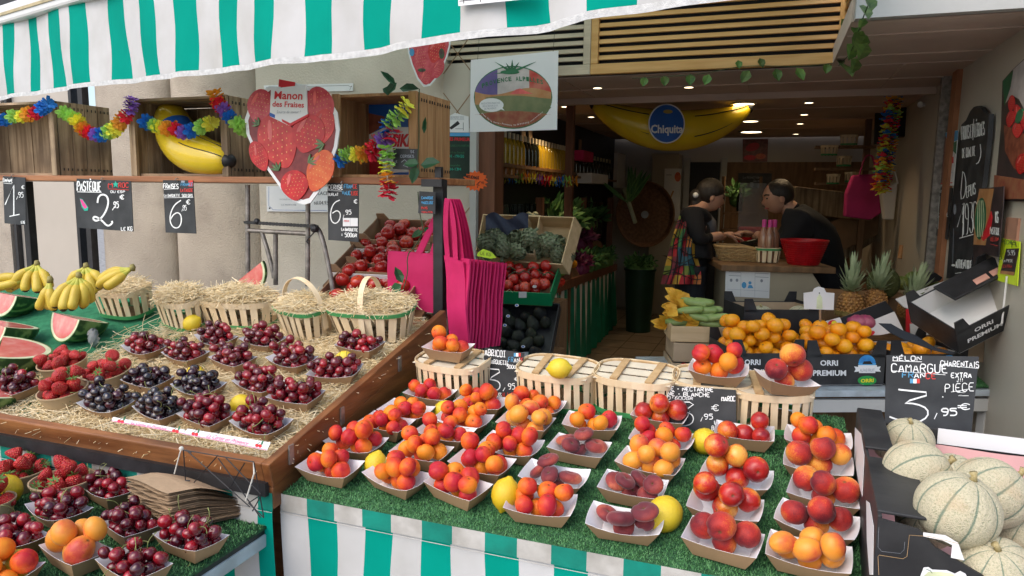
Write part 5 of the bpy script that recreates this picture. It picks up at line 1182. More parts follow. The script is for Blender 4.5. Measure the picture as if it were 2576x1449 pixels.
for a, b, n_ in (((1965, 945), 60, 3), ((2455, 1090), 80, 2.2), ((2110, 1290), 70, 3.4), ((2330, 1230), 70, 5.)):
    for k in range(4): r_ = n_+.5*k; S_.poly([a, (a[0]+b*.6*cos(r_-.2), a[1]+b*.6*sin(r_-.2)), (a[0]+b*cos(r_), a[1]+b*sin(r_)), (a[0]+b*.6*cos(r_+.2), a[1]+b*.6*sin(r_+.2))], 'leafprint', lay=1.3)
S_.poly([(2110, 655), (2115, 600), (2230, 622), (2225, 655), (2160, 662)], 'inkred', lay=1.3)
S_.poly([(2055, 672), (2318, 642), (2330, 880), (2200, 955), (2045, 880)], 'whitep', lay=1.8).poly([(2140, 920), (2200, 955), (2335, 880), (2335, 862), (2200, 932), (2135, 900)], 'inkred', lay=2.1).poly([(2045, 850), (2085, 868), (2085, 893), (2045, 880)], 'blueprint', lay=2.1)
S_.print('Manon', (2080, 752), (2292, 756), (2085, 690), 'inkred', 3, bold=.02).print('des Fraises', (2066, 808), (2304, 816), (2068, 765), 'inkred', 3, bold=.02).print('Source de saveur !', (2098, 858), (2280, 858), (2098, 836), 'inkgrey', 3, shear=.3).done()
heart2 = [(497, 330), (700, 250), (822, 268), (826, 330), (800, 430), (740, 570), (670, 650), (620, 655), (575, 600), (530, 490), (505, 400)]
S_ = Sign('strawberry_sign', 'faded pinkish strawberry sign hanging in front of the grey louvre', 'sign', heart2, PY(LOUV_Y-.20, 0, 0), 'whitep', .005, zB)
hc = np.array([665, 420]); S_.poly([tuple(hc+(np.array(q)-hc)*.92) for q in heart2], 'ink_r3')
berries(S_, [(600, 440, 120, 190, -.2, 'ink_r3'), (720, 380, 130, 200, .3, 'ink_r2'), (735, 520, 80, 150, .3, 'ink_r3'), (640, 585, 95, 110, 0, 'ink_r3')])
S_.blob(760, 405, 20, 40, 'ink_dk', lay=1.3).blob(610, 530, 30, 14, 'ink_dk', lay=1.3).blob(535, 395, 18, 30, 'inkblue', lay=1.3).done()
# tomato sign: an oval landscape with a tricolour sky
S_ = Sign('tomato_sign', 'square white hanging sign with a green lettered tomato shaped landscape', 'sign', [(980, 452), (1638, 382), (1628, 980), (970, 997)], PY(LOUV_Y-.75, 0, 0), 'whitep', .006, zB)
K['hill'] = M('hill_print', (.13, .16, .07), .5, (.20, .21, .10), scale=14); K['orangehill'] = M('sunset_print', (.42, .18, .06), .5, (.5, .27, .12), scale=14); K['soil'] = M('soil_print', (.26, .06, .035), .5, (.32, .14, .07), scale=20); K['violetsky'] = M('violet_sky_print', (.10, .08, .24), .5, (.16, .11, .28), scale=12); K['redsky'] = M('red_sky_print', (.48, .03, .025), .5, (.52, .16, .11), scale=12); K['skywhite'] = M('pale_sky_print', (.52, .47, .45), .5, scale=12)
cx, cy, rx, ry = 1298, 735, 296, 238
def el(a): return (cx+rx*cos(a), cy+ry*sin(a))
def elx(x): return cy-ry*math.sqrt(max(0, 1-((x-cx)/rx)**2))
def ely(x): return cy+ry*math.sqrt(max(0, 1-((x-cx)/rx)**2))
S_.blob(cx, cy, rx, ry, 'inkgreen', n=40)
def seg(x0, x1, ylo, mat, lay):
    X = [x0+(x1-x0)*i/14 for i in range(15)]; yt = [max(elx(x)+9, 0) for x in X]; S_.poly([(x, y) for x, y in zip(X, yt)]+[(x, min(ylo, ely(x)-9)) for x in X[::-1]], mat, lay=lay)
seg(cx-rx+9, 1180, 730, 'violetsky', 1.6); seg(1180, 1420, 740, 'skywhite', 1.6); seg(1420, cx+rx-9, 730, 'redsky', 1.6)
def low(y0, mat, lay, x0=None, x1=None):
    x0 = x0 or cx-rx+8; x1 = x1 or cx+rx-8; X = [x0+(x1-x0)*i/20 for i in range(21)]
    S_.poly([(x, max(y0(x), elx(x)+9)) for x in X]+[(x, max(ely(x)-9, max(y0(x), elx(x)+9)+.5)) for x in X[::-1]], mat, lay=lay)
low(lambda x: 690+26*sin((x-1000)/90), 'orangehill', 1.8); low(lambda x: 735-14*sin((x-1100)/120), 'hill', 2.0, 1090, 1590); low(lambda x: 800+10*sin(x/60), 'hill', 2.1); low(lambda x: 868-30*sin((x-1000)/190), 'soil', 2.2)
S_.poly([(1270, 712), (1320, 676), (1352, 668), (1400, 690), (1450, 708)], 'glint', lay=2.05)
S_.blob(1135, 793, 92, 52, 'whitep', lay=2.6).poly([(1190, 820), (1235, 835), (1205, 800)], 'whitep', lay=2.55)
for i, tx in enumerate(('PRODUCTION FRANCAISE', 'RECOLTEE SUR LE SOL', 'DE PROVENCE')): S_.print(tx, (1058+12*i, 790+20*i), (1200-14*i, 783+20*i), (1058+12*i, 776+20*i), 'inkgrey', 3.4)
arc = [('PROVENCE', 1062, 1292, 668, 612, 58), ('ALPILLES', 1318, 1530, 612, 640, 58)]
for w_, x0, x1, y0, y1, h_ in arc:
    n = len(w_)
    for i, ch in enumerate(w_):
        u = (i+.08)/n; v = (i+.86)/n; f = lambda t: (x0+(x1-x0)*t, y0+(y1-y0)*t-10*sin(pi*t))
        S_.print(ch, f(u), f(v), (f(u)[0]-3, f(u)[1]-34), 'inkgreen', 3.0, bold=.03)
for tx, x0, x1, y0, y1 in (('Mas de la', 1062, 1140, 862, 925), ('Serre - Provence', 1150, 1290, 928, 952), ('Tel. 04 90 00 00 42', 1300, 1420, 952, 930), ('maraichers', 1430, 1522, 922, 850)): S_.print(tx, (x0, y0), (x1, y1), (x0+2, y0-12), 'whitep', 3.0)
for a, l in ((2.75, 150), (2.1, 60), (-1.55, 105), (-1.0, 100), (-2.1, 90), (-.45, 200), (-2.55, 160)):
    bx, by = 1290, 545; ex, ey = bx+l*cos(a), by+l*sin(a)*(.9 if sin(a) < 0 else .2); px2, py2 = -sin(a)*17, cos(a)*17; S_.poly([(bx-px2, by-py2*.6), (ex, ey), (bx+px2, by+py2*.6)], 'inkgreen', lay=3.2)
S_.blob(1275, 545, 72, 16, 'inkgreen', lay=3.1).done()
mb = MB(); a, b = S_.p(1030, 450), S_.p(1600, 390)
for q in (a, b): mb.tube([q, A3(q[0], q[1]+.05, CEIL+.3)], .0012, 4)
obj('hanging_wire', mb, K['wire'], loc=a, world=True, label='thin wires holding the square tomato sign', cat='wire')

# ------------------------------------------------------------------ hanging price boards
pH = PY(SY-.012, 0, 0)
def hang(label, pts): 
    S_ = Sign('price_board', label, 'price board', pts, pH, 'board', .003, zD, 'price boards hung from the shelf'); hx = (pts[0][0]+pts[1][0])/2; hy = (pts[0][1]+pts[1][1])/2
    S_.blob(hx, hy+9, 5, 5, 'inkblack', 'hole', lay=1); mb = MB(); mb.tube([S_.p(hx, hy+9, .002), S_.p(hx-4, hy-4, .012), S_.p(hx+2, hy-16, .010), S_.p(hx+6, hy-10, .002)], .002, 5); part('hook', mb, K['steel'], S_.o); return S_
S_ = hang('narrow black board with a chalk one for bananas', [(22, 30), (190, 40), (196, 402), (34, 386)])
S_.text('BANANE', 25, 45, 98, 72, 5, dy=8).line([(28, 82), (92, 88)], 4).line([(40, 246), (106, 96), (106, 324)], 11).line([(72, 334), (150, 318)], 9).line([(126, 206), (136, 182)], 5).text('95', 142, 152, 178, 190, 6).text('€', 164, 100, 186, 126, 5).text('LE KG', 162, 368, 190, 388, 4).done()
S_ = hang('wide black board with a chalk two and a pink melon slice', [(578, 48), (988, 68), (1006, 448), (582, 420)])
S_.text('PASTÈQUE', 585, 70, 765, 140, 11, dy=4).line([(585, 148), (768, 152)], 7).text('M', 820, 80, 852, 118, 7, 'chalkred').text('ROC', 898, 80, 972, 116, 7, 'chalkred').poly([(872, 66), (880, 84), (897, 84), (884, 97), (890, 116), (873, 104), (857, 116), (863, 97), (852, 86), (867, 84)], 'chalkgreen').line([(818, 126), (974, 134)], 5, 'chalkred').text('OU ESP', 838, 140, 946, 156, 5)
S_.line([(738, 232), (744, 186), (775, 165), (812, 180), (822, 230), (805, 290), (770, 345), (730, 372), (702, 352), (718, 330), (770, 362), (815, 412), (852, 385), (846, 368)], 17, sm=2).line([(850, 288), (868, 258)], 7).text('95', 862, 224, 898, 268, 9).text('€', 906, 172, 940, 204, 9).text('le KG', 918, 408, 1000, 440, 7, dy=4)
S_.poly([(604, 198), (625, 205), (668, 268), (664, 290), (640, 292), (618, 262)], 'chalkgreen').poly([(606, 204), (624, 208), (662, 266), (640, 276), (622, 250)], 'chalkpink', lay=1.4).done()
S_ = hang('narrow black board with a chalk six for strawberries', [(1230, 60), (1456, 62), (1480, 464), (1250, 456)])
S_.text('FRAISES', 1236, 86, 1348, 122, 8, dy=4).line([(1238, 130), (1350, 124)], 4).text('FRANCE', 1368, 80, 1458, 104, 5, 'chalkblue').text('LA CAUSSE', 1366, 124, 1458, 148, 5, 'chalkred').poly(rect(1424, 62, 1457, 108), 'chalkred').poly(rect(1368, 64, 1396, 78), 'inkgrey').text('LA BARQUETTE', 1242, 166, 1360, 186, 4).text('500 GRS', 1376, 166, 1456, 186, 5).line([(1240, 194), (1460, 190)], 4)
S_.line([(1368, 212), (1318, 246), (1288, 310), (1284, 370), (1306, 416), (1345, 424), (1370, 390), (1372, 330), (1345, 300), (1308, 322), (1288, 360)], 11, sm=2).line([(1374, 296), (1382, 276)], 5).text('95', 1384, 250, 1410, 288, 6).text('€', 1408, 208, 1438, 242, 7).done()
S_ = hang('black board with a chalk six for cherries beside the strawberry sign', [(2472, 80), (2708, 90), (2706, 528), (2478, 512)])
S_.text('CERISE', 2478, 96, 2590, 130, 8).line([(2478, 138), (2580, 142)], 4).text('BURLAT', 2478, 158, 2556, 178, 5).text('FRAN', 2600, 92, 2662, 122, 6, 'chalkblue').text('CE', 2668, 92, 2698, 122, 6, 'chalkred').text('VAUC', 2586, 142, 2650, 172, 6, 'chalkblue').text('LUSE', 2656, 144, 2704, 174, 6, 'chalkred')
S_.line([(2566, 210), (2520, 232), (2494, 300), (2500, 370), (2535, 392), (2566, 360), (2572, 310), (2545, 286), (2510, 310)], 10, sm=2).line([(2590, 350), (2598, 322)], 5).text('95', 2612, 286, 2652, 318, 7).text('€', 2672, 206, 2698, 236, 6).poly(rect(2590, 346, 2702, 408), 'whitep').line([(2646, 346), (2646, 408)], 2, 'inkgrey', lay=2).text('PRIX', 2600, 362, 2638, 376, 3, 'inkred', lay=3).text('LA BARQUETTE', 2580, 420, 2702, 442, 6, dy=6).text('= 500gr', 2578, 458, 2694, 488, 7, dy=2).done()
S_ = Sign('price_board', 'small black chalk board hung on the right end of the shelf', 'price board', [(590, -4), (712, 4), (710, 168), (580, 162)], PY(SY-.035), 'board', .003, zE)
S_.text('CAMARGUE', 608, 36, 696, 56, 5, 'inkblue').text('VAUCLUSE', 608, 72, 696, 92, 5, 'inkblue').text('PAYS', 608, 114, 652, 132, 5, 'chalkred').text('TOMATES', 608, 148, 690, 160, 4, 'chalkred').done()
S_ = Sign('price_board', 'small grey slate with faint chalk inside the right crate', 'price board', [(395, 1120), (580, 1125), (570, 1285), (388, 1275)], PY(SY-.02), 'board', .003, zB)
S_.text('S€', 525, 1135, 552, 1155, 4, 'inkgrey').text('CERISES', 450, 1170, 550, 1190, 5, 'inkgrey').line([(455, 1225), (480, 1205), (500, 1225), (470, 1250), (505, 1262)], 6, 'inkgrey').text('LE', 400, 1212, 425, 1228, 4, 'inkgrey').done()
K['canyon'] = M('red_rock_print', (.16, .035, .02), .4, (.30, .09, .05), scale=26)
S_ = Sign('poster', 'poster of red rocks and watermelons standing inside the right crate', 'poster', [(-60, 760), (500, 740), (512, 1320), (-60, 1325)], PY(SY+.26), 'blueprint', .003, zB)
S_.poly([(-60, 800), (60, 770), (140, 800), (190, 850), (330, 880), (300, 960), (180, 1040), (-60, 1040)], 'canyon').poly([(-60, 1040), (180, 1030), (330, 960), (512, 960), (512, 1300), (-60, 1310)], 'whitep', lay=1.3)
for x, y, r_ in ((130, 1080, 75), (60, 1260, 80), (230, 1260, 85), (-20, 1240, 70)): S_.blob(x, y, r_, r_*.9, 'inkgreen', lay=1.6).blob(x, y, r_*.88, r_*.78, 'inkred', lay=1.9)
S_.print('SIKI', (380, 1110), (520, 1110), (390, 1010), 'inkred', 2.4, bold=.05, shear=.1).print('Pasteque', (390, 1140), (500, 1140), (392, 1118), 'inkred', 2.4).done()

# ------------------------------------------------------------------ on the stucco wall and the pier
S_ = Sign('white_plaque', 'white metal plaque with black lettering on the stucco wall', 'plaque', [(2010, 105), (2480, 110), (2480, 303), (2015, 296)], PY(WY-.012), 'whitep', .006, zD)
S_.line([(2030, 255), (2050, 270), (2060, 285), (2470, 290)], 3, 'blueprint').line([(2030, 255), (2030, 110)], 3, 'blueprint').print('LA PLACE', (2340, 172), (2476, 172), (2340, 146), 'inkblack', 2).print('tél.04.93', (2370, 245), (2478, 245), (2370, 216), 'inkblack', 2).print('DU LUNDI AU SAMEDI', (2112, 210), (2240, 210), (2112, 200), 'inkgrey', 2).print('LE MARCHE', (2125, 252), (2238, 252), (2125, 240), 'inkgrey', 2).blob(2036, 272, 6, 6, 'inkblack').done()
S_ = Sign('white_plaque', 'long white plaque with black border above the right crate', 'plaque', [(1990, 645), (2665, 628), (2663, 686), (2000, 700)], PY(WY-.012), 'whitep', .006, zA)
S_.line([(2010, 660), (2630, 645), (2650, 660), (2640, 680)], 3, 'inkblack').blob(2652, 652, 4, 4, 'inkblack').done()
S_ = Sign('camera_notice', 'white notice with a surveillance camera picture on the tiled pier', 'notice', [(806, 880), (860, 852), (962, 880), (966, 1000), (806, 998)], PY(WY-.04), 'whitep', .003, zB)
S_.print('ETABLISSEMENT SOUS', (812, 890), (925, 890), (812, 878), 'inkgrey', 2).print('VIDEO SURVEILLANCE', (812, 904), (928, 904), (812, 893), 'inkgrey', 2).poly([(815, 965), (880, 912), (896, 935), (832, 978)], 'inkblack').line([(862, 972), (922, 972)], 3, 'inkblack').line([(922, 925), (922, 985)], 4, 'inkblack').done()
K['darkgreenposter'] = M('dark_green_poster', (.008, .022, .018), .3, (.012, .04, .03), scale=8)
S_ = Sign('opening_hours', 'dark opening hours poster with green lettering on the pier', 'poster', [(800, 1000), (992, 1005), (990, 1400), (800, 1400)], PY(WY-.037), 'darkgreenposter', .003, zB)
S_.poly(rect(801, 1002, 992, 1028), 'inkblue').print('LES PRIMEURS', (806, 1062), (985, 1066), (806, 1036), 'inkred', 2, bold=.03).print("HEURES D'OUVERTURE", (812, 1108), (972, 1108), (812, 1092), 'inkgreen', 2).print('Lundi au Samedi', (806, 1156), (930, 1160), (806, 1140), 'inkgreen', 2).print('7H -19H30', (806, 1190), (928, 1192), (806, 1166), 'chalkgreen', 2).print('Dimanche', (806, 1256), (900, 1256), (806, 1240), 'inkgreen', 2).print('7H-13H', (806, 1288), (905, 1288), (806, 1266), 'chalkgreen', 2)
for x in range(820, 980, 26): S_.blob(x, 1382, 10, 12, 'redsky' if x % 52 else 'hill', lay=1.4).blob(x+12, 1370, 8, 10, 'inkgreen', lay=1.2)
S_.done()
K['fluo_o'] = M('orange_fluorescent_card', (.85, .13, .02), .5, var=.05); K['fluo_y'] = M('yellow_fluorescent_card', (.66, .85, .03), .5, var=.05)
rr = random.Random(4); st = []
for i in range(34):
    a = 2*pi*i/34; q = 1. if i % 2 else .80; st.append((1015+96*q*cos(a)*(1+.06*rr.uniform(-1, 1)), 1365+80*q*sin(a)*(1+.06*rr.uniform(-1, 1))))
S_ = Sign('star_price_tag', 'orange star shaped price tag for artichokes by the brown jamb', 'price tag', st, PY(WY-.5), 'fluo_o', .002, zB)
S_.text('ARTICHAUT', 942, 1320, 1042, 1342, 5, 'inkblack', dy=14).line([(950, 1342), (1040, 1352)], 3, 'inkblack').line([(1052, 1368), (1022, 1395), (1045, 1400)], 5, 'inkblack').line([(1036, 1376), (1030, 1420)], 5, 'inkblack').text('95', 1058, 1372, 1078, 1388, 3, 'inkblack').text('€', 1082, 1350, 1098, 1364, 3, 'inkblack').text('PIECE', 925, 1375, 985, 1400, 4, 'inkblack', dy=-14).done()

# ------------------------------------------------------------------ old steel frame standing behind the baskets
fy = CBY+1.13
def fr(x, y, d=0.): return ony(*zD(x, y), fy+d)
t = thing('steel_frame', 'rusty tubular steel hand truck standing behind the straw baskets', 'hand truck', fr(2080, 900))
mb = MB()
for a, b in (((1870, 95), (1872, 760)), ((2325, 220), (2322, 860)), ((2080, 470), (2082, 850))): mb.tube([fr(*a), fr(*b)], .0105, 10)
mb.tube([fr(1870, 440), fr(2325, 465)], .010, 10); part('uprights', mb, K['steel'], t, smooth=40)
mb = MB(); mb.tube(smooth_([fr(1975, 440), fr(1985, 480), fr(2030, 620), fr(2070, 800)], 2), .0095, 9); part('bent_stay', mb, K['steel'], t, smooth=40); mb = MB(); mb.tube(smooth_([fr(2330, 408), fr(2390, 410), fr(2430, 480), fr(2480, 700), fr(2520, 920)], 2), .0105, 10); part('bent_stay', mb, K['steel'], t, smooth=40)
mb = MB(); L = [fr(1845, 378, -.02)*(1-u)+fr(2400, 410, -.02)*u for u in np.linspace(0, 1, 44)]
for i, q in enumerate(L[:-1]): mb.bar(q, L[i+1], .009, .014 if i % 2 else .010)
mb.ball(fr(1940, 372, -.02), .014, 8, 6); mb.ball(fr(2375, 425, -.02), .018, 8, 6); part('chain', mb, K['black'], t)
mb = MB(); mb.tube(smooth_([fr(2370, 455, -.02), fr(2310, 520, -.02), fr(2330, 540, -.02)], 1), .003, 5); part('hook', mb, K['black'], t)

# ------------------------------------------------------------------ tomato boxes behind the cherry display
def open_box(name, label, c, R, wx, wy, h, mat, th=.006, inner=None, cat='box', group=None, flaps=True, lip=0.):
    t = thing(name, label, cat, c, R, group); mb = MB()
    mb.box((0, 0, th/2), (wx-.002, wy-.002, th)); part('bottom', mb, K[inner or mat], t, world=False)
    for s_ in (-1, 1):
        mb = MB(); mb.box((0, s_*(wy/2-th/2), h/2+.001), (wx, th, h)); part('long_side', mb, K[mat], t, world=False, bevel=.0015)
        mb = MB(); mb.box((s_*(wx/2-th/2), 0, h*.55+.001), (th, wy-2*th-.002, h*1.1)); part('short_side', mb, K[mat], t, world=False, bevel=.0015)
        if inner:
            mb = MB(); mb.box((0, s_*(wy/2-th-.0012), h/2), (wx-2*th-.003, .0015, h-.006)); mb.box((s_*(wx/2-th-.0012), 0, h/2), (.0015, wy-2*th-.006, h-.006)); part('inner_lining', mb, K[inner], t, world=False)
        if flaps:
            for q in (-1, 1):
                f_ = lambda k, z: [(s_*wx/2, q*wy/2, z), (s_*(wx/2-k), q*wy/2, z), (s_*(wx/2-k), q*(wy/2-.006), z), (s_*wx/2, q*(wy/2-.006), z)]
                part('corner_flap', MB().hexa(f_(.07, h*.9), f_(.04, h*1.45)), K[mat], t, world=False)
    return t
def box_fill(kind, n, r, c, R, wx, wy, z0, where, seed, adj, cat=None, name=None, cen=.1, sq=1.):
    P, Q = heap(n, r, wx/2-r*.4, wy/2-r*.4, 3., seed=seed, cen=cen); out = []
    for p, q in zip(P, Q):
        out.append(obj(name or kind, rnd.choice(FMESH[kind]), None, loc=np.asarray(c)+R @ (np.array(p)+A3(0, 0, z0)), R=R @ (rotz(rnd.uniform(0, 6.28)) @ rotx(rnd.gauss(0, .5))), sc=q, label=f'{adj} {where}', cat=cat or kind, group=f'{(cat or kind)} heap {where}'))
    return out
TM = [((950, 722), 3.02, 'lowest'), ((975, 660), 3.2, 'middle'), ((1020, 602), 3.4, 'topmost')]
for i, (q, zc, wd) in enumerate(TM):
    c = atz(q[0], q[1]+ (18 if i else 22), zc); R = rotz(rad(4)) @ rotx(rad(24)); open_box('tomato_box', f'{wd} open cardboard box of tomatoes behind the steel frame', c, R, .40, .30, .07, 'cardbrown', cat='cardboard box', group='cardboard boxes of tomatoes')
    box_fill('tomato', 26, .031, c, R, .39, .29, .006, f'in the {wd} cardboard box behind the steel frame', 600+i, 'deep red tomato')
    mb = MB(); mb.slab(c+R @ A3(-.20, -.156, .048), R @ A3(.40, 0, 0), R @ A3(0, -.006, 0), R @ A3(0, 0, .018)); obj('white_rail', mb, K['cardwhite'], loc=c, world=True, label=f'white strip along the front of the {wd} tomato box', cat='strip')
t = thing('tomato_rack', 'dark stepped rack carrying the cardboard tomato boxes', 'rack', A3(-1.72, 3.05, 0))
mb = MB()
for i, (q, zc, wd) in enumerate(TM): c = atz(q[0], q[1]+(18 if i else 22), zc); mb.slab(c+rotz(rad(4)) @ rotx(rad(24)) @ A3(-.25, -.16, -.022), rotz(rad(4)) @ A3(.5, 0, 0), rotz(rad(4)) @ rotx(rad(24)) @ A3(0, .32, 0), A3(0, 0, .018))
part('shelf', mb, K['panelwood'], t); mb = MB()
for i, (q, zc, wd) in enumerate(TM):
    c = atz(q[0], q[1]+(18 if i else 22), zc)
    for x in (-.22, .22): mb.box((c[0]+x, c[1]+.05, (c[2]-.06)/2), (.03, .03, c[2]-.08))
part('leg', mb, K['panelwood'], t)

# ------------------------------------------------------------------ pink bags
def pbag(pts, Y, dy, label, th=.006, seed=0, yaw=0.):
    """flat bag seen with these corners (tl, tr, br, bl)"""
    pl = through(A3(ony(*zE(*pts[0]), Y)[0], Y, 1.2), yaw); Q = [onp(*zE(*q), pl) for q in pts]; t = thing('shopping_bag', label, 'bag', sum(Q)/4, None, 'pink shopping bags hung on the post'); rr = random.Random(seed); f1, f2 = rr.uniform(0, 6), rr.uniform(0, 6); n = pl[1]; mb = MB()
    def fn(u, v, o): p = (Q[0]*(1-u)+Q[1]*u)*(1-v)+(Q[3]*(1-u)+Q[2]*u)*v; return p+n*(.004*sin(u*5+f1+v*2)+.003*sin(v*9+f2)+o*(1+.6*v))
    mb.grid(lambda u, v: fn(u, v, th/2), 10, 10); mb.grid(lambda u, v: fn(1-u, v, -th/2), 10, 10)
    for u in (0, 1): mb.grid(lambda a, v: fn(u, v, -th/2+th*a), 1, 10)
    part('body', mb, K['bag'], t, smooth=True)
    mb = MB(); mb.grid(lambda u, v: fn(u, v*.055, th/2+.0015), 10, 1); part('top_hem', mb, K['bag'], t); return t, fn
HK = ony(*zE(800, -10), SY-.03)
def handle_(t, a, b, top, w_=.026, off=.0):
    mb = MB(); P = smooth_([a, a*.45+top*.55+A3(-.01, off, -.02), top, b*.45+top*.55+A3(.012, off, 0), b], 2); d0 = nrm(b-a)
    for p, q in zip(P, P[1:]): mb.add([p-d0*w_/2, p+d0*w_/2, q+d0*w_/2, q-d0*w_/2], [(0, 1, 2, 3)])
    part('handle', mb, K['bag'], t)
y0 = SY+.12
t, fn = pbag([(360, 446), (716, 470), (716, 912), (360, 870)], y0, 0, 'wide flat pink shopping bag left of the black post', .012, 1); handle_(t, fn(.63, .02, .008), fn(.93, .02, .008), ony(*zE(775, 60), y0-.02), .028); handle_(t, fn(.60, .02, -.02), fn(.90, .02, -.02), ony(*zE(740, 150), y0+.02), .026)
for k in range(12):
    x = 785+27*k; sx = [(x, 482+6*k), (x+170-k*1, 506+3*k), (x+128-k*1, 1205-4*k), (x+34-k*2, 1190-6*k)]
    if k == 0: sx = [(782, 480), (932, 530), (960, 1170), (815, 1120)]
    lb = ['front bag of the hanging stack of pink shopping bags', 'pink shopping bag in the hanging stack, just behind the front one', None, None, None, None, None, None, None, None, None, 'last pink shopping bag at the right of the hanging stack'][k] or 'pink shopping bag in the middle of the hanging stack'
    t, fn = pbag(sx, SY+.0+.021*k, 0, lb, .007, 10+k, yaw=-22 if k else -14)
    if k < 5: handle_(t, fn(.12, .02, 0), fn(.55, .02, 0), HK+A3(.006*k, .005*k, 0), .026)
# plastic vines
def leaf_(p, d, up, ln, wd, mb):
    d = nrm(d); s_ = nrm(np.cross(d, up)); n = np.cross(s_, d); p = np.asarray(p)
    q = [p, p+d*ln*.3+s_*wd/2+n*.006, p+d*ln*.65+s_*wd*.42+n*.008, p+d*ln, p+d*ln*.65-s_*wd*.42+n*.008, p+d*ln*.3-s_*wd/2+n*.006, p+d*ln*.5-n*.004]
    mb.add(q, [(0, 1, 6), (1, 2, 6), (2, 3, 6), (3, 4, 6), (4, 5, 6), (5, 0, 6)])
def vine(label, pts, leaves, Y, mat='leaf', grp=None, r=.0022, z=zN, zc=None):
    f = lambda q: zc(*q) if callable(zc) else atz(*z(*q), zc) if zc else ony(*z(*q), Y); W = smooth_([f(q) for q in pts], 2); t = thing('plastic_vine', label, 'vine', W[len(W)//2], None, grp or 'plastic vines')
    mb = MB(); mb.tube(W, r, 5); part('stem', mb, K['vine'], t)
    for (a, b, wd) in leaves:
        A, B = f(a), f(b); mb = MB(); leaf_(A, B-A, -CF+A3(0, 0, .5), np.linalg.norm(B-A), wd*zof(A)/FOC, mb); part('leaf', mb, K[mat], t)
vine('dark plastic vine with big leaves on the right crate', [(590, 670), (585, 850), (590, 1050), (575, 1200), (590, 1300)], [((415, 645), (295, 535), 17), ((350, 650), (352, 722), 24), ((420, 625), (345, 712), 26), ((440, 668), (590, 672), 28), ((625, 1010), (638, 880), 12), ((590, 1235), (470, 1240), 26), ((600, 1245), (748, 1225), 34), ((570, 1250), (535, 1390), 26)], SY-.045, z=zB)
vine('thin vine winding down in front of the pink bags', [(580, 0), (590, 160), (625, 290), (560, 420), (495, 470), (505, 620), (470, 730)], [((465, 690), (405, 565), 22), ((455, 700), (380, 770), 30), ((620, 300), (530, 345), 20), ((625, 300), (665, 270), 10)], SY-.02, z=zE)
# ================================================================== RIGHT HAND TABLE
GP0, GP1 = onz(1690, 984, .75), onz(2546, 980, .75); gu = nrm(GP1-GP0); gv = np.cross(A3(0, 0, 1), gu); GR = np.array([gu, gv, A3(0, 0, 1)]).T; GLEN = np.linalg.norm(GP1-GP0); GYAW = math.degrees(math.atan2(gu[1], gu[0]))
t = thing('metal_table', 'pale grey metal table carrying the mandarin boxes', 'table', GP0+gu*GLEN/2+gv*.3-A3(0, 0, .75))
mb = MB(); mb.slab(GP0-A3(0, 0, .03), gu*GLEN, gv*.04, A3(0, 0, .028)); mb.slab(GP0+gv*.62-A3(0, 0, .03), gu*GLEN, gv*.04, A3(0, 0, .028)); mb.slab(GP0+gv*.0405-A3(0, 0, .012), gu*GLEN, gv*.579, A3(0, 0, .01)); part('table_top', mb, K['greymetal'], t, bevel=.002)
mb = MB(); mb.slab(GP0+gv*.005-A3(0, 0, .10), gu*GLEN, gv*.03, A3(0, 0, .055)); part('apron', mb, K['whiteframe'], t)
for k, d in ((.04, .02), (GLEN-.10, .02), (.04, .6), (GLEN-.10, .6)):
    mb = MB(); p = GP0+gu*k+gv*d; mb.slab(A3(p[0], p[1], 0), gu*.045, gv*.045, A3(0, 0, .648)); part('leg', mb, K['whiteframe'], t)
q = onz(2470, 965, .756); turf('artificial_turf', 'green artificial turf at the right end of the grey metal table', A3(*(GP0+gu*(GLEN-.42)+gv*.02)[:2], .757), gu, gv, A3(0, 0, 1), (0, 0, .40, .5), 14000)
obj('side_trim', MB().box((*ony(2528, 930, 3.62)[:2], .45), (.05, .05, .9)), K['whiteframe'], label='pale upright trim at the right end of the metal table', cat='trim')
obj('grey_pier', MB().box((onx(2600, 1000, 1.08)[0]+.06, 3.44, .55), (.20, .30, 1.1)), K['facade'] if 0 else M('grey_render', (.28, .28, .28), .8, scale=6, bump=.2), label='smooth pale grey pier at the far right', cat='pier')
def fbox(x0, y0, x1, y1, zc, yaw=None):
    """the front face seen at this box of the photograph, at this depth -> centre bottom of the face, axes, width, height"""
    c = atz((x0+x1)/2, y1, zc); return c, rotz(rad(GYAW if yaw is None else yaw)), (x1-x0)*zc/FOC, (y1-y0)*zc/FOC
K['innerwhite'] = K['cardwhite']
K['logoblue'] = M('logo_blue', (.02, .16, .48), .4, (.05, .35, .70), scale=18)
K['logogreen'] = M('logo_green', (.02, .30, .06), .4); K['logoyellow'] = M('logo_yellow', (.80, .70, .03), .4)
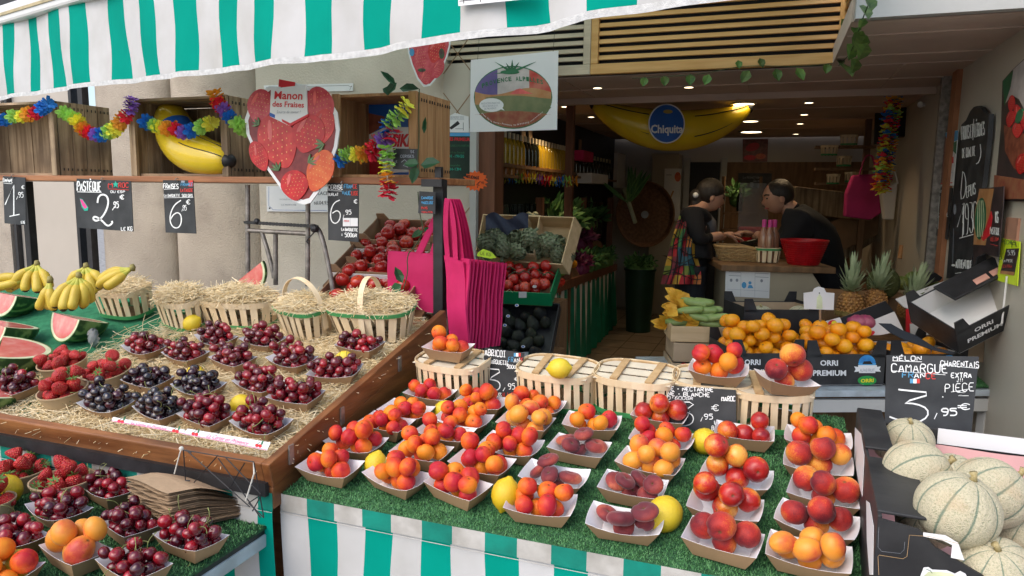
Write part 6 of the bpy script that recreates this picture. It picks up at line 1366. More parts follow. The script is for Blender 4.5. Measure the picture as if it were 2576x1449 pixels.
def mandarin_print(S_, f, full=True):
    """printing of a mandarin box; f maps u, v of the front (0-1, v down) to the photograph"""
    P = lambda u, v: f(u, v)
    S_.print('ORRI', P(.20, .38), P(.42, .38), P(.20, .20), 'whitep', 2.4, bold=.03); S_.print('PREMIUM', P(.11, .70), P(.52, .70), P(.11, .52), 'whitep', 2.4, bold=.03)
    c = [P(.78+.105*cos(2*pi*i/24), .30-.26*sin(2*pi*i/24)) for i in range(13)]; S_.poly(c, 'logoblue', lay=1.2); S_.poly([P(.67, .30), P(.89, .30), P(.88, .40), P(.68, .40)], 'inkblue', lay=1.3); S_.poly([P(.72, .33), P(.74, .24), P(.82, .23), P(.85, .33)], 'inkblack', lay=1.6)
    S_.poly([P(.62, .40), P(.67, .42), P(.67, .36), P(.90, .36), P(.90, .42), P(.945, .40), P(.93, .50), P(.95, .57), P(.88, .56), P(.88, .61), P(.68, .61), P(.68, .56), P(.62, .58), P(.64, .49)], 'whitep', lay=2.); S_.print('ALFASI FRUIT', P(.69, .57), P(.87, .57), P(.69, .47), 'inkgrey', 3)
    c = [P(.78+.115*cos(2*pi*i/24), .85+.15*sin(2*pi*i/24)) for i in range(24)]; S_.poly(c, 'logogreen', lay=1.2); S_.print('ORRI', P(.70, .92), P(.86, .90), P(.70, .80), 'logoyellow', 2.4, bold=.04)
def mbox(x0, x1, y0, y1, label, n, seed, dp=.30):
    zc = zof(onz((x0+x1)/2, y1, .755)); c, R, w_, h_ = fbox(x0, y0, x1, y1, zc); cc = c+R @ A3(0, dp/2, 0); cc[2] = .755
    t = open_box('mandarin_box', label, cc, R, w_, dp, h_, 'blackcard', inner='cardwhite', cat='cardboard box', group='black boxes of mandarins')
    fr_ = [o for o in t.children if o.name.startswith('long_side')][0]
    S_ = Sign.__new__(Sign); S_.z, S_.mbs, S_.layer, S_.o = zN, {}, 0, t; S_.pl = plane(cc+R @ A3(0, -dp/2-.0008, 0), R @ A3(0, -1, 0))
    mandarin_print(S_, lambda u, v: (x0+(x1-x0)*u, y0+(y1-y0)*v)); S_.done()
    if n: box_fill('mandarin', n, .034, cc, R, w_-.01, dp-.01, .085 if n > 12 else .05, label.replace('black box of mandarins', 'in the black box'), seed, 'orange mandarin', 'mandarin')
    return cc, R, w_, h_
A_ = mbox(1836, 2019, 888, 967, 'black box of mandarins at the left, heaped highest', 40, 701)
B_ = mbox(2022, 2226, 890, 969, 'black box of mandarins in the middle', 38, 702)
C_ = mbox(2230, 2432, 890, 970, 'black box of mandarins behind the melon board, nearly empty', 14, 703)
# tilted empty mandarin box on top
D0 = [np.array(q, float) for q in (zF(2090, 1225), zF(2576, 960), zF(2560, 800), zF(1985, 1045))]   # front face: lower left, lower right, upper right, upper left
zc = 3.0; Pl, Pr, Pt = atz(*D0[0], zc), atz(2590, 800, zc-.0), atz(2385, 828, zc)
ux = nrm(Pr-Pl); uzt = Pt-Pl; hz = np.linalg.norm(uzt-ux*np.dot(uzt, ux)); uz = nrm(uzt-ux*np.dot(uzt, ux)); uy = np.cross(uz, ux); Rb = np.array([ux, uy, uz]).T
th_ = rotx(rad(28)); Rb = Rb @ th_; wD = .40; dD = .29; hD = hz*1.02; cD = Pl+Rb @ A3(wD/2, dD/2, 0)
t = open_box('empty_mandarin_box', 'empty black mandarin box tipped up on the heap at the right', cD, Rb, wD, dD, hD, 'blackcard', inner='cardwhite', cat='cardboard box', group='black boxes of mandarins')
S_ = Sign.__new__(Sign); S_.z, S_.mbs, S_.layer, S_.o = zN, {}, 0, t; S_.pl = plane(cD+Rb @ A3(0, -dD/2-.0008, 0), Rb @ A3(0, -1, 0))
def fD(u, v):
    W = cD+Rb @ A3(wD*(u-.5), -dD/2, hD*(1-v)); d = W-CO; k = np.dot(d, CF); return (CX+FOC*np.dot(d, CR)/k, CY-FOC*np.dot(d, CU)/k)
mandarin_print(S_, fD); S_.done()
mb = MB(); q = cD+Rb @ A3(.06, .06, hD*1.02)
mb.slab(q+Rb @ A3(-.13, -.05, .005), Rb @ A3(.30, 0, 0), Rb @ A3(0, .13, 0), Rb @ A3(0, 0, .012)); o = obj('black_tray', mb, K['black'], loc=q, world=True, label='flat black plastic tray lying across the tipped box', cat='plastic tray', bevel=.004)
mb = MB(); 
for k in range(2): mb.slab(q+Rb @ A3(-.01+.08*k, -.035, .0175), Rb @ A3(.065, 0, 0), Rb @ A3(.01, .035, 0), Rb @ A3(0, 0, .003))
part('pink_lining', mb, M('pink_lining', (.55, .28, .22), .7), o)
# white boxes leaning behind
def lean_box(name, label, pts, zc, mat, dy=.16, grp=None, t=.012, tl=0.):
    """board or box side seen with this outline, thickness going away from the camera"""
    pl = plane(atz(*pts[0], zc), nrm(-CF*A3(1, 1, 0)+A3(0, 0, tl))); P = [onp(*q, pl) for q in pts]; mb = MB().prism(P, -pl[1], t); return obj(name, mb, K[mat], loc=sum(P)/len(P), world=True, label=label, cat=name.replace('_', ' '), group=grp, bevel=.002)
def pbox(name, label, zc, L, cat='cardboard box'):
    """box built of boards: (part, outline, material, depth offset, thickness, tilt)"""
    t = thing(name, label, cat, atz(*L[0][1][0], zc))
    for nm, pts, mat, dz, th, tl in L:
        pl = plane(atz(*pts[0], zc+dz), nrm(-CF*A3(1, 1, 0)+A3(0, 0, tl))); part(nm, MB().prism([onp(*q, pl) for q in pts], -pl[1], th), K[mat], t)
    return t
zq = lambda *L: [zQ(*q) for q in L]
t = pbox('dragonfruit_box', 'white box with a dark inside, tipped forward, with pink fruit', 3.40, [('front_board', zq((340, 1010), (1000, 745), (1110, 975), (830, 1030), (600, 1035)), 'cardwhite', 0, .006, .25), ('inside', zq((350, 820), (890, 615), (1000, 750), (380, 990)), 'inkblack', .05, .006, .9), ('end_board', zq((135, 870), (335, 815), (375, 905), (320, 945), (380, 970), (330, 1015), (200, 1000)), 'cardwhite', -.01, .006, .2), ('back_board', zq((340, 825), (880, 615), (890, 640), (355, 850)), 'cardbrown', .16, .006, .1)])
S_ = Sign.__new__(Sign); S_.z, S_.mbs, S_.layer, S_.o = zQ, {}, 0, t; S_.pl = plane(atz(*zQ(135, 870), 3.385), nrm(-CF*A3(1, 1, 0)+A3(0, 0, .2))); S_.blob(245, 890, 55, 42, 'inkred', rot=-.3).blob(265, 885, 34, 28, 'logoyellow', rot=-.3, lay=1.5); S_.pl = plane(atz(*zQ(340, 1010), 3.395), nrm(-CF*A3(1, 1, 0)+A3(0, 0, .25))); S_.blob(690, 1015, 75, 30, 'inkred', rot=-.3).done()
K['dragon'] = M('dragon_fruit_skin', (.30, .03, .10), .5, (.42, .12, .16), scale=20)
for k, (x, y) in enumerate(((550, 880), (640, 880))):
    mb = MB(); c = atz(*zQ(x, y), 3.43); mb.ball((0, 0, 0), .04, 12, 9, (1.2, 1, .9), fn=lambda th, a: 1+.12*max(0, sin(5*a+4*th))); obj('dragon_fruit', mb, K['dragon'], loc=c, smooth=True, label=['pink dragon fruit in the dark tipped box, left one', 'pink dragon fruit in the dark tipped box, netted right one'][k], cat='dragon fruit')
pbox('white_box', 'long white fruit box lying askew below the chalkboard wall', 3.65, [('front_board', zq((1015, 590), (1790, 305), (1900, 345), (1880, 420), (1380, 640), (1200, 720), (1120, 690)), 'cardwhite', 0, .008, .5), ('inner_board', zq((1230, 690), (1560, 500), (1800, 440), (1500, 640)), 'innerwhite', -.03, .006, .9), ('red_end', zq((1145, 715), (1315, 705), (1320, 900), (1200, 1005), (1145, 990)), 'inkred', -.08, .006, .05), ('cream_end', zq((1195, 895), (1330, 890), (1420, 1030), (1200, 1025)), 'cardwhite', -.09, .006, .05)])
lean_box('glossy_sleeve', 'dark glossy plastic sleeve lying across the mandarins', zq((810, 885), (960, 890), (1100, 970), (1260, 1030), (1500, 1180), (1760, 1240), (1700, 1270), (1460, 1210), (1120, 1090), (950, 1000)), 2.93, 'inkblack', t=.006, tl=.4)
lean_box('brown_carton', 'brown carton with a tomato picture behind the tipped box', zq((1700, 1290), (2100, 1100), (2090, 1365), (1900, 1350)), 3.25, 'pulp', t=.03)
lean_box('black_carton', 'small black carton lying by the right wall', zq((1250, 380), (1500, 270), (1590, 330), (1560, 370), (1300, 440)), 3.9, 'blackcard', t=.05)
lean_box('brown_carton', 'torn brown cardboard flap behind the tipped box', zq((1880, 370), (1980, 320), (2130, 350), (2500, 460), (2440, 500), (2130, 440), (2000, 380)), 3.35, 'pulp', t=.01)
# pineapples
K['pine'] = M('pineapple_skin', (.42, .20, .05), .6, (.20, .09, .03), scale=30)
K['pineleaf'] = M('pineapple_leaf', (.22, .28, .14), .5, (.38, .44, .26), scale=14); K['foil'] = M('gold_band', (.5, .35, .12), .25, metal=.7)
def pineapple(px, py, zc, h, r, label, tilt=(0, 0), body=True, crown=.13):
    c = atz(px, py, zc); R = rotx(rad(tilt[0])) @ roty(rad(tilt[1])); t = thing('pineapple', label, 'pineapple', c, R, 'pineapples')
    if body:
        mb = MB(); nz, na = 11, 14
        for i in range(nz):
            z = h*(i+.5)/nz; rr_ = r*(1-.75*abs(2*z/h-1)**3.2)
            for k in range(na):
                a = 2*pi*(k+.5*(i % 2))/na; mb.ball((rr_*.93*cos(a), rr_*.93*sin(a), z), h/nz*.62, 7, 5, (1, 1, 1))
        mb.lathe([(0, 0), (r*.6, .01), (r*.92, h*.3), (r*.92, h*.7), (r*.5, h*.98), (0, h)], 14); part('body', mb, K['pine'], t, smooth=True, world=False)
    mb = MB(); g = random.Random(int(px))
    for ring_ in range(6):
        n = 9
        for k in range(n):
            a = 2*pi*(k+ring_*.37)/n+g.uniform(-.15, .15); L_ = crown*(.55+.12*ring_)*g.uniform(.85, 1.1); el_ = rad(12+14*ring_); d = A3(cos(a)*cos(el_), sin(a)*cos(el_), sin(el_)); s_ = A3(-sin(a), cos(a), 0); b = A3(0, 0, h-.005+.008*ring_); wd = .011
            q = [b-s_*wd*.8, b+s_*wd*.8, b+d*L_*.5+s_*wd, b+d*L_*.5-s_*wd, b+d*L_*.85+s_*wd*.5+A3(0, 0, L_*.10), b+d*L_*.85-s_*wd*.5+A3(0, 0, L_*.10), b+d*L_+A3(0, 0, L_*.15)]
            mb.add(q, [(0, 1, 2, 3), (3, 2, 4, 5), (5, 4, 6)])
    part('crown', mb, K['pineleaf'], t, world=False)
    return t
pineapple(2135, 812, 3.75, .17, .062, 'upright pineapple with a gold band behind the mandarins')
pineapple(2190, 800, 3.80, .16, .06, 'pineapple leaning left beside the green jackfruit', (0, 8))
pineapple(2275, 800, 3.75, .11, .05, 'pineapple whose crown sticks out behind the long white box', (0, 14))
for x, y in ((2134, 786),):
    p = atz(x, y, 3.75); mb = MB(); mb.lathe([(.066, -.014), (.069, -.012), (.069, .012), (.066, .014)], 28); obj('gold_band', mb, K['foil'], loc=p, label='shiny band round the upright pineapple', cat='band')
mb = MB(); mb.ball((0, 0, 0), .085, 20, 14, (1, 1, 1.05)); obj('jackfruit', mb, M('jackfruit_skin', (.05, .06, .012), .8, (.09, .10, .025), scale=60, bump=.8, bs=120), loc=atz(2222, 712, 3.9), smooth=True, label='round dull green jackfruit behind the pineapples', cat='jackfruit')
K['mango'] = M('green_mango', (.10, .14, .025), .5, (.18, .19, .04), scale=8, rand=.2)
for k, (x, y) in enumerate(((2268, 712), (2300, 700), (2330, 705), (2345, 722))): obj('green_mango', MB().ball((0, 0, 0), .045, 14, 9, (1.3, 1, .9)), K['mango'], loc=atz(x, y, 4.05), R=rotz(.6*k), smooth=True, label='green mango lying in the row along the right wall', cat='mango', group='green mangoes along the wall')
t = thing('produce_stand', 'dark stepped stand under the pineapples along the right wall', 'stand', A3(.55, 4.1, 0)); mb = MB(); p = atz(2190, 850, 3.75)
mb.box((.50, p[1]+.12, (p[2]-.02)/2), (.80, .36, p[2]-.02)); mb.box((.62, p[1]+.45, .5), (.6, .28, 1.06)); part('stand_body', mb, K['panelwood'], t)
# white price holder, melon carton, chard flowers
S_ = Sign('blank_price_holder', 'blank cream plastic price holder with a round top on a stick', 'price holder', [zF(*q) for q in ((915, 765), (985, 755), (995, 730), (1030, 716), (1070, 728), (1085, 760), (1148, 765), (1142, 893), (918, 885))], plane(atz(2060, 760, 3.32), nrm(-CF*A3(1, 1, 0))), 'cardwhite', .003)
S_.z = zF; S_.poly([(1015, 800), (1035, 770), (1055, 800), (1058, 885), (1012, 885)], 'rindwhite').blob(1034, 765, 5, 5, 'inkblack').done()
mb = MB(); mb.tube([atz(*zF(1040, 890), 3.325), atz(*zF(1040, 990), 3.325)], .005, 8); part('stick', mb, K['cardbrown'], S_.o)
c, R, w_, h_ = fbox(1868, 780, 2068, 815, 3.50); c[2] = .91; t = open_box('melon_carton', 'cardboard carton with two melons behind the mandarins', c+R @ A3(0, .14, 0), R, w_, .28, .12, 'blackcard', inner='pulp', cat='cardboard box')
lean_box('brown_flap', 'brown cardboard back flap above the two melons', [zF(440, 905), zF(1050, 895), zF(1050, 1000), zF(440, 1000)], 3.78, 'pulp', t=.006)
mb = MB(); mb.box((c[0]+.0, c[1]+.12, .83), (w_*.9, .22, .15), R=R); obj('under_carton', mb, K['blackcard'], loc=c, world=True, label='black carton standing under the melon carton', cat='cardboard box')
MELMAT = None
def melonmat():
    m, t, nd, lk, b = _mat('netted_melon_skin'); tc = nd.new('ShaderNodeTexCoord'); vo = nd.new('ShaderNodeTexVoronoi'); vo.feature = 'DISTANCE_TO_EDGE'; vo.inputs['Scale'].default_value = 13; n = nd.new('ShaderNodeTexNoise'); n.inputs['Scale'].default_value = 7; n.inputs['Detail'].default_value = 6
    va = nd.new('ShaderNodeVectorMath'); va.operation = 'ADD'; sc = nd.new('ShaderNodeVectorMath'); sc.operation = 'SCALE'; sc.inputs['Scale'].default_value = .32; lk.new(tc.outputs['Object'], n.inputs[0]); lk.new(n.outputs['Color'], sc.inputs[0]); lk.new(tc.outputs['Object'], va.inputs[0]); lk.new(sc.outputs[0], va.inputs[1]); lk.new(va.outputs[0], vo.inputs['Vector'])
    r = _ramp(nd, [(0, (.68, .61, .43)), (.10, (.63, .56, .385)), (.24, (.50, .465, .30))]); lk.new(vo.outputs['Distance'], r.inputs[0]); g = nd.new('ShaderNodeSeparateXYZ'); lk.new(tc.outputs['Object'], g.inputs[0])
    at = math_(nd, lk, 'ARCTAN2', g.outputs['Y'], g.outputs['X']); fr_ = math_(nd, lk, 'FRACT', math_(nd, lk, 'MULTIPLY', math_(nd, lk, 'ADD', at, pi), 9/(2*pi))); d = math_(nd, lk, 'ABSOLUTE', math_(nd, lk, 'SUBTRACT', fr_, .5))
    n4 = nd.new('ShaderNodeTexNoise'); n4.inputs['Scale'].default_value = 14; lk.new(tc.outputs['Object'], n4.inputs[0])
    sq = math_(nd, lk, 'ADD', d, math_(nd, lk, 'MULTIPLY', math_(nd, lk, 'SUBTRACT', n4.outputs['Fac'], .5), .06)); r2 = _ramp(nd, [(.025, (1, 1, 1)), (.065, (0, 0, 0))]); lk.new(sq, r2.inputs[0])
    mx = nd.new('ShaderNodeMixRGB'); mx.inputs[2].default_value = (.20, .26, .18, 1); lk.new(math_(nd, lk, 'MULTIPLY', r2.outputs[0], .95), mx.inputs[0]); lk.new(r.outputs[0], mx.inputs[1])
    n5 = nd.new('ShaderNodeTexNoise'); n5.inputs['Scale'].default_value = 1.6; lk.new(tc.outputs['Object'], n5.inputs[0]); r5 = _ramp(nd, [(.55, (0, 0, 0)), (.75, (1, 1, 1))]); lk.new(n5.outputs['Fac'], r5.inputs[0]); mx2 = nd.new('ShaderNodeMixRGB'); mx2.inputs[2].default_value = (.60, .40, .22, 1); lk.new(math_(nd, lk, 'MULTIPLY', r5.outputs[0], .4), mx2.inputs[0]); lk.new(mx.outputs[0], mx2.inputs[1]); lk.new(mx2.outputs[0], b.inputs['Base Color'])
    b.inputs['Roughness'].default_value = .6; bp = nd.new('ShaderNodeBump'); bp.inputs['Strength'].default_value = .5; bp.inputs['Distance'].default_value = .025; inv = math_(nd, lk, 'MULTIPLY', vo.outputs['Distance'], -1.); lk.new(inv, bp.inputs['Height']); lk.new(bp.outputs[0], b.inputs['Normal']); return m
K['melon'] = melonmat(); K['melstem'] = M('melon_stem', (.34, .26, .10), .7, (.46, .38, .2), scale=30)
MEL = MB().ball((0, 0, 0), 1., 72, 24, (1, 1, .95), fn=lambda th, a: 1-.035*(sin(th)**.7)*math.exp(-((((a+pi)*9/(2*pi)) % 1-.5)/.10)**2)-.05*math.exp(-(th/.25)**2)).mesh('melon', K['melon'], True)
MST = MB().tube([(0, 0, .90), (.02, 0, 1.0), (.08, .02, 1.10)], [.10, .07, .10], 8).mesh('stem', K['melstem'], True)
def melon(px, py, rpx, label, ax, r=.066, zc=None):
    zc = zc or r*FOC/rpx; c = atz(px, py, zc); z = nrm(CR*ax[0]+CU*ax[1]-CF*ax[2]); x = nrm(np.cross(z, A3(.3, .5, .2))); o = obj('melon', MEL, None, loc=c, R=np.array([x, np.cross(z, x), z]).T, sc=rpx*zc/FOC, label=label, cat='melon', group='netted melons')
    s_ = bpy.data.objects.new('stem', MST); COL.objects.link(s_); s_.parent = o; return o
melon(2308, 1192, 84, 'netted melon at the left of the box, below the price board', (.85, .45, .3))
melon(2408, 1282, 98, 'largest netted melon on top, in the middle of the box', (.25, .9, .3))
melon(2490, 1240, 90, 'netted melon at the right of the box with a dry stem', (.72, .62, .25))
melon(2285, 1110, 60, 'small netted melon before the foot of the price board', (-.1, .9, .4), zc=1.72)
melon(2240, 1120, 44, 'netted melon half hidden in the far left box corner', (-.6, .3, .5), zc=1.76)
melon(2505, 1440, 92, 'netted melon at the bottom right corner', (-.25, .85, .45), zc=1.16)
melon(2575, 1345, 70, 'netted melon cut by the right edge', (-.3, .7, .5), zc=1.30)
melon(2330, 1310, 70, 'netted melon lying low in the shade of the box', (-.5, .5, .6), zc=1.42)
melon(2395, 1200, 60, 'netted melon at the far back of the box behind the others', (-.2, .8, .4), zc=1.62)
melon(1915, 800, 33, 'left melon in the carton behind the mandarins', (-.1, .9, .3), zc=3.62); melon(2012, 800, 33, 'right melon in the carton behind the mandarins', (.2, .9, .3), zc=3.62)
# melon box
bz = .86; bx0, by0, by1, bx1, bh = .185, 1.30, 1.97, .72, .19
t = thing('melon_box', 'black cardboard box of melons with torn edges at the near right', 'cardboard box', ((bx0+bx1)/2, (by0+by1)/2, bz))
BLc = atz(2157, 1010, 1.80); FLc = atz(2206, 1322, 1.20); w0 = FLc; w1 = BLc; dn = A3(0, 0, -.24)
dv = nrm((w1-w0)*A3(1, 1, 0)); rt = A3(dv[1], -dv[0], 0); LN = np.linalg.norm((w1-w0)*A3(1, 1, 0)); zt = (w0[2]+w1[2])/2; w0[2] = w1[2] = zt
mb = MB(); mb.slab(w0+dn, dv*LN, rt*.007, A3(0, 0, .24)); part('long_side', mb, K['blackcard'], t, bevel=.002)
mb = MB(); mb.slab(w0+dv*LN*.02+A3(0, 0, -.002), dv*LN*.42, rt*.085, A3(0, 0, .006)); mb.slab(w0+dv*LN*.52+A3(0, 0, .001), dv*LN*.46, rt*.055, A3(0, 0, .006)); part('top_ledge', mb, K['blackcard'], t, bevel=.002)
mb = MB(); mb.slab(w0+dv*LN*.99+dn, rt*.50, dv*.007, A3(0, 0, .215)); part('back_side', mb, K['blackcard'], t, bevel=.002)
fu = nrm(rt+dv*-.10); mb = MB(); F0 = w0-dv*.008
out = [F0+dn*1.3, F0+fu*.5+dn*1.3, F0+fu*.5+A3(0, 0, -.16), F0+fu*.20+A3(0, 0, -.105), F0+fu*.165+A3(0, 0, -.065), F0+fu*.085+A3(0, 0, -.03), F0+fu*.06+A3(0, 0, -.005), F0]
mb.prism(out, np.cross(fu, A3(0, 0, 1)), .006); part('front_side', mb, K['blackcard'], t)
S_ = Sign.__new__(Sign); S_.z, S_.mbs, S_.layer, S_.o = zI, {}, 0, t; S_.pl = plane(F0+np.cross(fu, A3(0, 0, 1))*.0072, np.cross(fu, A3(0, 0, 1)))
S_.line([(1478, 1440), (1472, 1300), (1480, 1290), (1660, 1318), (1690, 1300), (1708, 1140), (1860, 1150), (2080, 1205)], 4, 'slatdk').line([(1478, 1080), (1472, 1230), (1500, 1262), (1640, 1278), (1668, 1250), (1674, 1190)], 2, 'inkgrey')
S_.poly([(1812, 1120), (1980, 1142), (2075, 1200), (2122, 1330), (2020, 1310), (2030, 1215), (1960, 1180), (1812, 1150)], 'whitep')
S_.poly([(1790, 1449), (1815, 1385), (1850, 1380), (1880, 1400), (1990, 1405), (2050, 1430), (2090, 1410), (2130, 1430), (2140, 1449)], 'whitep', lay=1.1).poly([(1815, 1449), (1850, 1415), (1930, 1415), (2020, 1425), (2060, 1449)], 'rindwhite', lay=1.5).line([(1835, 1395), (1865, 1405), (1880, 1425)], 5, 'inkgreen', lay=2).done()
S_ = Sign.__new__(Sign); S_.z, S_.mbs, S_.layer, S_.o = zI, {}, 0, t; S_.pl = plane(w0-rt*.0008, -rt)
S_.poly([(1300, 330), (1345, 380), (1370, 540), (1355, 850), (1330, 760), (1295, 560)], 'whitep').poly([(1385, 880), (1410, 900), (1440, 1070), (1435, 1440), (1410, 1440), (1390, 1180)], 'whitep').done()
K['pinkpaper'] = M('pink_paper', (.55, .30, .29), .7, scale=5, var=.1, bump=.2, bs=20)
mb = MB(); mb.slab(w0+dn*.85+rt*.01, dv*LN*.97, rt*.49, A3(0, 0, .004)); part('bottom', mb, K['pinkpaper'], t)
mb = MB(); bq = w0+dv*LN*.975+rt*.02; mb.grid(lambda u, v: bq+rt*.47*u+dn*(.25+.5*v)-dv*(.01+.05*v+.006*sin(u*13)), 14, 4); part('pink_paper', mb, K['pinkpaper'], t, smooth=True)
mb = MB(); mb.slab(w0+dv*LN*.984+rt*.18+A3(0, 0, -.06), rt*.31, dv*-.003, A3(0, 0, .038)); part('white_print', mb, K['whitep'], t)
obj('melon_stand', MB().box(w0+dv*LN*.5+rt*.26+A3(0, 0, -.245-.39), (.46, LN*.9, .74), R=np.array([rt, dv, A3(0, 0, 1)]).T), K['panelwood'], label='dark stand hidden under the black melon box', cat='stand')
# courgettes with flowers on crates at the left end of the metal table
K['courgette'] = M('courgette_skin', (.20, .30, .07), .4, (.32, .40, .14), scale=10, stretch=(1, 1, 3)); K['cflower'] = M('courgette_flower', (.70, .33, .02), .6, (.78, .48, .06), scale=14)
zc = 3.45
def crate_face(name, label, rc, zc, mat, dpt, cat='crate', extra=None):
    c, R, w_, h_ = fbox(*rc, zc, 16); t = thing(name, label, cat, c+R @ A3(0, dpt/2, 0), R)
    for s_ in (-1, 1):
        mb = MB(); mb.box((0, s_*(dpt/2-.006), h_/2), (w_, .01, h_)); part('long_side', mb, K[mat], t, world=False, bevel=.002); mb = MB(); mb.box((s_*(w_/2-.006), 0, h_/2), (.01, dpt-.024, h_)); part('short_side', mb, K[mat], t, world=False, bevel=.002)
    mb = MB(); mb.box((0, 0, .004), (w_-.02, dpt-.03, .006)); part('bottom', mb, K[mat], t, world=False); return t, c, R, w_, h_
t1, c, R, w_, h_ = crate_face('courgette_crate', 'open wooden crate heaped with courgettes in flower', (1688, 822, 1848, 862), zc, 'plywood', .24)
cq = c
t2, c2_, R2, w2, h2 = crate_face('cardboard_carton', 'pale carton with a handle slot under the courgettes', (1694, 864, 1840, 912), zc, 'pulp', .26, 'cardboard box')
mb = MB(); mb.box((0, -.1315, h2*.66), (.075, .002, .014)); part('handle_slot', mb, K['inkblack'], t2, world=False)
t3, c3_, R3, w3, h3_ = crate_face('cardboard_carton', 'white carton printed with red tomatoes under the pale one', (1686, 914, 1834, 1010), zc, 'pulp', .28, 'cardboard box')
S_ = Sign.__new__(Sign); S_.z, S_.mbs, S_.layer, S_.o = zF, {}, 0, t3; S_.pl = plane(c3_+R3 @ A3(0, -.0008, 0), R3 @ A3(0, -1, 0))
for x, y in ((10, 1310), (40, 1318), (0, 1345), (30, 1362), (8, 1375)): S_.blob(x, y, 22, 19, 'inkred').line([(x-8, y-16), (x, y-10), (x+9, y-17)], 3, 'inkgreen', lay=2)
S_.done()
obj('carton_base', MB().box(c3_+R3 @ A3(0, .14, 0)-A3(0, 0, (c3_[2])/2+.002), (w3, .26, c3_[2]-.006), R=R3), K['panelwood'], label='dark base under the pile of cartons', cat='stand')
rr = random.Random(21)
for k in range(28):
    a = rr.uniform(-.5, .5); ly = k//6; p = cq+R @ A3(rr.uniform(-.12, .10)*(1-.16*ly), .10+rr.uniform(-.06, .06), .05+.034*ly); L_ = rr.uniform(.08, .11); d = R @ nrm(A3(cos(a), sin(a)*.5-.2, rr.uniform(-.25, .25)))
    mb = MB(); mb.tube([p-d*L_*.7, p-d*L_*.4, p, p+d*L_*.5, p+d*L_*.62], [.011, .018, .019, .016, .010], 10); o = obj('courgette', mb, K['courgette'], loc=p, world=True, smooth=True, label='pale green courgette in the heap with yellow flowers', cat='courgette', group='courgettes in the crate')
    if k % 5 < 3 or ly > 2:
        mb = MB(); q = p-d*L_*.7
        for i in range(5):
            e = nrm(-d+A3(rr.uniform(-.7, .7), rr.uniform(-.7, .7), rr.uniform(-.2, .9))); leaf_(q, e, A3(.2, -.8, .5), rr.uniform(.06, .09), .05, mb)
        part('flower', mb, K['cflower'], o)
# ================================================================== THE COUNTER AND THE TWO PEOPLE
zc = 4.75; Cc, CRt, cw, ch = fbox(1824, 672, 2066, 1010, zc, 14); Cc = A3(Cc[0], Cc[1], .08); topz = atz(1940, 665, zc)[2]
t = thing('counter', 'cream shop counter with a wooden top and a printed notice', 'counter', Cc+CRt @ A3(0, .25, 0), CRt); ch = topz-.08-.04
K['cream'] = M('cream_board', (.40, .34, .24), .55, scale=2, var=.08, dirt=(.32, .27, .2), dscale=3)
mb = MB(); a = A3(-cw/2, -.25, .0); mb.prism([(-cw/2, -.25, 0), (cw*.62, -.25, 0), (cw*.62, -.25, ch*.70), (cw*.30, -.25, ch), (-cw/2, -.25, ch)], (0, 1, 0), .015); part('front_panel', mb, K['cream'], t, world=False)
mb = MB(); mb.box((-cw/2+.01, .05, ch/2), (.02, .55, ch)); part('side_panel', mb, K['cream'], t, world=False)
mb = MB(); mb.box((-.03, .03, ch+.022), (cw*1.12, .62, .04)); part('counter_top', mb, K['panelwood'], t, world=False, bevel=.004)
TOPZ = .08+ch+.042
S_ = Sign('printed_notice', 'white notice with small blue figures on the counter front', 'notice', [(328, 558), (664, 588), (655, 805), (322, 788)], plane(Cc+CRt @ A3(0, -.003, 0), CRt @ A3(0, -1, 0)), 'whitep', .002, zF)
for y in (604, 632): S_.line([(350, y), (440, y+4)], 4, 'inkgrey').line([(550, y+10), (650, y+16)], 4, 'inkgrey')
S_.blob(465, 705, 18, 24, 'inkblue').blob(510, 688, 12, 12, 'inkblue').poly([(492, 728), (500, 704), (522, 704), (536, 728)], 'inkblue').blob(412, 668, 10, 12, 'inkgrey').blob(368, 668, 10, 12, 'inkgrey').blob(598, 672, 10, 12, 'inkgrey').line([(340, 735), (650, 752)], 2, 'inkgrey').line([(442, 610), (440, 790)], 2, 'inkgrey').line([(548, 610), (546, 795)], 2, 'inkgrey').done()
K['wicker'] = M('wicker', (.34, .20, .08), .65, (.52, .34, .15), scale=40, island=.5)
def wicker(name, label, c, R, wx, wy, h, low=0.):
    t = thing(name, label, 'basket', c, R); mb = MB(); rr = random.Random(3); n = 40
    for ly in range(7):
        z = h*(ly+.5)/7; P = []
        for k in range(n+1):
            a = 2*pi*k/n; q = (abs(cos(a))**4+abs(sin(a))**4)**-.25; s_ = .78+.22*z/h; w = .006*(1 if (k+ly) % 2 else -1); zz = z*(1-low*max(0, cos(a-.0))*.8); P.append(A3((wx/2*s_+w)*q*cos(a), (wy/2*s_+w)*q*sin(a), zz+rr.uniform(-.002, .002)))
        mb.tube(P, h/15, 5, caps=False)
    part('weave', mb, K['wicker'], t, world=False); mb = MB()
    for k in range(20):
        a = 2*pi*k/20; q = (abs(cos(a))**4+abs(sin(a))**4)**-.25; hh = h*(1-low*max(0, cos(a))*.8); mb.tube([(wx/2*.78*q*cos(a), wy/2*.78*q*sin(a), 0), (wx/2*q*cos(a), wy/2*q*sin(a), hh)], .005, 5)
    mb.lathe([(0, .004), (wx*.38, .004)], 20, sy=wy/wx); part('stakes', mb, K['wicker'], t, world=False)
    mb = MB(); P = [A3(wx/2*1.02*(abs(cos(a))**4+abs(sin(a))**4)**-.25*cos(a), wy/2*1.02*(abs(cos(a))**4+abs(sin(a))**4)**-.25*sin(a), h*(1-low*max(0, cos(a))*.8)) for a in np.linspace(0, 2*pi, 41)]; mb.tube(P, .009, 6, caps=False); part('rim', mb, K['wicker'], t, world=False); return t
def on_top(px, py): return onz(px, py, TOPZ+.002)
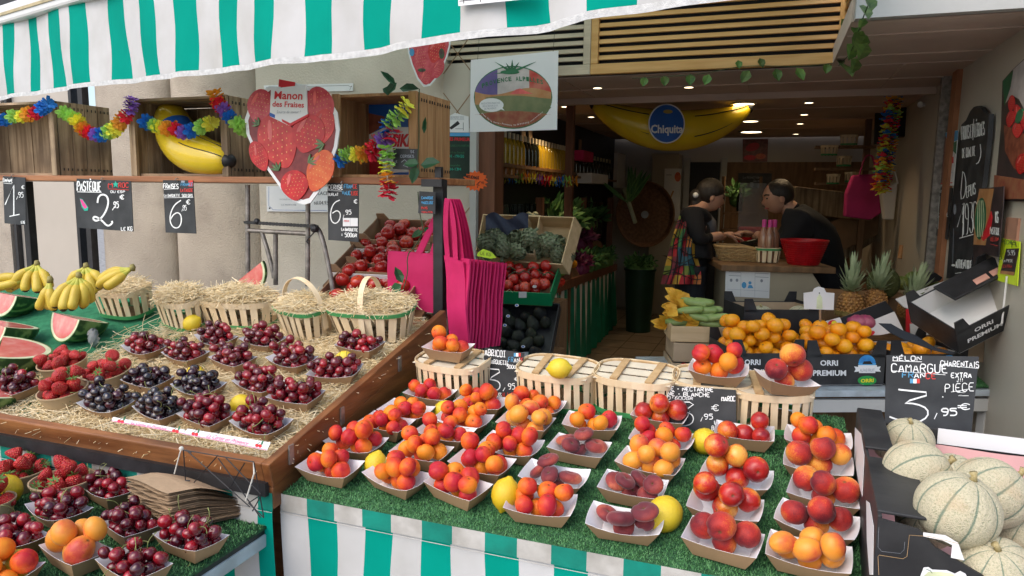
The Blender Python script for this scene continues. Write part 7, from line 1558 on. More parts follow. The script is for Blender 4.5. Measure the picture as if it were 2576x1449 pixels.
p = on_top(1868, 655); wicker('wicker_basket', 'low pale wicker basket on the counter holding a lying bottle', p, CRt, .38, .24, .10, .55)
K['glassdark'] = M('dark_bottle_glass', (.008, .010, .006), .08, coat=.5); K['glassrose'] = M('rose_wine_glass', (.42, .20, .12), .06, coat=.5, trans=.35); K['capsule'] = M('pink_capsule', (.62, .06, .30), .35); K['capcream'] = M('cream_capsule', (.6, .52, .36), .4); K['oil'] = M('oil_bottle', (.33, .21, .012), .15, (.42, .28, .02), scale=6, coat=.5); K['jar'] = M('jar_preserve', (.30, .12, .02), .3, rand=.5)
def bottle(c, R, label, glass, cap, s_=1., group=None):
    t = thing('bottle', label, 'bottle', c, R, group); mb = MB(); mb.lathe([(r*s_, z*s_) for r, z in ((.0, 0), (.036, .001), (.037, .01), (.037, .17), (.034, .19), (.018, .225), (.0145, .24), (.0145, .262))], 16); part('glass', mb, K[glass], t, world=False, smooth=50)
    mb = MB(); mb.lathe([(r*s_, z*s_) for r, z in ((.0152, .235), (.0155, .29), (.0, .292))], 12); part('capsule', mb, K[cap], t, world=False, smooth=50); return t
bottle(on_top(1850, 650)+A3(-.02, .02, .065), CRt @ roty(rad(74)), 'dark bottle with cream capsule lying in the wicker basket', 'glassdark', 'capcream')
p = on_top(1930, 660); basket('small_basket', 'small green banded basket with three rose bottles on the counter', p, CRt, .155, .13, .10, .88, 12, 'top', 'rim', seed=4)
for k, (dx, dy) in enumerate(((-.035, .0), (.0, -.02), (.04, .02))): bottle(p+CRt @ A3(dx, dy, .015), CRt, 'rose wine bottle with a pink capsule in the small counter basket', 'glassrose', 'capsule', .95, 'rose bottles on the counter')
p = on_top(2020, 665); t = thing('red_basket', 'round red plastic basket on the counter', 'basket', p)
mb = MB()
for z0, r0 in ((.0, .095),): mb.lathe([(r0, 0), (r0+.002, .004), (.148, .155), (.153, .158), (.153, .166), (.146, .166), (.143, .158), (r0-.005, .006), (0, .006)], 40)
part('bowl', mb, K['redplastic'], t, world=False, smooth=35); mb = MB()
for k in range(9): z = .02+.0145*k; mb.lathe([(.0965+.053*z/.158, z-.002), (.0995+.053*z/.158, z), (.0965+.053*z/.158, z+.002)], 40)
for k in range(36): a = 2*pi*k/36; mb.tube([(.097*cos(a), .097*sin(a), .005), (.1495*cos(a), .1495*sin(a), .157)], .0018, 4)
part('ribs', mb, K['redplastic'], t, world=False)
p = on_top(1915, 600); 
mb = MB(); mb.box((0, 0, .10), (.30, .05, .20)); obj('red_case', mb, K['redplastic'], loc=on_top(1925, 640)+CRt @ A3(0, .32, 0), R=CRt, bevel=.02, label='red plastic crate standing behind the bottles on the counter', cat='crate')

def skinned(name, J, E, mats, label=None, cat=None, parent=None, sub=2, smooth=True, group=None, world=True):
    """grow one continuous surface round a skeleton: J joint -> (point, radius), E bones"""
    me = bpy.data.meshes.new('tmp'); ks = list(J); ix = {k: i for i, k in enumerate(ks)}
    me.from_pydata([tuple(map(float, J[k][0])) for k in ks], [(ix[a], ix[b]) for a, b in E], []); o = bpy.data.objects.new('tmp', me); COL.objects.link(o)
    o.modifiers.new('skin', 'SKIN').use_smooth_shade = True; s_ = o.modifiers.new('sub', 'SUBSURF'); s_.levels = sub; s_.render_levels = sub
    for i, k in enumerate(ks):
        r = J[k][1]; v = me.skin_vertices[0].data[i]; v.radius = (r, r) if np.isscalar(r) else r; v.use_root = i == 0
    bpy.context.view_layer.update(); m2 = bpy.data.meshes.new_from_object(o.evaluated_get(bpy.context.evaluated_depsgraph_get())); bpy.data.objects.remove(o)
    mb = MB(); mb.v = [tuple(v.co) for v in m2.vertices]; mb.f = [list(p.vertices) for p in m2.polygons]; mb.m = [0]*len(mb.f); bpy.data.meshes.remove(m2); return mb
def dress(mb, J, skin_j):
    jn = list(J); P = np.array([J[k][0] for k in jn]); ok = np.array([k in skin_j for k in jn]); V = np.array(mb.v)
    for i, f in enumerate(mb.f): mb.m[i] = 0 if ok[np.argmin(((P-V[f].mean(0))**2).sum(1))] else 1
def face(par, hd, R, s_=1.):
    mb = MB()
    for g in (-1, 1): mb.ball(hd+R @ A3(.083, g*.034, .012)*s_, .010*s_, 8, 6, (.6, 1.3, .7), R=R)
    part('eyes', mb, K['whitep' if 0 else 'inkblack'], par); mb = MB()
    for g in (-1, 1): mb.tube([hd+R @ A3(.091, g*.016, .034)*s_, hd+R @ A3(.088, g*.036, .040)*s_, hd+R @ A3(.070, g*.054, .034)*s_], .0055*s_, 6)
    part('eyebrows', mb, K['hair'], par); mb = MB(); mb.tube([hd+R @ A3(.080, -.024, -.062)*s_, hd+R @ A3(.096, 0, -.060)*s_, hd+R @ A3(.080, .024, -.062)*s_], .006*s_, 6); part('lips', mb, K['lip'], par)
K['lip'] = M('lips', (.30, .09, .08), .5)
def head(mb, c, f, up, s_=1., mi=0):
    """head with brow, nose, lips, chin and ears; f = where the face looks"""
    f = nrm(f); u = nrm(up-f*np.dot(up, f)); r = np.cross(f, u); R = np.array([f, -r, u]).T
    def fn(th, a):
        z = cos(th); x = sin(th)*cos(a); y = sin(th)*sin(a); q = 1.
        fr_ = max(0, x)**2*math.exp(-(y/.30)**2)
        q += fr_*(.21*math.exp(-((z+.14)/.15)**2)*math.exp(-(y/.13)**2)-.05*math.exp(-((z-.12)/.09)**2)+.06*math.exp(-((z+.42)/.07)**2)+.05*math.exp(-((z-.30)/.12)**2)+.10*math.exp(-((z+.75)/.16)**2)-.02*math.exp(-((z+.55)/.05)**2))
        if z < 0: q -= .20*(-z)**1.5*max(0, -x)
        q -= .12*abs(y)**2*(max(0, -z))
        return q
    mb.ball(c, .098*s_, 40, 36, (1.0, .78, 1.18), R=R, mi=mi, fn=fn)
    for sgn in (-1, 1): mb.ball(c+R @ A3(-.008, sgn*.076, -.012)*s_, .026*s_, 10, 8, (.75, .35, 1.15), R=R, mi=mi)
    return R
def hand(mb, w, d, palm_n, s_=1., curl=.5, mi=0):
    """palm, four bent fingers of different length and a thumb leaving the side"""
    d = nrm(d); n = nrm(palm_n-d*np.dot(palm_n, d)); sd = np.cross(d, n)
    mb.ball(w+d*.045*s_, .045*s_, 12, 8, (1., .82, .36), R=np.array([d, sd, n]).T, mi=mi)
    for k, (o, l) in enumerate(((-.030, .062), (-.010, .072), (.010, .068), (.029, .052))):
        p = w+d*.075*s_+sd*o*s_; P = [p]; a = 0
        for j in range(3): a += curl*(.5+.3*j); P.append(P[-1]+(d*cos(a)+n*sin(a))*l*s_*(.45, .32, .25)[j])
        mb.tube(P, [.0095*s_, .009*s_, .008*s_, .006*s_], 7, mi=mi)
    p = w+d*.025*s_-sd*.030*s_; mb.tube([p, p+(d*.5-sd*.6+n*.3)*.035*s_, p+(d*.9-sd*.55+n*.7)*.055*s_], [.012*s_, .0105*s_, .008*s_], 7, mi=mi)
K['cardigan'] = M('black_cardigan', (.010, .009, .011), .85, bump=.2, bs=120); K['greytop'] = M('grey_top', (.09, .09, .10), .8); K['jumper'] = M('black_jumper', (.008, .009, .012), .9, bump=.2, bs=90)
K['patch'] = [M('scarf_'+n, c, .7) for n, c in (('red', (.36, .02, .03)), ('green', (.03, .15, .06)), ('yellow', (.46, .26, .03)), ('blue', (.03, .10, .14)), ('orange', (.40, .13, .03)), ('olive', (.14, .18, .03)), ('wine', (.14, .02, .03)), ('black', (.01, .01, .01)))]
K['trouser'] = M('dark_trousers', (.012, .013, .018), .85)
zw = 5.15; W = lambda x, y, d=0.: atz(*zP(x, y), zw+d)
hd = W(655, 390); fl = W(400, 1400); fl[2] = .08; hip = W(420, 1150); foot = A3(hip[0]-.02, hip[1], .10)
J = {'pelvis': (hip, .145), 'waist': (W(440, 930), .115), 'chest': (W(455, 720), .125), 'neck0': (W(500, 560), .075), 'neck': (W(560, 500), .050), 'skull': (W(610, 440), .055),
 'sr': (W(430, 620, -.15), .062), 'er': (W(500, 930, -.17), .045), 'wr': (W(800, 850, -.10), .027), 'sl': (W(450, 620, .16), .060), 'el': (W(540, 920, .15), .043), 'wl': (W(850, 870, .05), .027),
 'hr': (hip+A3(0, -.09, -.10), .10), 'kr': (A3(hip[0]+.03, hip[1]-.09, .50), .062), 'ar': (A3(hip[0], hip[1]-.09, .14), .038), 'hl': (hip+A3(0, .09, -.10), .10), 'kl': (A3(hip[0]-.02, hip[1]+.09, .50), .062), 'al': (A3(hip[0]-.05, hip[1]+.09, .14), .038), 'tr': (A3(hip[0]+.13, hip[1]-.09, .105), .03), 'tl': (A3(hip[0]+.08, hip[1]+.09, .105), .03)}
E = [('pelvis', 'waist'), ('waist', 'chest'), ('chest', 'neck0'), ('neck0', 'neck'), ('neck', 'skull'), ('chest', 'sr'), ('sr', 'er'), ('er', 'wr'), ('chest', 'sl'), ('sl', 'el'), ('el', 'wl'), ('pelvis', 'hr'), ('hr', 'kr'), ('kr', 'ar'), ('pelvis', 'hl'), ('hl', 'kl'), ('kl', 'al'), ('ar', 'tr'), ('al', 'tl')]
mb = skinned('w', J, E, None); dress(mb, J, ('neck', 'skull', 'wr', 'wl', 'neck0')); fdir = nrm(W(850, 520)-W(640, 420)); Rh = head(mb, hd, CR*.93-A3(0, 0, .30)+CF*.0, A3(0, 0, 1)+CR*.25, .95)
hand(mb, J['wr'][0], W(980, 840, -.08)-J['wr'][0], A3(0, 0, -1), .95, .35); hand(mb, J['wl'][0], W(1000, 900, .05)-J['wl'][0], A3(0, 0, -1), .95, .35)
wo = obj('person', mb, [K['skin'], K['cardigan']], loc=A3(hip[0], hip[1], .08), world=True, smooth=True, label='woman with dark tied hair in black cardigan and colourful patchwork wrap, paying at the counter', cat='person')
face(wo, hd, Rh, .95); mb = MB(); mb.ball(hd+Rh @ A3(-.018, 0, .024), .101, 24, 18, (1.02, .84, 1.06), R=Rh @ roty(rad(-22)), fn=lambda th, a: (1. if cos(th) > -.15 or cos(a) < -.1 else max(.55, 1+.5*(cos(th)+.15)))); mb.ball(W(480, 395), .055, 14, 10, (1, .9, 1.1)); mb.tube([W(500, 420), W(450, 500), W(420, 560)], [.045, .04, .015], 10); part('hair', mb, K['hair'], wo, smooth=True)
mb = MB(); mb.ball(W(466, 375, -.05), .020, 10, 8, (1, .8, 1)); part('hair_clip', mb, K['whitep'], wo, smooth=True)
Jc = {k: (J[k][0], J[k][1]*1.12+.010) for k in ('waist', 'chest', 'pelvis', 'sr', 'er', 'sl', 'el')}; Jc['neck0'] = (W(485, 600), .085); Jc['fr'] = (W(640, 905, -.14), .043); Jc['fl'] = (W(660, 900, .12), .043)
mb = skinned('c', Jc, [('waist', 'chest'), ('pelvis', 'waist'), ('chest', 'neck0'), ('chest', 'sr'), ('sr', 'er'), ('er', 'fr'), ('chest', 'sl'), ('sl', 'el'), ('el', 'fl')], None); part('cardigan', mb, K['cardigan'], wo, smooth=True)
mb = MB(); q = W(590, 720, -.01); mb.tube([W(560, 620, .02), q, W(610, 900, .0)], [.05, .075, .07], 10); part('grey_top', mb, K['greytop'], wo, smooth=True)
# patchwork wrap: a draped sheet hanging round the hips and back
mb = MB(); rr = random.Random(8)
def wr(u, v):
    x = 300-260*v**.8+(40+ (300+60*v)*v)*0+ u*(60+ 420*v**.6+ 20*sin(v*9)); y = 560+ 900*v; return W(x, y, -.19-.05*sin(pi*u)-.02*sin(u*14+v*6)+.10*(1-v))
cells = {}
def mf(i, j): return cells.setdefault((i//3+(j//4) % 2, j//4), rr.choice([0, 0, 1, 2, 3, 4, 5, 6, 0])) if (i % 3 and j % 4) or rr.random() < .0 else cells.setdefault((i//3+(j//4) % 2, j//4), rr.choice([0, 0, 1, 2, 3, 4, 5, 6]))
mb.grid(lambda u, v: wr(u+.10*sin(v*11)*(1-u)*u*2, v), 18, 32, mif=mf); part('patchwork_wrap', mb, K['patch'], wo, smooth=True)
mb = MB()
for k in range(1, 7):
    mb.tube([wr(k/7+.04*sin(v*9+k), v)-CF*.006 for v in np.linspace(.08, 1, 14)], .0035, 5)
for k in range(1, 9): mb.tube([wr(u, k/9+.05*sin(u*5+k*2))-CF*.006 for u in np.linspace(0, 1, 8)], .0035, 5)
part('wrap_seams', mb, K['inkblack'], wo)
mb = MB()
for k in ('r', 'l'):
    a, b, c_, d_ = [J[q+k][0] for q in 'hkat']; mb.tube([a+A3(0, 0, .06), a, b, c_], [.115, .115, .078, .055], 12)
part('trousers', mb, K['trouser'], wo, smooth=True)
# the man behind the counter, leaning forward
zm = 5.25; Wm = lambda x, y, d=0.: atz(*zP(x, y), zm+d)
hm = Wm(1455, 405); hipm = Wm(2120, 1180, .1); ft = A3(hipm[0]+.05, hipm[1], .08)
J = {'pelvis': (hipm, .16), 'waist': (Wm(1990, 960, .05), .145), 'chest': (Wm(1800, 740), .165), 'neck0': (Wm(1660, 580), .085), 'neck': (Wm(1580, 510), .062), 'skull': (Wm(1500, 450), .06),
 'sr': (Wm(1740, 680, -.19), .075), 'er': (Wm(1560, 960, -.20), .052), 'wr': (Wm(1180, 845, -.02), .030), 'sl': (Wm(1720, 660, .20), .075), 'el': (Wm(1500, 950, .20), .050), 'wl': (Wm(1150, 870, .08), .030),
 'hr': (hipm+A3(0, -.10, -.12), .11), 'kr': (A3(hipm[0]-.02, hipm[1]-.1, .52), .07), 'ar': (A3(hipm[0]+.05, hipm[1]-.1, .15), .045), 'hl': (hipm+A3(0, .10, -.12), .11), 'kl': (A3(hipm[0]+.02, hipm[1]+.1, .52), .07), 'al': (A3(hipm[0]+.08, hipm[1]+.1, .15), .045), 'tr': (A3(hipm[0]-.1, hipm[1]-.1, .11), .035), 'tl': (A3(hipm[0]-.07, hipm[1]+.1, .11), .035)}
mb = skinned('m', J, E, None); dress(mb, J, ('neck', 'skull', 'wr', 'wl')); Rh = head(mb, hm, -CR*.90-A3(0, 0, .20), A3(0, 0, 1)-CR*.22, 1.02)
hand(mb, J['wr'][0], Wm(1020, 820, -.02)-J['wr'][0], A3(0, 0, -1), 1.05, .5); hand(mb, J['wl'][0], Wm(1010, 850, .06)-J['wl'][0], A3(0, 0, -1), 1.05, .5)
mo = obj('person', mb, [K['skin'], K['jumper']], loc=ft, world=True, smooth=True, label='man with short dark hair in a black jumper leaning over the counter', cat='person')
face(mo, hm, Rh, 1.02); mb = MB(); mb.ball(hm+Rh @ A3(-.022, 0, .022), .1075, 30, 22, (1.0, .82, 1.04), R=Rh @ roty(rad(-20)), fn=lambda th, a: (1.+.02*sin(19*a)*sin(17*th) if cos(th) > -.12 or cos(a) < -.2 else max(.5, 1+.6*(cos(th)+.12)))); part('hair', mb, K['hair'], mo, smooth=True)
Jc = {k: (J[k][0], J[k][1]*1.10+.012) for k in ('chest', 'waist', 'pelvis', 'sr', 'er', 'sl', 'el')}; Jc['hr'] = (hipm+A3(0, -.08, -.14), .13); Jc['hl'] = (hipm+A3(0, .08, -.14), .13); Jc['neck0'] = (Wm(1660, 580), .10); Jc['fr'] = (Wm(1330, 890, -.09), .046); Jc['fl'] = (Wm(1330, 900, .12), .046)
mb = skinned('c', Jc, [('chest', 'waist'), ('waist', 'pelvis'), ('pelvis', 'hr'), ('pelvis', 'hl'), ('chest', 'neck0'), ('chest', 'sr'), ('sr', 'er'), ('er', 'fr'), ('chest', 'sl'), ('sl', 'el'), ('el', 'fl')], None); part('jumper', mb, K['jumper'], mo, smooth=True)
mb = MB()
for k in ('r', 'l'):
    a, b, c_, d_ = [J[q+k][0] for q in 'hkat']; mb.tube([a+A3(0, 0, .08), a, b, c_], [.13, .13, .09, .065], 12)
part('trousers', mb, K['trouser'], mo, smooth=True)
# ================================================================== LAMPS IN THE CEILING
K['glow'] = M('lamp_glow', (1, .80, .50), .5, var=.0, emit=4.)
def downlight(px, py, r, label, watt=0.):
    p = onz(px, py, CEIL-.008); t = thing('downlight', label, 'ceiling light', p, None, 'small downlights in the ceiling')
    mb = MB(); mb.lathe([(r*1.25, .007), (r*1.25, -.002), (r, -.004), (r, .004)], 20); part('trim_ring', mb, K['whiteframe'], t, world=False)
    mb = MB(); mb.lathe([(0, -.001), (r, -.001), (r, .004)], 20); part('lamp', mb, K['glow'], t, world=False)
    if watt:
        l = bpy.data.lights.new('lamp_light', 'SPOT'); l.energy = watt*.9; l.color = (1., .72, .42); l.spot_size = rad(125); l.spot_blend = .8; l.shadow_soft_size = r
        o = bpy.data.objects.new('lamp_light', l); COL.objects.link(o); o.parent = t; o.location = (0, 0, -.015)
for i, (x, y, r, w_, lb) in enumerate(((1503, 221, .030, 0, 'bright downlight in the outer ceiling, left of the inflatable banana'), (1733, 219, .030, 8, 'bright downlight in the outer ceiling, above the inflatable banana'), (1421, 268, .030, 14, 'downlight right beside the square tomato sign'), (1487, 294, .030, 0, 'downlight just left of the inflatable banana'),
 (2035, 258, .032, 9, 'front downlight of the row of four on the right'), (2023, 288, .032, 0, 'second downlight of the row of four on the right'), (2013, 311, .032, 7, 'third downlight of the row of four on the right'), (2002, 337, .032, 0, 'rearmost downlight of the row of four on the right'),
 (1871, 262, .08, 0, 'wide round ceiling lamp at the right end of the inflatable banana'), (1888, 305, .07, 0, 'smaller round ceiling lamp behind the wide one'), (1890, 332, .11, 9, 'rear round ceiling lamp above the woman'), (1429, 316, .02, 0, 'tiny distant downlight over the bottles'), (1380, 333, .02, 3, 'left of two tiny downlights below the tomato sign'), (1401, 333, .02, 0, 'right of two tiny downlights below the tomato sign'))): downlight(x, y, r, lb, w_)

# big inflatable banana under the ceiling
zc = 5.6; t = thing('inflatable_banana', 'huge yellow inflatable banana with a blue oval hung under the ceiling', 'inflatable', atz(1690, 300, zc))
P = [atz(1496+385*u, 262+62*sin(pi*u)**.8+10*u, zc-.06*u) for u in np.linspace(0, 1, 25)]
R_ = [.16*max(.10, sin(pi*(.03+.94*i/24)))**.62 for i in range(25)]; mb = MB(); mb.tube(P, R_, 22); part('body', mb, K['yellow'], t, smooth=True)
mb = MB()
for k, s_ in ((0, -1), (24, 1)): d = nrm(P[24]-P[0])*s_; mb.tube([P[k]-d*.005, P[k]+d*.03, P[k]+d*.04], [.042, .036, .012], 12)
part('black_tip', mb, K['inkblack'], t)
mb = MB()
for a in (-.55, .5):
    for i0, i1 in ((0, 9), (15, 25)): mb.tube([P[i]+(-CF*cos(a)+CU*sin(a))*R_[i]*1.01 for i in range(i0, i1)], .004, 5)
part('black_line', mb, K['inkblack'], t)
S_ = Sign.__new__(Sign); S_.z, S_.mbs, S_.layer, S_.o = zN, {}, 0, t; S_.pl = plane(P[12]-CF*(R_[12]+.006), -CF)
cx_, cy_ = 1677, 311
S_.blob(cx_, cy_, 46, 50, 'whitep', lay=1, n=32).blob(cx_, cy_, 43, 47, 'blueprint', lay=4, n=32); K['goldprint'] = M('gold_print', (.35, .27, .06), .5)
S_.print('Chiquita', (1637, 342), (1718, 342), (1637, 314), 'whitep', 9, bold=.03).blob(cx_+3, cy_-30, 12, 5, 'goldprint', lay=7).done()
mb = MB()
for i in (4, 20): mb.tube([P[i]+A3(0, 0, R_[i]), A3(P[i][0], P[i][1], CEIL)], .0015, 4)
part('hanging_string', mb, K['string'], t)

# ------------------------------------------------------------------ bottle shelves along the left wall
LX = -1.86
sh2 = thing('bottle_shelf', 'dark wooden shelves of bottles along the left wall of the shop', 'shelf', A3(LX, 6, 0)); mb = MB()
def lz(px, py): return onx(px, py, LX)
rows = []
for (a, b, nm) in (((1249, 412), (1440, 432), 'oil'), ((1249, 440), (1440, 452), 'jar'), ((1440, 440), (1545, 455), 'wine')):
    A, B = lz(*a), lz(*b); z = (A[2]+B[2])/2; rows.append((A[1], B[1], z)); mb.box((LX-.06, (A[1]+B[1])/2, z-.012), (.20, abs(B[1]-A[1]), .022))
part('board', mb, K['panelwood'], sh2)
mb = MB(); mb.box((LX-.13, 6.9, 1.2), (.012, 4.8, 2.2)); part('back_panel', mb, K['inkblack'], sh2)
def bcopy(proto, loc, label, group):
    o = proto.copy(); COL.objects.link(o); o.matrix_world = Matrix.Translation(Vector(loc)); o['label'] = label; o['group'] = group
    for ch in list(proto.children): c = ch.copy(); COL.objects.link(c); c.parent = o
    return o
y0, y1, z = rows[0]; n = 22; pro = {}
for k in range(n):
    y = y0+.04+(y1-y0-.06)*k/n; g = 'glassdark' if 7 <= k <= 10 else 'oil'; lb = ('black bottle in the dark gap of the golden bottle row' if g == 'glassdark' else 'golden oil bottle in the top row on the left wall shelf'); loc = (LX-.02, y, z)
    if g in pro: bcopy(pro[g], loc, lb, 'bottles on the left wall shelf')
    else: pro[g] = bottle(A3(*loc), E3, lb, g, 'capcream', .82, 'bottles on the left wall shelf')
y0, y1, z = rows[1]; jm = MB().lathe([(0, 0), (.03, 0), (.032, .06), (.026, .07), (.028, .072), (.028, .085), (0, .086)], 12).mesh('jar', K['jar'], 40)
for k in range(16): obj('jar', jm, None, loc=A3(LX+.0, y0+.05+(y1-y0-.06)*k/16, z), label='small preserve jar in the second row on the left wall shelf', cat='jar', group='preserve jars on the left wall shelf')
y0, y1, z = rows[2]
for k in range(12): bcopy(pro['glassdark'], (LX-.02, y0+.05+(y1-y0-.1)*k/12, z), 'dark wine bottle in the rear row on the left wall shelf', 'wine bottles at the rear of the left wall')
obj('pink_box', MB().box((LX, lz(1455, 392)[1]+.1, lz(1455, 392)[2]+.0), (.16, .42, .10)), K['bag'], label='magenta box above the rear wine bottles', cat='box', bevel=.004)
obj('white_carton', MB().box((LX+.06, lz(1475, 450)[1]+.0, lz(1475, 450)[2]), (.18, .75, .10)), K['cardwhite'], label='white cartons lying below the rear wine bottles', cat='carton', bevel=.004)
obj('white_board', MB().box((LX+.02, lz(1555, 430)[1], lz(1555, 430)[2]), (.05, .5, .42)), K['cardwhite'], label='white board standing at the end of the bottle shelf', cat='board')
COLS = ['red', 'yellow', 'blue', 'green', 'orange', 'yellow', 'purple']
garland('small paper flower garland along the bottle shelf', [(1255+17*k, 444+1.2*k+2*sin(k), COLS[k % 7]) for k in range(12)], 0, .04, 'flower garlands inside the shop', zc=5.4)
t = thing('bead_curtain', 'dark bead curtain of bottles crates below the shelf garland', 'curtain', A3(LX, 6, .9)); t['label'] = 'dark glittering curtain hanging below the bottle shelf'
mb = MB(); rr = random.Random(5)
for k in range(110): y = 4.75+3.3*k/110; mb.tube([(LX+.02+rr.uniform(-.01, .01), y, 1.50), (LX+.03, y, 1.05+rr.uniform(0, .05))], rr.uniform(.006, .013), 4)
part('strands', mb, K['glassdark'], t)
for k, (x, y0_, y1_, lb) in enumerate(((1340, 466, 560, 'left brown post under the bottle shelf'), (1452, 466, 555, 'middle brown post under the bottle shelf'), (1522, 460, 540, 'right brown post under the bottle shelf'))): p = lz(x, y1_); obj('brown_post', MB().box((LX+.06, p[1], .95), (.06, .05, 1.2)), K['brownjamb'], label=lb, cat='post')
t = thing('price_cards', 'pale price cards and notices pinned above the bottles', 'notice', lz(1345, 360)); mb = MB()
for x, y in ((1345, 355), (1362, 352), (1455, 362), (1482, 370)): p = lz(x, y); mb.box((LX-.10, p[1], p[2]), (.01, .09, .16))
part('cards', mb, K['pulp'], t)

# ------------------------------------------------------------------ stall inside: skirt, crates and heaps
t = thing('inner_stall', 'long stall inside the shop with a green and grey striped cloth', 'market stall', A3(-1.75, 6.3, .08))
NT, FT = atz(1392, 733, 5.3), atz(1548, 676, 8.2); NB = A3(NT[0]+.02, NT[1], .09); FB = A3(FT[0]+.02, FT[1], .09); LT_ = NT+A3(-.33, -.12, -.02); LB_ = A3(LT_[0]-.05, LT_[1]-.05, .09)
K['clothgrey'] = M('grey_stripe_cloth', (.62, .57, .5), .7, bump=.1, bs=14); K['clothgreen'] = M('deep_green_cloth', (.0, .17, .10), .6, bump=.1, bs=14)
n = 44; mb = MB(); mb.grid(lambda u, v: (NT*(1-u)+FT*u)*v+(NB*(1-u)+FB*u)*(1-v)+A3(.025*sin(u*140)*(1-v)+.012*sin(u*60), 0, 0), n, 6, mif=lambda i, j: i % 2)
mb.grid(lambda u, v: (LT_*(1-u)+NT*u)*v+(LB_*(1-u)+NB*u)*(1-v)+A3(0, .03*sin(u*12)*(1-v), 0), 6, 6, mif=lambda i, j: (i+1) % 2); part('cloth_skirt', mb, mats_(['clothgrey', 'clothgreen']), t, smooth=True)
mb = MB(); mb.hexa([NT+A3(-.33, -.1, -.05), NT+A3(-.005, 0, -.05), FT+A3(-.005, 0, -.05), FT+A3(-.35, 0, -.05)], [NT+A3(-.31, -.1, .55), NT+A3(-.005, 0, -.01), FT+A3(-.005, 0, -.01), FT+A3(-.32, 0, .56)]); part('sloping_top', mb, K['panelwood'], t)
mb = MB(); mb.bar(NT+A3(.006, 0, .02), FT+A3(.006, 0, .02), .03, .07); part('front_board', mb, K['brownjamb'], t)
K['apple'] = M('green_apple', (.22, .30, .03), .4, rand=.2); K['pepper'] = M('red_pepper', (.34, .012, .015), .25, coat=.5, rand=.3); K['purplev'] = M('purple_leaves', (.10, .015, .04), .5, (.2, .03, .09), island=.7); K['greenv'] = M('leafy_greens', (.03, .11, .03), .6, (.12, .25, .07), island=.8); K['whitev'] = M('fennel_white', (.45, .48, .33), .5, rand=.2); K['potato'] = M('potato', (.36, .24, .08), .7, rand=.2); K['orangev'] = M('orange_fruit', (.55, .20, .01), .45, rand=.2)
SPH = {k: MB().ball((0, 0, 0), 1, 12, 8, sc=s_, fn=f).mesh(k, K[k], True) for k, s_, f in (('apple', (1, 1, .9), None), ('pepper', (1, 1, 1.3), lambda th, a: 1+.12*cos(3*a)), ('whitev', (1, 1, .9), None), ('potato', (1.3, 1, .9), None), ('orangev', (1, 1, .95), None))}
def up_(u, w_): return (NT*(1-u)+FT*u)*(1-w_)+(NT*(1-u)+FT*u+A3(-.30, 0, .58))*w_
for key, u0, w0, n_, r_, nm, lb in (('pepper', .02, .10, 14, .045, 'red_pepper', 'red pepper at the near end of the inner stall'), ('apple', .17, .22, 16, .038, 'green_apple', 'green apple heaped on the inner stall'), ('orangev', .08, .62, 8, .042, 'orange', 'orange in the upper row of the inner stall'), ('apple', .09, .30, 6, .036, 'lemon', 'yellow green fruit beside the red peppers'), ('orangev', .28, .25, 10, .035, 'yellow_plum', 'yellow orange fruit past the green apples'), ('whitev', .62, .78, 8, .05, 'fennel', 'white fennel bulb on the upper inner stall'), ('potato', .80, .85, 14, .045, 'potato', 'pale potato heaped at the far end of the inner stall'), ('whitev', .10, .82, 6, .03, 'garlic', 'garlic bulb at the top of the inner stall')):
    g = random.Random(int(u0*1000+w0*10))
    for k in range(n_): p = up_(u0+g.uniform(-.04, .05), w0+g.uniform(-.11, .11))+A3(0, 0, r_*.8+g.uniform(0, r_)); obj(nm, SPH[key], None, loc=p, R=rrot(g), sc=r_*g.uniform(.85, 1.1), label=lb, cat=nm.replace('_', ' '), group=lb+' heap')
def leafpile(name, label, pts, N, r, mat, ln=.10):
    """a heap of leaves round these centres"""
    mb = MB(); g = random.Random(N)
    for p in pts: mb.ball(p-A3(0, 0, r*.4), r*.8, 10, 6)
    for k in range(N):
        p = pts[g.randrange(len(pts))]; d = nrm(A3(g.gauss(0, 1), g.gauss(0, 1), abs(g.gauss(0, .8)))); q = p+d*r*g.uniform(.4, 1.); leaf_(q, nrm(d+A3(g.gauss(0, .6), g.gauss(0, .6), g.gauss(.1, .4))), A3(g.gauss(0, .3), -.6, .8), ln*g.uniform(.6, 1.2), ln*.42, mb)
    return obj(name, mb, K[mat], loc=sum(pts)/len(pts), world=True, label=label, cat=name.replace('_', ' '), kind='stuff')
leafpile('leafy_greens', 'dark green leafy vegetables piled on the upper inner stall', [up_(.30+.05*k, .8+.1*(k % 2))+A3(0, 0, .03) for k in range(6)], 380, .13, 'greenv', .13)
leafpile('purple_greens', 'purple red leaves piled in the middle of the inner stall', [up_(.55+.06*k, .55)+A3(0, 0, .02) for k in range(3)]+[up_(.40+.05*k, .22) for k in range(2)], 260, .10, 'purplev', .08)
leafpile('leafy_greens', 'pale green salads piled at the far upper end of the inner stall', [up_(.60+.06*k, .9)+A3(0, 0, .03) for k in range(7)], 360, .13, 'greenv', .13)
leafpile('herbs', 'green herbs piled along the lower edge of the inner stall', [up_(.50+.08*k, .18)+A3(0, 0, .03) for k in range(6)], 380, .10, 'greenv', .08)
t = thing('leek', 'pale leek leaning upright at the back of the inner stall', 'leek', atz(1600, 545, 7.6)); mb = MB(); mb.tube([atz(1598, 560, 7.5), atz(1585, 520, 7.6), atz(1570, 475, 7.7)], [.022, .022, .03], 8); part('stalk', mb, K['whitev'], t, smooth=True)
mb = MB(); g = random.Random(3)
for k in range(12): leaf_(atz(1580+g.uniform(-6, 10), 510, 7.6), atz(1575+g.uniform(-30, 45), 470+g.uniform(-20, 30), 7.6)-atz(1580, 520, 7.6), -CF, .4, .05, mb)
part('leaf', mb, K['greenv'], t)
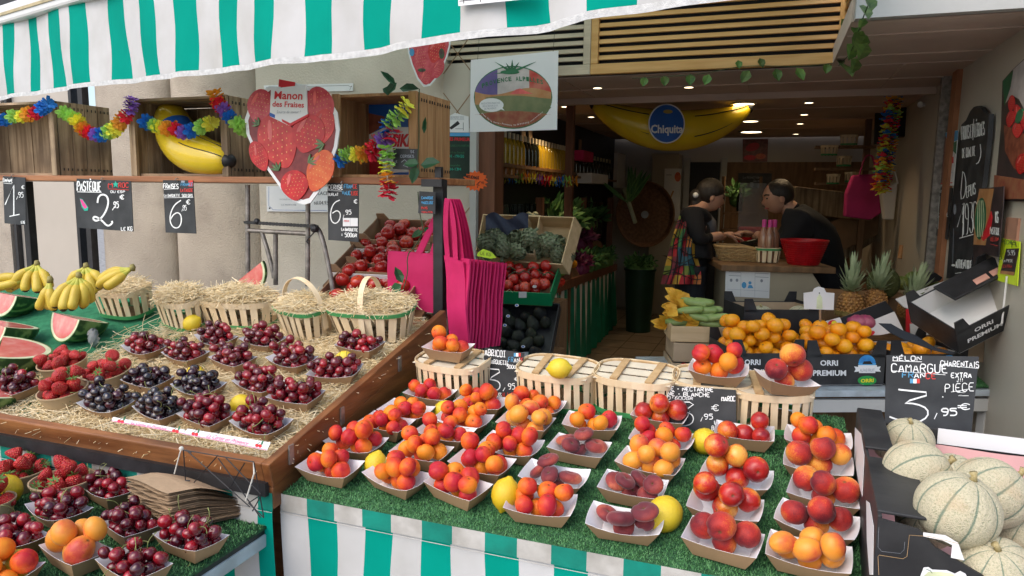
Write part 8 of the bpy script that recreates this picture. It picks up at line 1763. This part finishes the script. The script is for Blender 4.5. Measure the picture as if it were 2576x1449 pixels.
bb = onz(1605, 832, .082); t = thing('dark_bin', 'dark green plastic bin topped with parsley at the end of the stall', 'bin', bb); K['bingreen'] = M('dark_green_plastic', (.004, .03, .016), .4); hb = .68
mb = MB(); mb.lathe([(.135, 0), (.165, hb), (.178, hb), (.178, hb+.02), (.16, hb+.02), (.13, .02), (0, .02)], 24); part('body', mb, K['bingreen'], t, smooth=40, world=False)
leafpile('parsley', 'parsley heaped over the dark green bin', [bb+A3(.06*cos(k), .06*sin(k), hb+.03) for k in range(5)], 300, .13, 'greenv', .07)
wt = atz(1622, 540, 8.6); t = thing('wicker_tray', 'big round brown wicker tray standing against the back wall', 'wicker tray', wt, rotz(rad(14)) @ rotx(rad(80)))
K['wickerdk'] = M('dark_wicker', (.12, .055, .025), .7, (.2, .1, .05), scale=30); mb = MB(); mb.lathe([(0, 0), (.33, 0), (.37, .05), (.385, .05), (.345, -.015), (0, -.015)], 40, sx=.92, sy=1.05)
for k in range(40): a = 2*pi*k/40; mb.tube([(.05*cos(a), .05*sin(a), .004), (.33*cos(a)*.92, .33*sin(a)*1.05, .004)], .005, 4)
part('weave', mb, K['wickerdk'], t, world=False); mb = MB(); mb.lathe([(0, .0), (.045, .0), (.045, .012), (0, .012)], 16); part('hub', mb, K['inkgrey'], t, world=False)
# ------------------------------------------------------------------ outdoor crates left of the passage: artichokes, tomatoes, avocados
def tcrate(name, label, px, py, zc, wx, wy, h, mat, tilt, yaw=6, inner=None, cat='crate', flaps=False): c = atz(px, py, zc); R = rotz(rad(yaw)) @ rotx(rad(tilt)); return open_box(name, label, c, R, wx, wy, h, mat, inner=inner, cat=cat, flaps=flaps), c, R
t, c, R = tcrate('avocado_crate', 'black lowest crate of avocados with paper labels', 1312, 858, 3.75, .36, .44, .06, 'blackcard', 42)
box_fill('avocado', 18, .036, c, R, .34, .42, .006, 'in the black crate beside the pink bags', 801, 'dark avocado', 'avocado')
for k, (x, y) in enumerate(((1300, 768), (1278, 795), (1270, 818), (1316, 872))): S_ = Sign('fruit_sticker', f'round white sticker on an avocado, {["topmost", "second from the top", "third from the top", "on the crate front"][k]}', 'sticker', [(x+5*cos(a), y+3.5*sin(a)) for a in np.linspace(0, 2*pi, 12)[:-1]], plane(atz(x, y, 3.54), -CF), 'whitep', .001); S_.blob(x, y, 3, 2, 'blueprint').done()
t, c, R = tcrate('tomato_crate', 'bright green crate of vine tomatoes behind the pink bags', 1320, 728, 3.9, .36, .30, .08, 'plasticgreen', 26, inner='cardbrown')
box_fill('tomato', 30, .031, c, R, .34, .28, .02, 'in the bright green crate', 802, 'glossy red vine tomato')
mb = MB()
for k in range(7): p = c+R @ A3(-.13+.045*k, .03*sin(k*2), .105); mb.tube([p-R @ A3(.03, 0, 0), p+A3(0, 0, .02), p+R @ A3(.03, .02, -.01)], .0035, 5)
obj('tomato_vine', mb, K['vine'], loc=c, world=True, label='green tomato stalks on top of the vine tomatoes', cat='stalk')
S_ = Sign.__new__(Sign); S_.z, S_.mbs, S_.layer, S_.o = zE, {}, 0, t; S_.pl = plane(c+R @ A3(0, -.1508, 0), R @ A3(0, -1, 0)); S_.blob(1460, 715, 16, 12, 'whitep').line([(1245, 755), (1270, 735), (1295, 760)], 4, 'rindwhite').poly(rect(1340, 755, 1400, 800), 'whitep').done()
def _art():
    mb = MB(); g = random.Random(2)
    for ring_ in range(7):
        n = 8; z = -.7+ring_*.25; rr_ = math.sqrt(max(.05, 1-z*z*.85))
        for k in range(n):
            a = 2*pi*(k+.5*(ring_ % 2))/n; d = A3(cos(a), sin(a), 0); s_ = A3(-sin(a), cos(a), 0); b = d*rr_*.86+A3(0, 0, z-.25); tp = d*rr_*(.95 if z < .4 else .55)+A3(0, 0, z+.42); w_ = .34*rr_+.08
            mb.add([b-s_*w_, b+s_*w_, (b+tp)/2+d*.16+s_*w_*.8, tp, (b+tp)/2+d*.16-s_*w_*.8], [(0, 1, 2, 3, 4)])
    mb.ball((0, 0, 0), .85, 10, 7); mb.tube([(0, 0, -.8), (.1, 0, -1.5)], [.22, .18], 8); return mb.mesh('artichoke', M('artichoke_scales', (.10, .13, .06), .6, (.20, .21, .13), scale=3, rand=.35))
ART = _art()
AR = [(1222, 610), (1228, 632), (1263, 605), (1268, 628), (1300, 600), (1312, 615), (1300, 633), (1345, 612), (1348, 630), (1378, 606), (1382, 626), (1398, 612), (1405, 640), (1425, 645), (1240, 592), (1330, 596)]
for k, (x, y) in enumerate(AR): obj('artichoke', ART, None, loc=atz(x, y, 3.92+.05*(k % 3)), R=rrot(), sc=.047, label='grey green artichoke heaped above the green tomato crate', cat='artichoke', group='artichokes in wooden crates')
def wcrate(label, px, py, zc, wx, wy, h, tilt, yaw): return tcrate('thin_wood_crate', label, px, py, zc, wx, wy, h, 'plywood', tilt, yaw)
wcrate('thin wooden crate tipped up behind the left artichokes', 1290, 618, 4.15, .34, .26, .13, 55, 6); wcrate('thin wooden crate tipped up behind the right artichokes', 1388, 628, 4.05, .30, .30, .12, 58, -8)
mb = MB(); c = atz(1275, 592, 4.0); mb.grid(lambda u, v: c+CR*(-.12+.24*u)+A3(0, 0, .02+.09*v+.02*sin(u*9))-CF*(.01*sin(u*14+v*5)), 16, 6); obj('blue_liner', mb, M('dark_blue_pulp', (.02, .025, .05), .6, bump=.3), label='dark blue crumpled liner in the left artichoke crate', cat='liner', smooth=True)
t = thing('crate_stand', 'dark stepped stand with striped cloth below the artichokes and avocados', 'stand', A3(-1.35, 3.7, 0)); mb = MB()
for px, py, zc, w_ in ((1312, 862, 3.78, .38), (1320, 735, 3.95, .4), (1290, 660, 4.1, .36)): p = atz(px, py, zc); mb.box((p[0], p[1]+.10, (p[2]-.045)/2), (w_, .16, p[2]-.05))
part('steps', mb, K['panelwood'], t); mb = MB(); a, b = atz(1190, 884, 3.6), atz(1345, 884, 3.6); mb.grid(lambda u, v: (a*(1-u)+b*u)*A3(1, 1, 0)+A3(0, 0, a[2]*v)+A3(0, .01*sin(u*30), 0), 9, 3, mif=lambda i, j: i//2 % 2); part('cloth_skirt', mb, mats_(['green', 'white']), t)
S_ = Sign('yellow_price_tag', 'fluorescent yellow price tag among the artichokes', 'price tag', [zE(*q) for q in ((1030, 462), (1070, 432), (1120, 448), (1150, 470), (1172, 498), (1130, 505), (1025, 485))], plane(atz(1220, 640, 3.75), nrm(-CF+A3(0, 0, .4))), 'fluo_y', .002); S_.z = zE; S_.text('LE KG', 1050, 452, 1130, 475, 3, 'inkblack', dy=14).done()
# ------------------------------------------------------------------ the back wall
BY = BACK-.02; pB = PY(BY-.02)
obj('wood_dado', MB().box(((ony(1822, 400, BY)[0]+1.0)/2, BY, (ony(1900, 408, BY)[2])/2), (1.0-ony(1822, 400, BY)[0], .03, ony(1900, 408, BY)[2])), K['panelwood'], label='brown wooden panelling on the back wall behind the two people', cat='panelling')
a, b = ony(1736, 408, BY), ony(1812, 408, BY); t = thing('dark_doorway', 'doorway in the back wall left of the woman, darkness painted as a black sheet', 'doorway', A3((a[0]+b[0])/2, BY, 0)); mb = MB(); mb.box(((a[0]+b[0])/2, BY, a[2]/2), (b[0]-a[0], .02, a[2])); part('opening', mb, K['inkblack'], t)  # solid black sheet paints the darkness inside the doorway
mb = MB()
for x in (a[0]-.03, b[0]+.05): mb.box((x, BY-.01, a[2]/2), (.07, .05, a[2]+.1))
part('frame', mb, K['whiteframe'], t)
a, b = ony(1662, 390, BY), ony(1716, 390, BY); t = thing('white_cupboard', 'pale tall cupboard with a carrot poster by the doorway', 'cupboard', A3((a[0]+b[0])/2, BY-.2, .08)); mb = MB(); mb.box(((a[0]+b[0])/2-.02, BY-.2, .08+(a[2]-.08)/2), (b[0]-a[0]+.06, .36, a[2]-.08)); part('body', mb, K['cream'], t, bevel=.01)
S_ = Sign('poster', 'white poster with a carrot on the pale cupboard', 'poster', [(1672, 424), (1714, 424), (1710, 556), (1668, 552)], PY(BY-.395), 'cardwhite', .003); S_.line([(1694, 480), (1678, 518)], 5, 'orangehill').blob(1705, 445, 8, 12, 'ink_r4').line([(1676, 440), (1690, 440)], 2, 'inkgrey').done()
S_ = Sign('fruit_picture', 'dark red fruit picture high on the back wall', 'picture', [zC(*q) for q in ((455, 1050), (648, 1048), (640, 1220), (455, 1222))], pB, 'canyon', .01); S_.z = zC; S_.blob(530, 1110, 55, 30, 'inkred', rot=-.3).blob(590, 1180, 40, 22, 'ink_r4').blob(510, 1190, 45, 20, 'inkred').done()
S_ = Sign('menu_board', 'wooden framed chalkboard on the back wall between the two heads', 'chalkboard', [zP(*q) for q in ((985, 105), (1395, 110), (1390, 295), (985, 290))], PY(BY-.045), 'board', .01, bevel=0); S_.z = zP
for q in (rect(960, 80, 1415, 104), rect(960, 296, 1415, 320), rect(960, 104, 984, 296), rect(1396, 104, 1415, 296)): S_.poly(q, 'panelwood', 'frame', lay=8)
S_.text('La Reduction', 1045, 145, 1250, 172, 5, 'inkgrey').text('Caisse', 1175, 190, 1275, 212, 5, 'inkgrey').poly(rect(1130, 220, 1168, 280), 'inkgrey').poly(rect(1220, 235, 1262, 285), 'inkgrey').poly(rect(1000, 245, 1040, 275), 'inkgrey').done()
t = thing('small_shelf', 'little wooden shelf with jars and a plant behind the counter', 'shelf', Wm(1000, 600, 2.8)); mb = MB()
for y in (600, 800): p = Wm(1000, y, 2.8); mb.box(p, (.40, .2, .025))
p0 = Wm(1000, 800, 2.8); mb.box((p0[0]-.2, p0[1], p0[2]/2+.35), (.03, .2, p0[2]+.5)); mb.box((p0[0]+.2, p0[1], p0[2]/2+.35), (.03, .2, p0[2]+.5)); part('boards', mb, K['panelwood'], t)
bottle(Wm(995, 585, 2.75)+A3(0, 0, .01), E3, 'dark bottle with a pale label on the little shelf', 'glassdark', 'capcream', .9); leafpile('pot_plant', 'small green plant on the little shelf behind the counter', [Wm(965, 400, 2.8), Wm(960, 350, 2.8)], 60, .10, 'greenv', .10)
K['clear'] = M('clear_plastic', (.6, .6, .6), .12, trans=.85, ior=1.1); obj('clear_screen', MB().box(Wm(1170, 560, .25), (.22, .012, .42)), K['clear'], label='clear plastic screen standing on the counter between the two people', cat='screen')
p = Wm(2150, 520, 1.6); t = thing('stacked_wood_crates', 'jumble of wooden crates and cartons behind the man', 'crates', p); 
for k, (x, y, w_, h_, a) in enumerate(((2080, 480, .75, .24, .1), (2250, 800, .62, .30, -.45), (2330, 860, .5, .3, -.6), (2000, 620, .5, .25, .3))): mb = MB(); mb.box(Wm(x, y, 1.5+.1*k), (w_, .3, h_), R=rotz(.3) @ roty(a)); part('crate', mb, K['cardbrown' if k % 2 else 'crate'], t, bevel=.01)
t = thing('back_bench', 'dark brown bench and shelves behind the man', 'bench', A3(.7, 7.0, .08)); mb = MB(); mb.box((.72, 7.2, .80), (.5, 1.2, .05)); mb.box((.72, 7.2, .4), (.46, 1.1, .7)); part('bench_body', mb, K['panelwood'], t)

# ------------------------------------------------------------------ the right wall
pR = plane((RW-.004, 0, 0), (-1, 0, 0))
K['posterdk'] = M('dark_poster', (.025, .022, .024), .4, (.06, .04, .04), scale=8)
cbd = [(828, 330), (860, 300), (890, 235), (915, 205), (940, 197), (965, 208), (985, 240), (1000, 262), (1025, 255), (1015, 420), (975, 780), (915, 1180), (890, 1420), (720, 1425), (760, 900)]
S_ = Sign('shop_chalkboard', 'tall black chalkboard with a curved top and white lettering on the right wall', 'chalkboard', cbd, plane((RW-.03, 0, 0), (-1, 0, 0)), 'board', .02, zR)
S_.text('FRUITS ET LÉGUMES', 830, 345, 995, 440, 7, dy=-38).line([(918, 290), (912, 440)], 6).text('DE QUALITE', 838, 500, 930, 568, 6, dy=-18).line([(965, 470), (972, 540), (955, 600), (935, 610)], 8, sm=1)
S_.line([(838, 665), (820, 865), (850, 850), (864, 760), (852, 680), (836, 664)], 7, sm=1).text('EPUIS', 866, 770, 930, 850, 6, dy=-30).line([(835, 900), (848, 888), (838, 1030)], 7).line([(800, 1060), (850, 890), (836, 1135)], 7).text('193', 838, 900, 912, 1115, 7, dy=-20).text('0', 915, 880, 942, 1080, 7).line([(815, 1140), (915, 1112)], 7).text('AUTHENTIQUE', 790, 1290, 905, 1350, 6, dy=10).line([(785, 1390), (860, 1380), (900, 1392)], 5).blob(782, 935, 9, 36, 'inkgrey').line([(775, 1070), (768, 1330)], 4, 'inkgrey').blob(772, 1332, 12, 8, 'chalk').done()
pR2 = plane((RW-.012, 0, 0), (-1, 0, 0)); pR3 = plane((RW-.036, 0, 0), (-1, 0, 0))
S_ = Sign('fruit_poster', 'red white and blue fruit poster left of the tall chalkboard', 'poster', [(690, 390), (805, 370), (770, 765), (658, 770)], pR2, 'whitep', .003, zR); S_.poly([(700, 390), (805, 372), (800, 440), (745, 465)], 'inkblue').poly([(690, 395), (712, 400), (735, 470), (712, 560), (725, 680), (700, 758), (664, 758)], 'canyon').poly([(740, 480), (795, 445), (790, 540), (750, 500)], 'inkgreen').poly(rect(730, 560, 772, 605), 'inkred', lay=1.5).line([(725, 680), (765, 672)], 3, 'inkgrey', lay=2).line([(664, 752), (766, 744)], 8, 'inkred', lay=2).done()
S_ = Sign('wall_price_board', 'dark chalk board with a four under the fruit poster', 'chalkboard', [(648, 775), (765, 782), (725, 1150), (620, 1110)], pR2, 'board', .004, zR); S_.text('4', 695, 865, 722, 930, 7).line([(675, 840), (665, 950), (662, 1075), (672, 1075), (682, 940)], 5).text('KIWI', 660, 795, 690, 820, 4).text('0', 680, 1035, 698, 1110, 7).text('75', 628, 1010, 655, 1065, 5).line([(660, 990), (735, 985)], 4).text('CAROTTE', 665, 960, 735, 985, 4).done()
S_ = Sign('melon_poster', 'poster of a striped watermelon and a glass of red juice over dark paper', 'poster', [(955, 785), (1130, 770), (1125, 900), (1090, 1275), (985, 1250), (940, 1370), (915, 1370), (910, 1180), (925, 1000)], pR3, 'posterdk', .003, zR); S_.poly([(958, 788), (1060, 786), (1040, 900), (1000, 1190), (915, 1185), (925, 950)], 'orangehill').blob(965, 1000, 40, 150, 'inkgreen', rot=.06, lay=1.4)
for k in (-22, -6, 10, 26): S_.line([(965+k*.7, 870), (968+k, 1000), (960+k*.7, 1130)], 6, 'rindwhite', sm=1, lay=2)
S_.poly([(1040, 945), (1050, 990), (1030, 1120), (985, 1160), (968, 1130), (1005, 1060)], 'inkred', lay=2.2).text('PASTEQUE', 1035, 1060, 1102, 1110, 4, dy=8).text('MELON', 1040, 1130, 1095, 1160, 4, 'chalkred').text('KG', 1075, 950, 1095, 1030, 6).line([(1035, 1180), (1090, 1195)], 4, 'chalkred').done()
S_ = Sign('strawberry_poster', 'large dark poster of a basket of strawberries at the top right', 'poster', [(1120, 20), (1190, -60), (1330, -190), (1330, 880), (1060, 870), (1085, 600), (1110, 330)], pR2, 'posterdk', .003, zR)
S_.poly([(1195, -60), (1330, -180), (1330, 330), (1240, 150), (1190, 120), (1140, 180), (1170, 20)], 'skywhite').poly([(1125, 20), (1200, -60), (1180, 60), (1135, 200)], 'inkgreen').poly([(1130, 330), (1330, 420), (1330, 700), (1200, 640), (1140, 520)], 'canyon')
for q in ((1185, 180, 50, 120, .1), (1235, 250, 55, 130, -.3), (1180, 290, 60, 120, .2), (1230, 370, 70, 110, 0), (1265, 610, 90, 150, .2), (1290, 300, 70, 140, 0)): berries(S_, [(*q, 'inkred' if q[1] < 600 else 'ink_r1')])
S_.blob(1250, 270, 24, 55, 'inkgreen', lay=1.5, rot=.3).poly([(1070, 690), (1330, 730), (1330, 860), (1062, 860)], 'soil').done()
S_ = Sign('tulip_poster', 'narrow pale poster with a red fruit glass beside the door guide', 'poster', [(488, 920), (548, 915), (520, 1345), (455, 1345)], plane((RW+.035, 0, 0), (-1, 0, 0)), 'cardwhite', .003, zR); S_.poly([(490, 925), (512, 922), (490, 1100), (480, 1100)], 'inkgreen').blob(500, 1210, 24, 110, 'inkblack').blob(500, 1200, 19, 95, 'cardwhite', lay=1.5).blob(492, 1240, 18, 80, 'inkred', lay=2).done()
S_ = Sign('lime_poster', 'fluorescent lime poster with a small dark price card at the far right', 'poster', [(1115, 1140), (1245, 1165), (1225, 1480), (1080, 1440)], pR2, 'fluo_y', .003, zR); S_.text('PECHES', 1120, 1148, 1215, 1178, 4, 'inkgreen', dy=10).text('P', 1098, 1270, 1118, 1310, 4, 'inkgreen')
S_.poly([(1150, 1215), (1240, 1212), (1205, 1405), (1105, 1392)], 'posterdk', lay=2).poly([(1110, 1370), (1208, 1380), (1205, 1405), (1105, 1392)], 'orangehill', lay=2.5).line([(1190, 1205), (1195, 1170), (1215, 1165), (1222, 1200)], 5, 'inkblack', lay=2.5).text('5,95', 1165, 1225, 1215, 1260, 4, lay=4).text('LA PIECE', 1130, 1290, 1200, 1310, 3, lay=4).text('EXTRA', 1130, 1330, 1195, 1350, 3, 'chalkred', lay=4).done()
mb = MB(); p = onx(*zR(1152, 1410), RW-.02); mb.tube([p, p+A3(0, 0, -.2)], .004, 6); obj('tag_stick', mb, K['cardwhite'], loc=p, world=True, label='white stick under the dark card on the lime poster', cat='stick')
mb = MB(); p = onx(2362, 400, RW-.03); mb.box((RW-.02, p[1], 1.2), (.07, .05, 2.2)); obj('door_guide', mb, K['steel'], label='grey shutter guide rail on the right wall', cat='rail')
mb = MB(); p = onx(2372, 400, RW-.03); mb.box((RW-.012, p[1]-.09, 1.15), (.03, .12, 2.3)); obj('orange_strip', mb, M('terracotta_paint', (.36, .15, .07), .7), label='terracotta painted strip beside the shutter guide', cat='strip')
mb = MB(); p = onx(2560, 640, RW-.004); mb.box((RW-.004, p[1]+.1, p[2]+.06), (.012, .16, .17)); obj('terracotta_patch', mb, M('terracotta_patch', (.40, .20, .13), .75, scale=4), label='terracotta patch of wall behind the lime poster', cat='wall patch')
# things hung on the right inside
pc = atz(2262, 222, 5.0); t = thing('security_camera', 'white dome security camera under the ceiling beam', 'security camera', pc); mb = MB(); mb.ball(pc, .055, 18, 12, (1, 1, 1.05)); mb.lathe([(.06, .03), (.06, .08), (0, .08)], 20, c=pc); part('housing', mb, K['whitep'], t, smooth=True); mb = MB(); mb.ball(pc-CF*.035-A3(0, 0, .022), .028, 12, 9); part('lens', mb, K['inkblack'], t, smooth=True)
a, b = atz(2316, 263, 4.9), atz(2372, 266, 4.9); t = thing('wall_bracket', 'white rod bracket sticking out beside the security camera', 'bracket', a); mb = MB(); mb.tube([a, b], .012, 10); mb.ball(a, .022, 10, 8); part('rod', mb, K['whitep'], t, smooth=True)
def tv(): S_ = Sign('black_screen', 'black television screen hung behind the flower garland', 'television', [zR(*q) for q in ((375, 130), (620, 90), (590, 400), (350, 420))], plane(atz(2320, 300, 5.6), -CF), 'inkblack', .05); S_.done(); S2 = Sign('framed_picture', 'black framed panel left of the flower garland', 'picture', [zR(*q) for q in ((222, 205), (330, 190), (320, 465), (210, 470))], plane(atz(2220, 320, 6.0), -CF), 'board', .02); S2.done()
tv()
garland('long rainbow flower garland hanging under the security camera', [(2248-(i*1.35)+3*sin(i*2.2), 252+i*9.6, ['blue', 'orange', 'red', 'yellow', 'green', 'blue', 'red', 'red', 'yellow', 'green', 'blue', 'red', 'orange', 'yellow', 'green', 'blue', 'red', 'orange', 'yellow', 'green', 'blue', 'red', 'orange', 'yellow'][i]) for i in range(24)], 0, .055, 'flower garlands inside the shop', zc=5.0)
for k, (x, y, w_, lb) in enumerate(((2135, 352, 40, 'upper slatted basket on the right inner shelf'), (2085, 378, 38, 'slatted basket left on the right inner shelf'), (2122, 405, 32, 'slatted basket in the middle of the right inner shelf'), (2143, 445, 36, 'slatted basket low beside the magenta bag'), (2095, 450, 30, 'small slatted basket low on the right inner shelf'))): c = atz(x, y+14, 6.4); basket('hanging_basket', lb, c, rotz(.3*k), w_*6.4/FOC, .10, .09, .9, 12, 'bottom', 'rim', seed=40+k)
t = thing('inner_shelf', 'brown shelf boards on the right inside wall', 'shelf', atz(2140, 420, 6.5)); mb = MB()
for y in (370, 425, 462): p = atz(2125, y, 6.45); mb.box(p, (.5, .18, .02))
p = atz(2180, 400, 6.5); mb.box((p[0], p[1]+.05, 1.2), (.05, .1, 2.2)); part('boards', mb, K['panelwood'], t)
def hbag(name, label, px, zc, mat, hand_):
    pl = plane(atz(*px[0], zc), nrm(-CF*A3(1, 1, 0))); Q = [onp(*q, pl) for q in px]; t = thing(name, label, 'bag', sum(Q)/len(Q)); mb = MB(); mb.prism(Q, -pl[1], .05); part('body', mb, K[mat], t, bevel=.012)
    mb = MB(); mb.tube(smooth_([onp(*q, pl) for q in hand_], 2), .012, 6, flat=.4); part('handle', mb, K[mat], t)
K['magentabag'] = M('magenta_bag', (.30, .012, .09), .8, scale=5, bump=.1, bs=200)
hbag('hanging_bag', 'magenta cloth bag hanging on the right inside the shop', [zR(*q) for q in ((60, 690), (230, 680), (262, 960), (180, 1010), (0, 985), (10, 820))], 5.5, 'magentabag', [zR(*q) for q in ((100, 690), (140, 560), (170, 545), (200, 560), (225, 690))])
hbag('hanging_bag', 'white cloth bag hanging beside the rainbow garland', [zR(*q) for q in ((262, 800), (380, 740), (350, 1010), (280, 1005))], 5.7, 'cardwhite', [zR(*q) for q in ((290, 800), (345, 630), (375, 750))])
hbag('hanging_bag', 'beige paper bags hanging right of the white bag', [zR(*q) for q in ((390, 600), (500, 600), (480, 770), (455, 1050), (390, 1040))], 6.0, 'pulp', [zR(*q) for q in ((400, 600), (450, 520), (490, 600))])
S_ = Sign('red_notice', 'red and white notice high on the right inner wall', 'notice', [zR(*q) for q in ((525, 495), (578, 490), (560, 680), (520, 680))], plane(atz(2320, 420, 5.9), nrm(-CF)), 'inkred', .004); S_.z = zR; S_.line([(532, 590), (568, 588)], 8, 'whitep').line([(530, 630), (565, 628)], 6, 'whitep').done()
obj('broom_handle', MB().tube([atz(2263, 650, 5.4), atz(2268, 625, 5.4), atz(2270, 618, 5.4)], [.016, .016, .02], 10), K['orangehill'], world=True, loc=atz(2265, 640, 5.4), label='orange wooden handle standing against the right inner wall', cat='handle')
# ivy along the louvre
IV = [((1620+0, 205), 20), ((1672, 203), 22), ((1736, 200), 24), ((1858, 162), 18), ((1915, 158), 20), ((1875, 192), 26), ((1955, 188), 26), ((2013, 186), 26), ((2080, 172), 22), ((1778, 200), 22)]
def lf(c, r, a=None): a = rnd.uniform(-1, 1) if a is None else a; return ((c[0]-r*.6*sin(a), c[1]-r*.6), (c[0]+r*.6*sin(a), c[1]+r*.65), r*1.05)
vine('ivy garland along the lower edge of the louvre', [(1590, 197), (1680, 192), (1760, 188), (1850, 168), (1920, 165), (2000, 168), (2080, 162), (2130, 150)], [lf(*q) for q in IV], LOUV_Y-.07, 'leafy', 'ivy garlands')
vine('ivy garland climbing the corner of the louvre', [(2110, 165), (2135, 140), (2150, 110), (2165, 60), (2185, 10)], [lf(c, r) for c, r in (((2125, 62), 26), ((2122, 95), 26), ((2158, 98), 34), ((2170, 130), 36), ((2150, 165), 30), ((2178, 30), 30), ((2110, 150), 26), ((2190, 10), 30), ((2168, 60), 22), ((2140, 130), 34), ((2165, 110), 36), ((2130, 175), 30), ((2152, 70), 28))], 0, 'leafy', 'ivy garlands', zc=lambda x, y: onx(x, y, xr-.04))
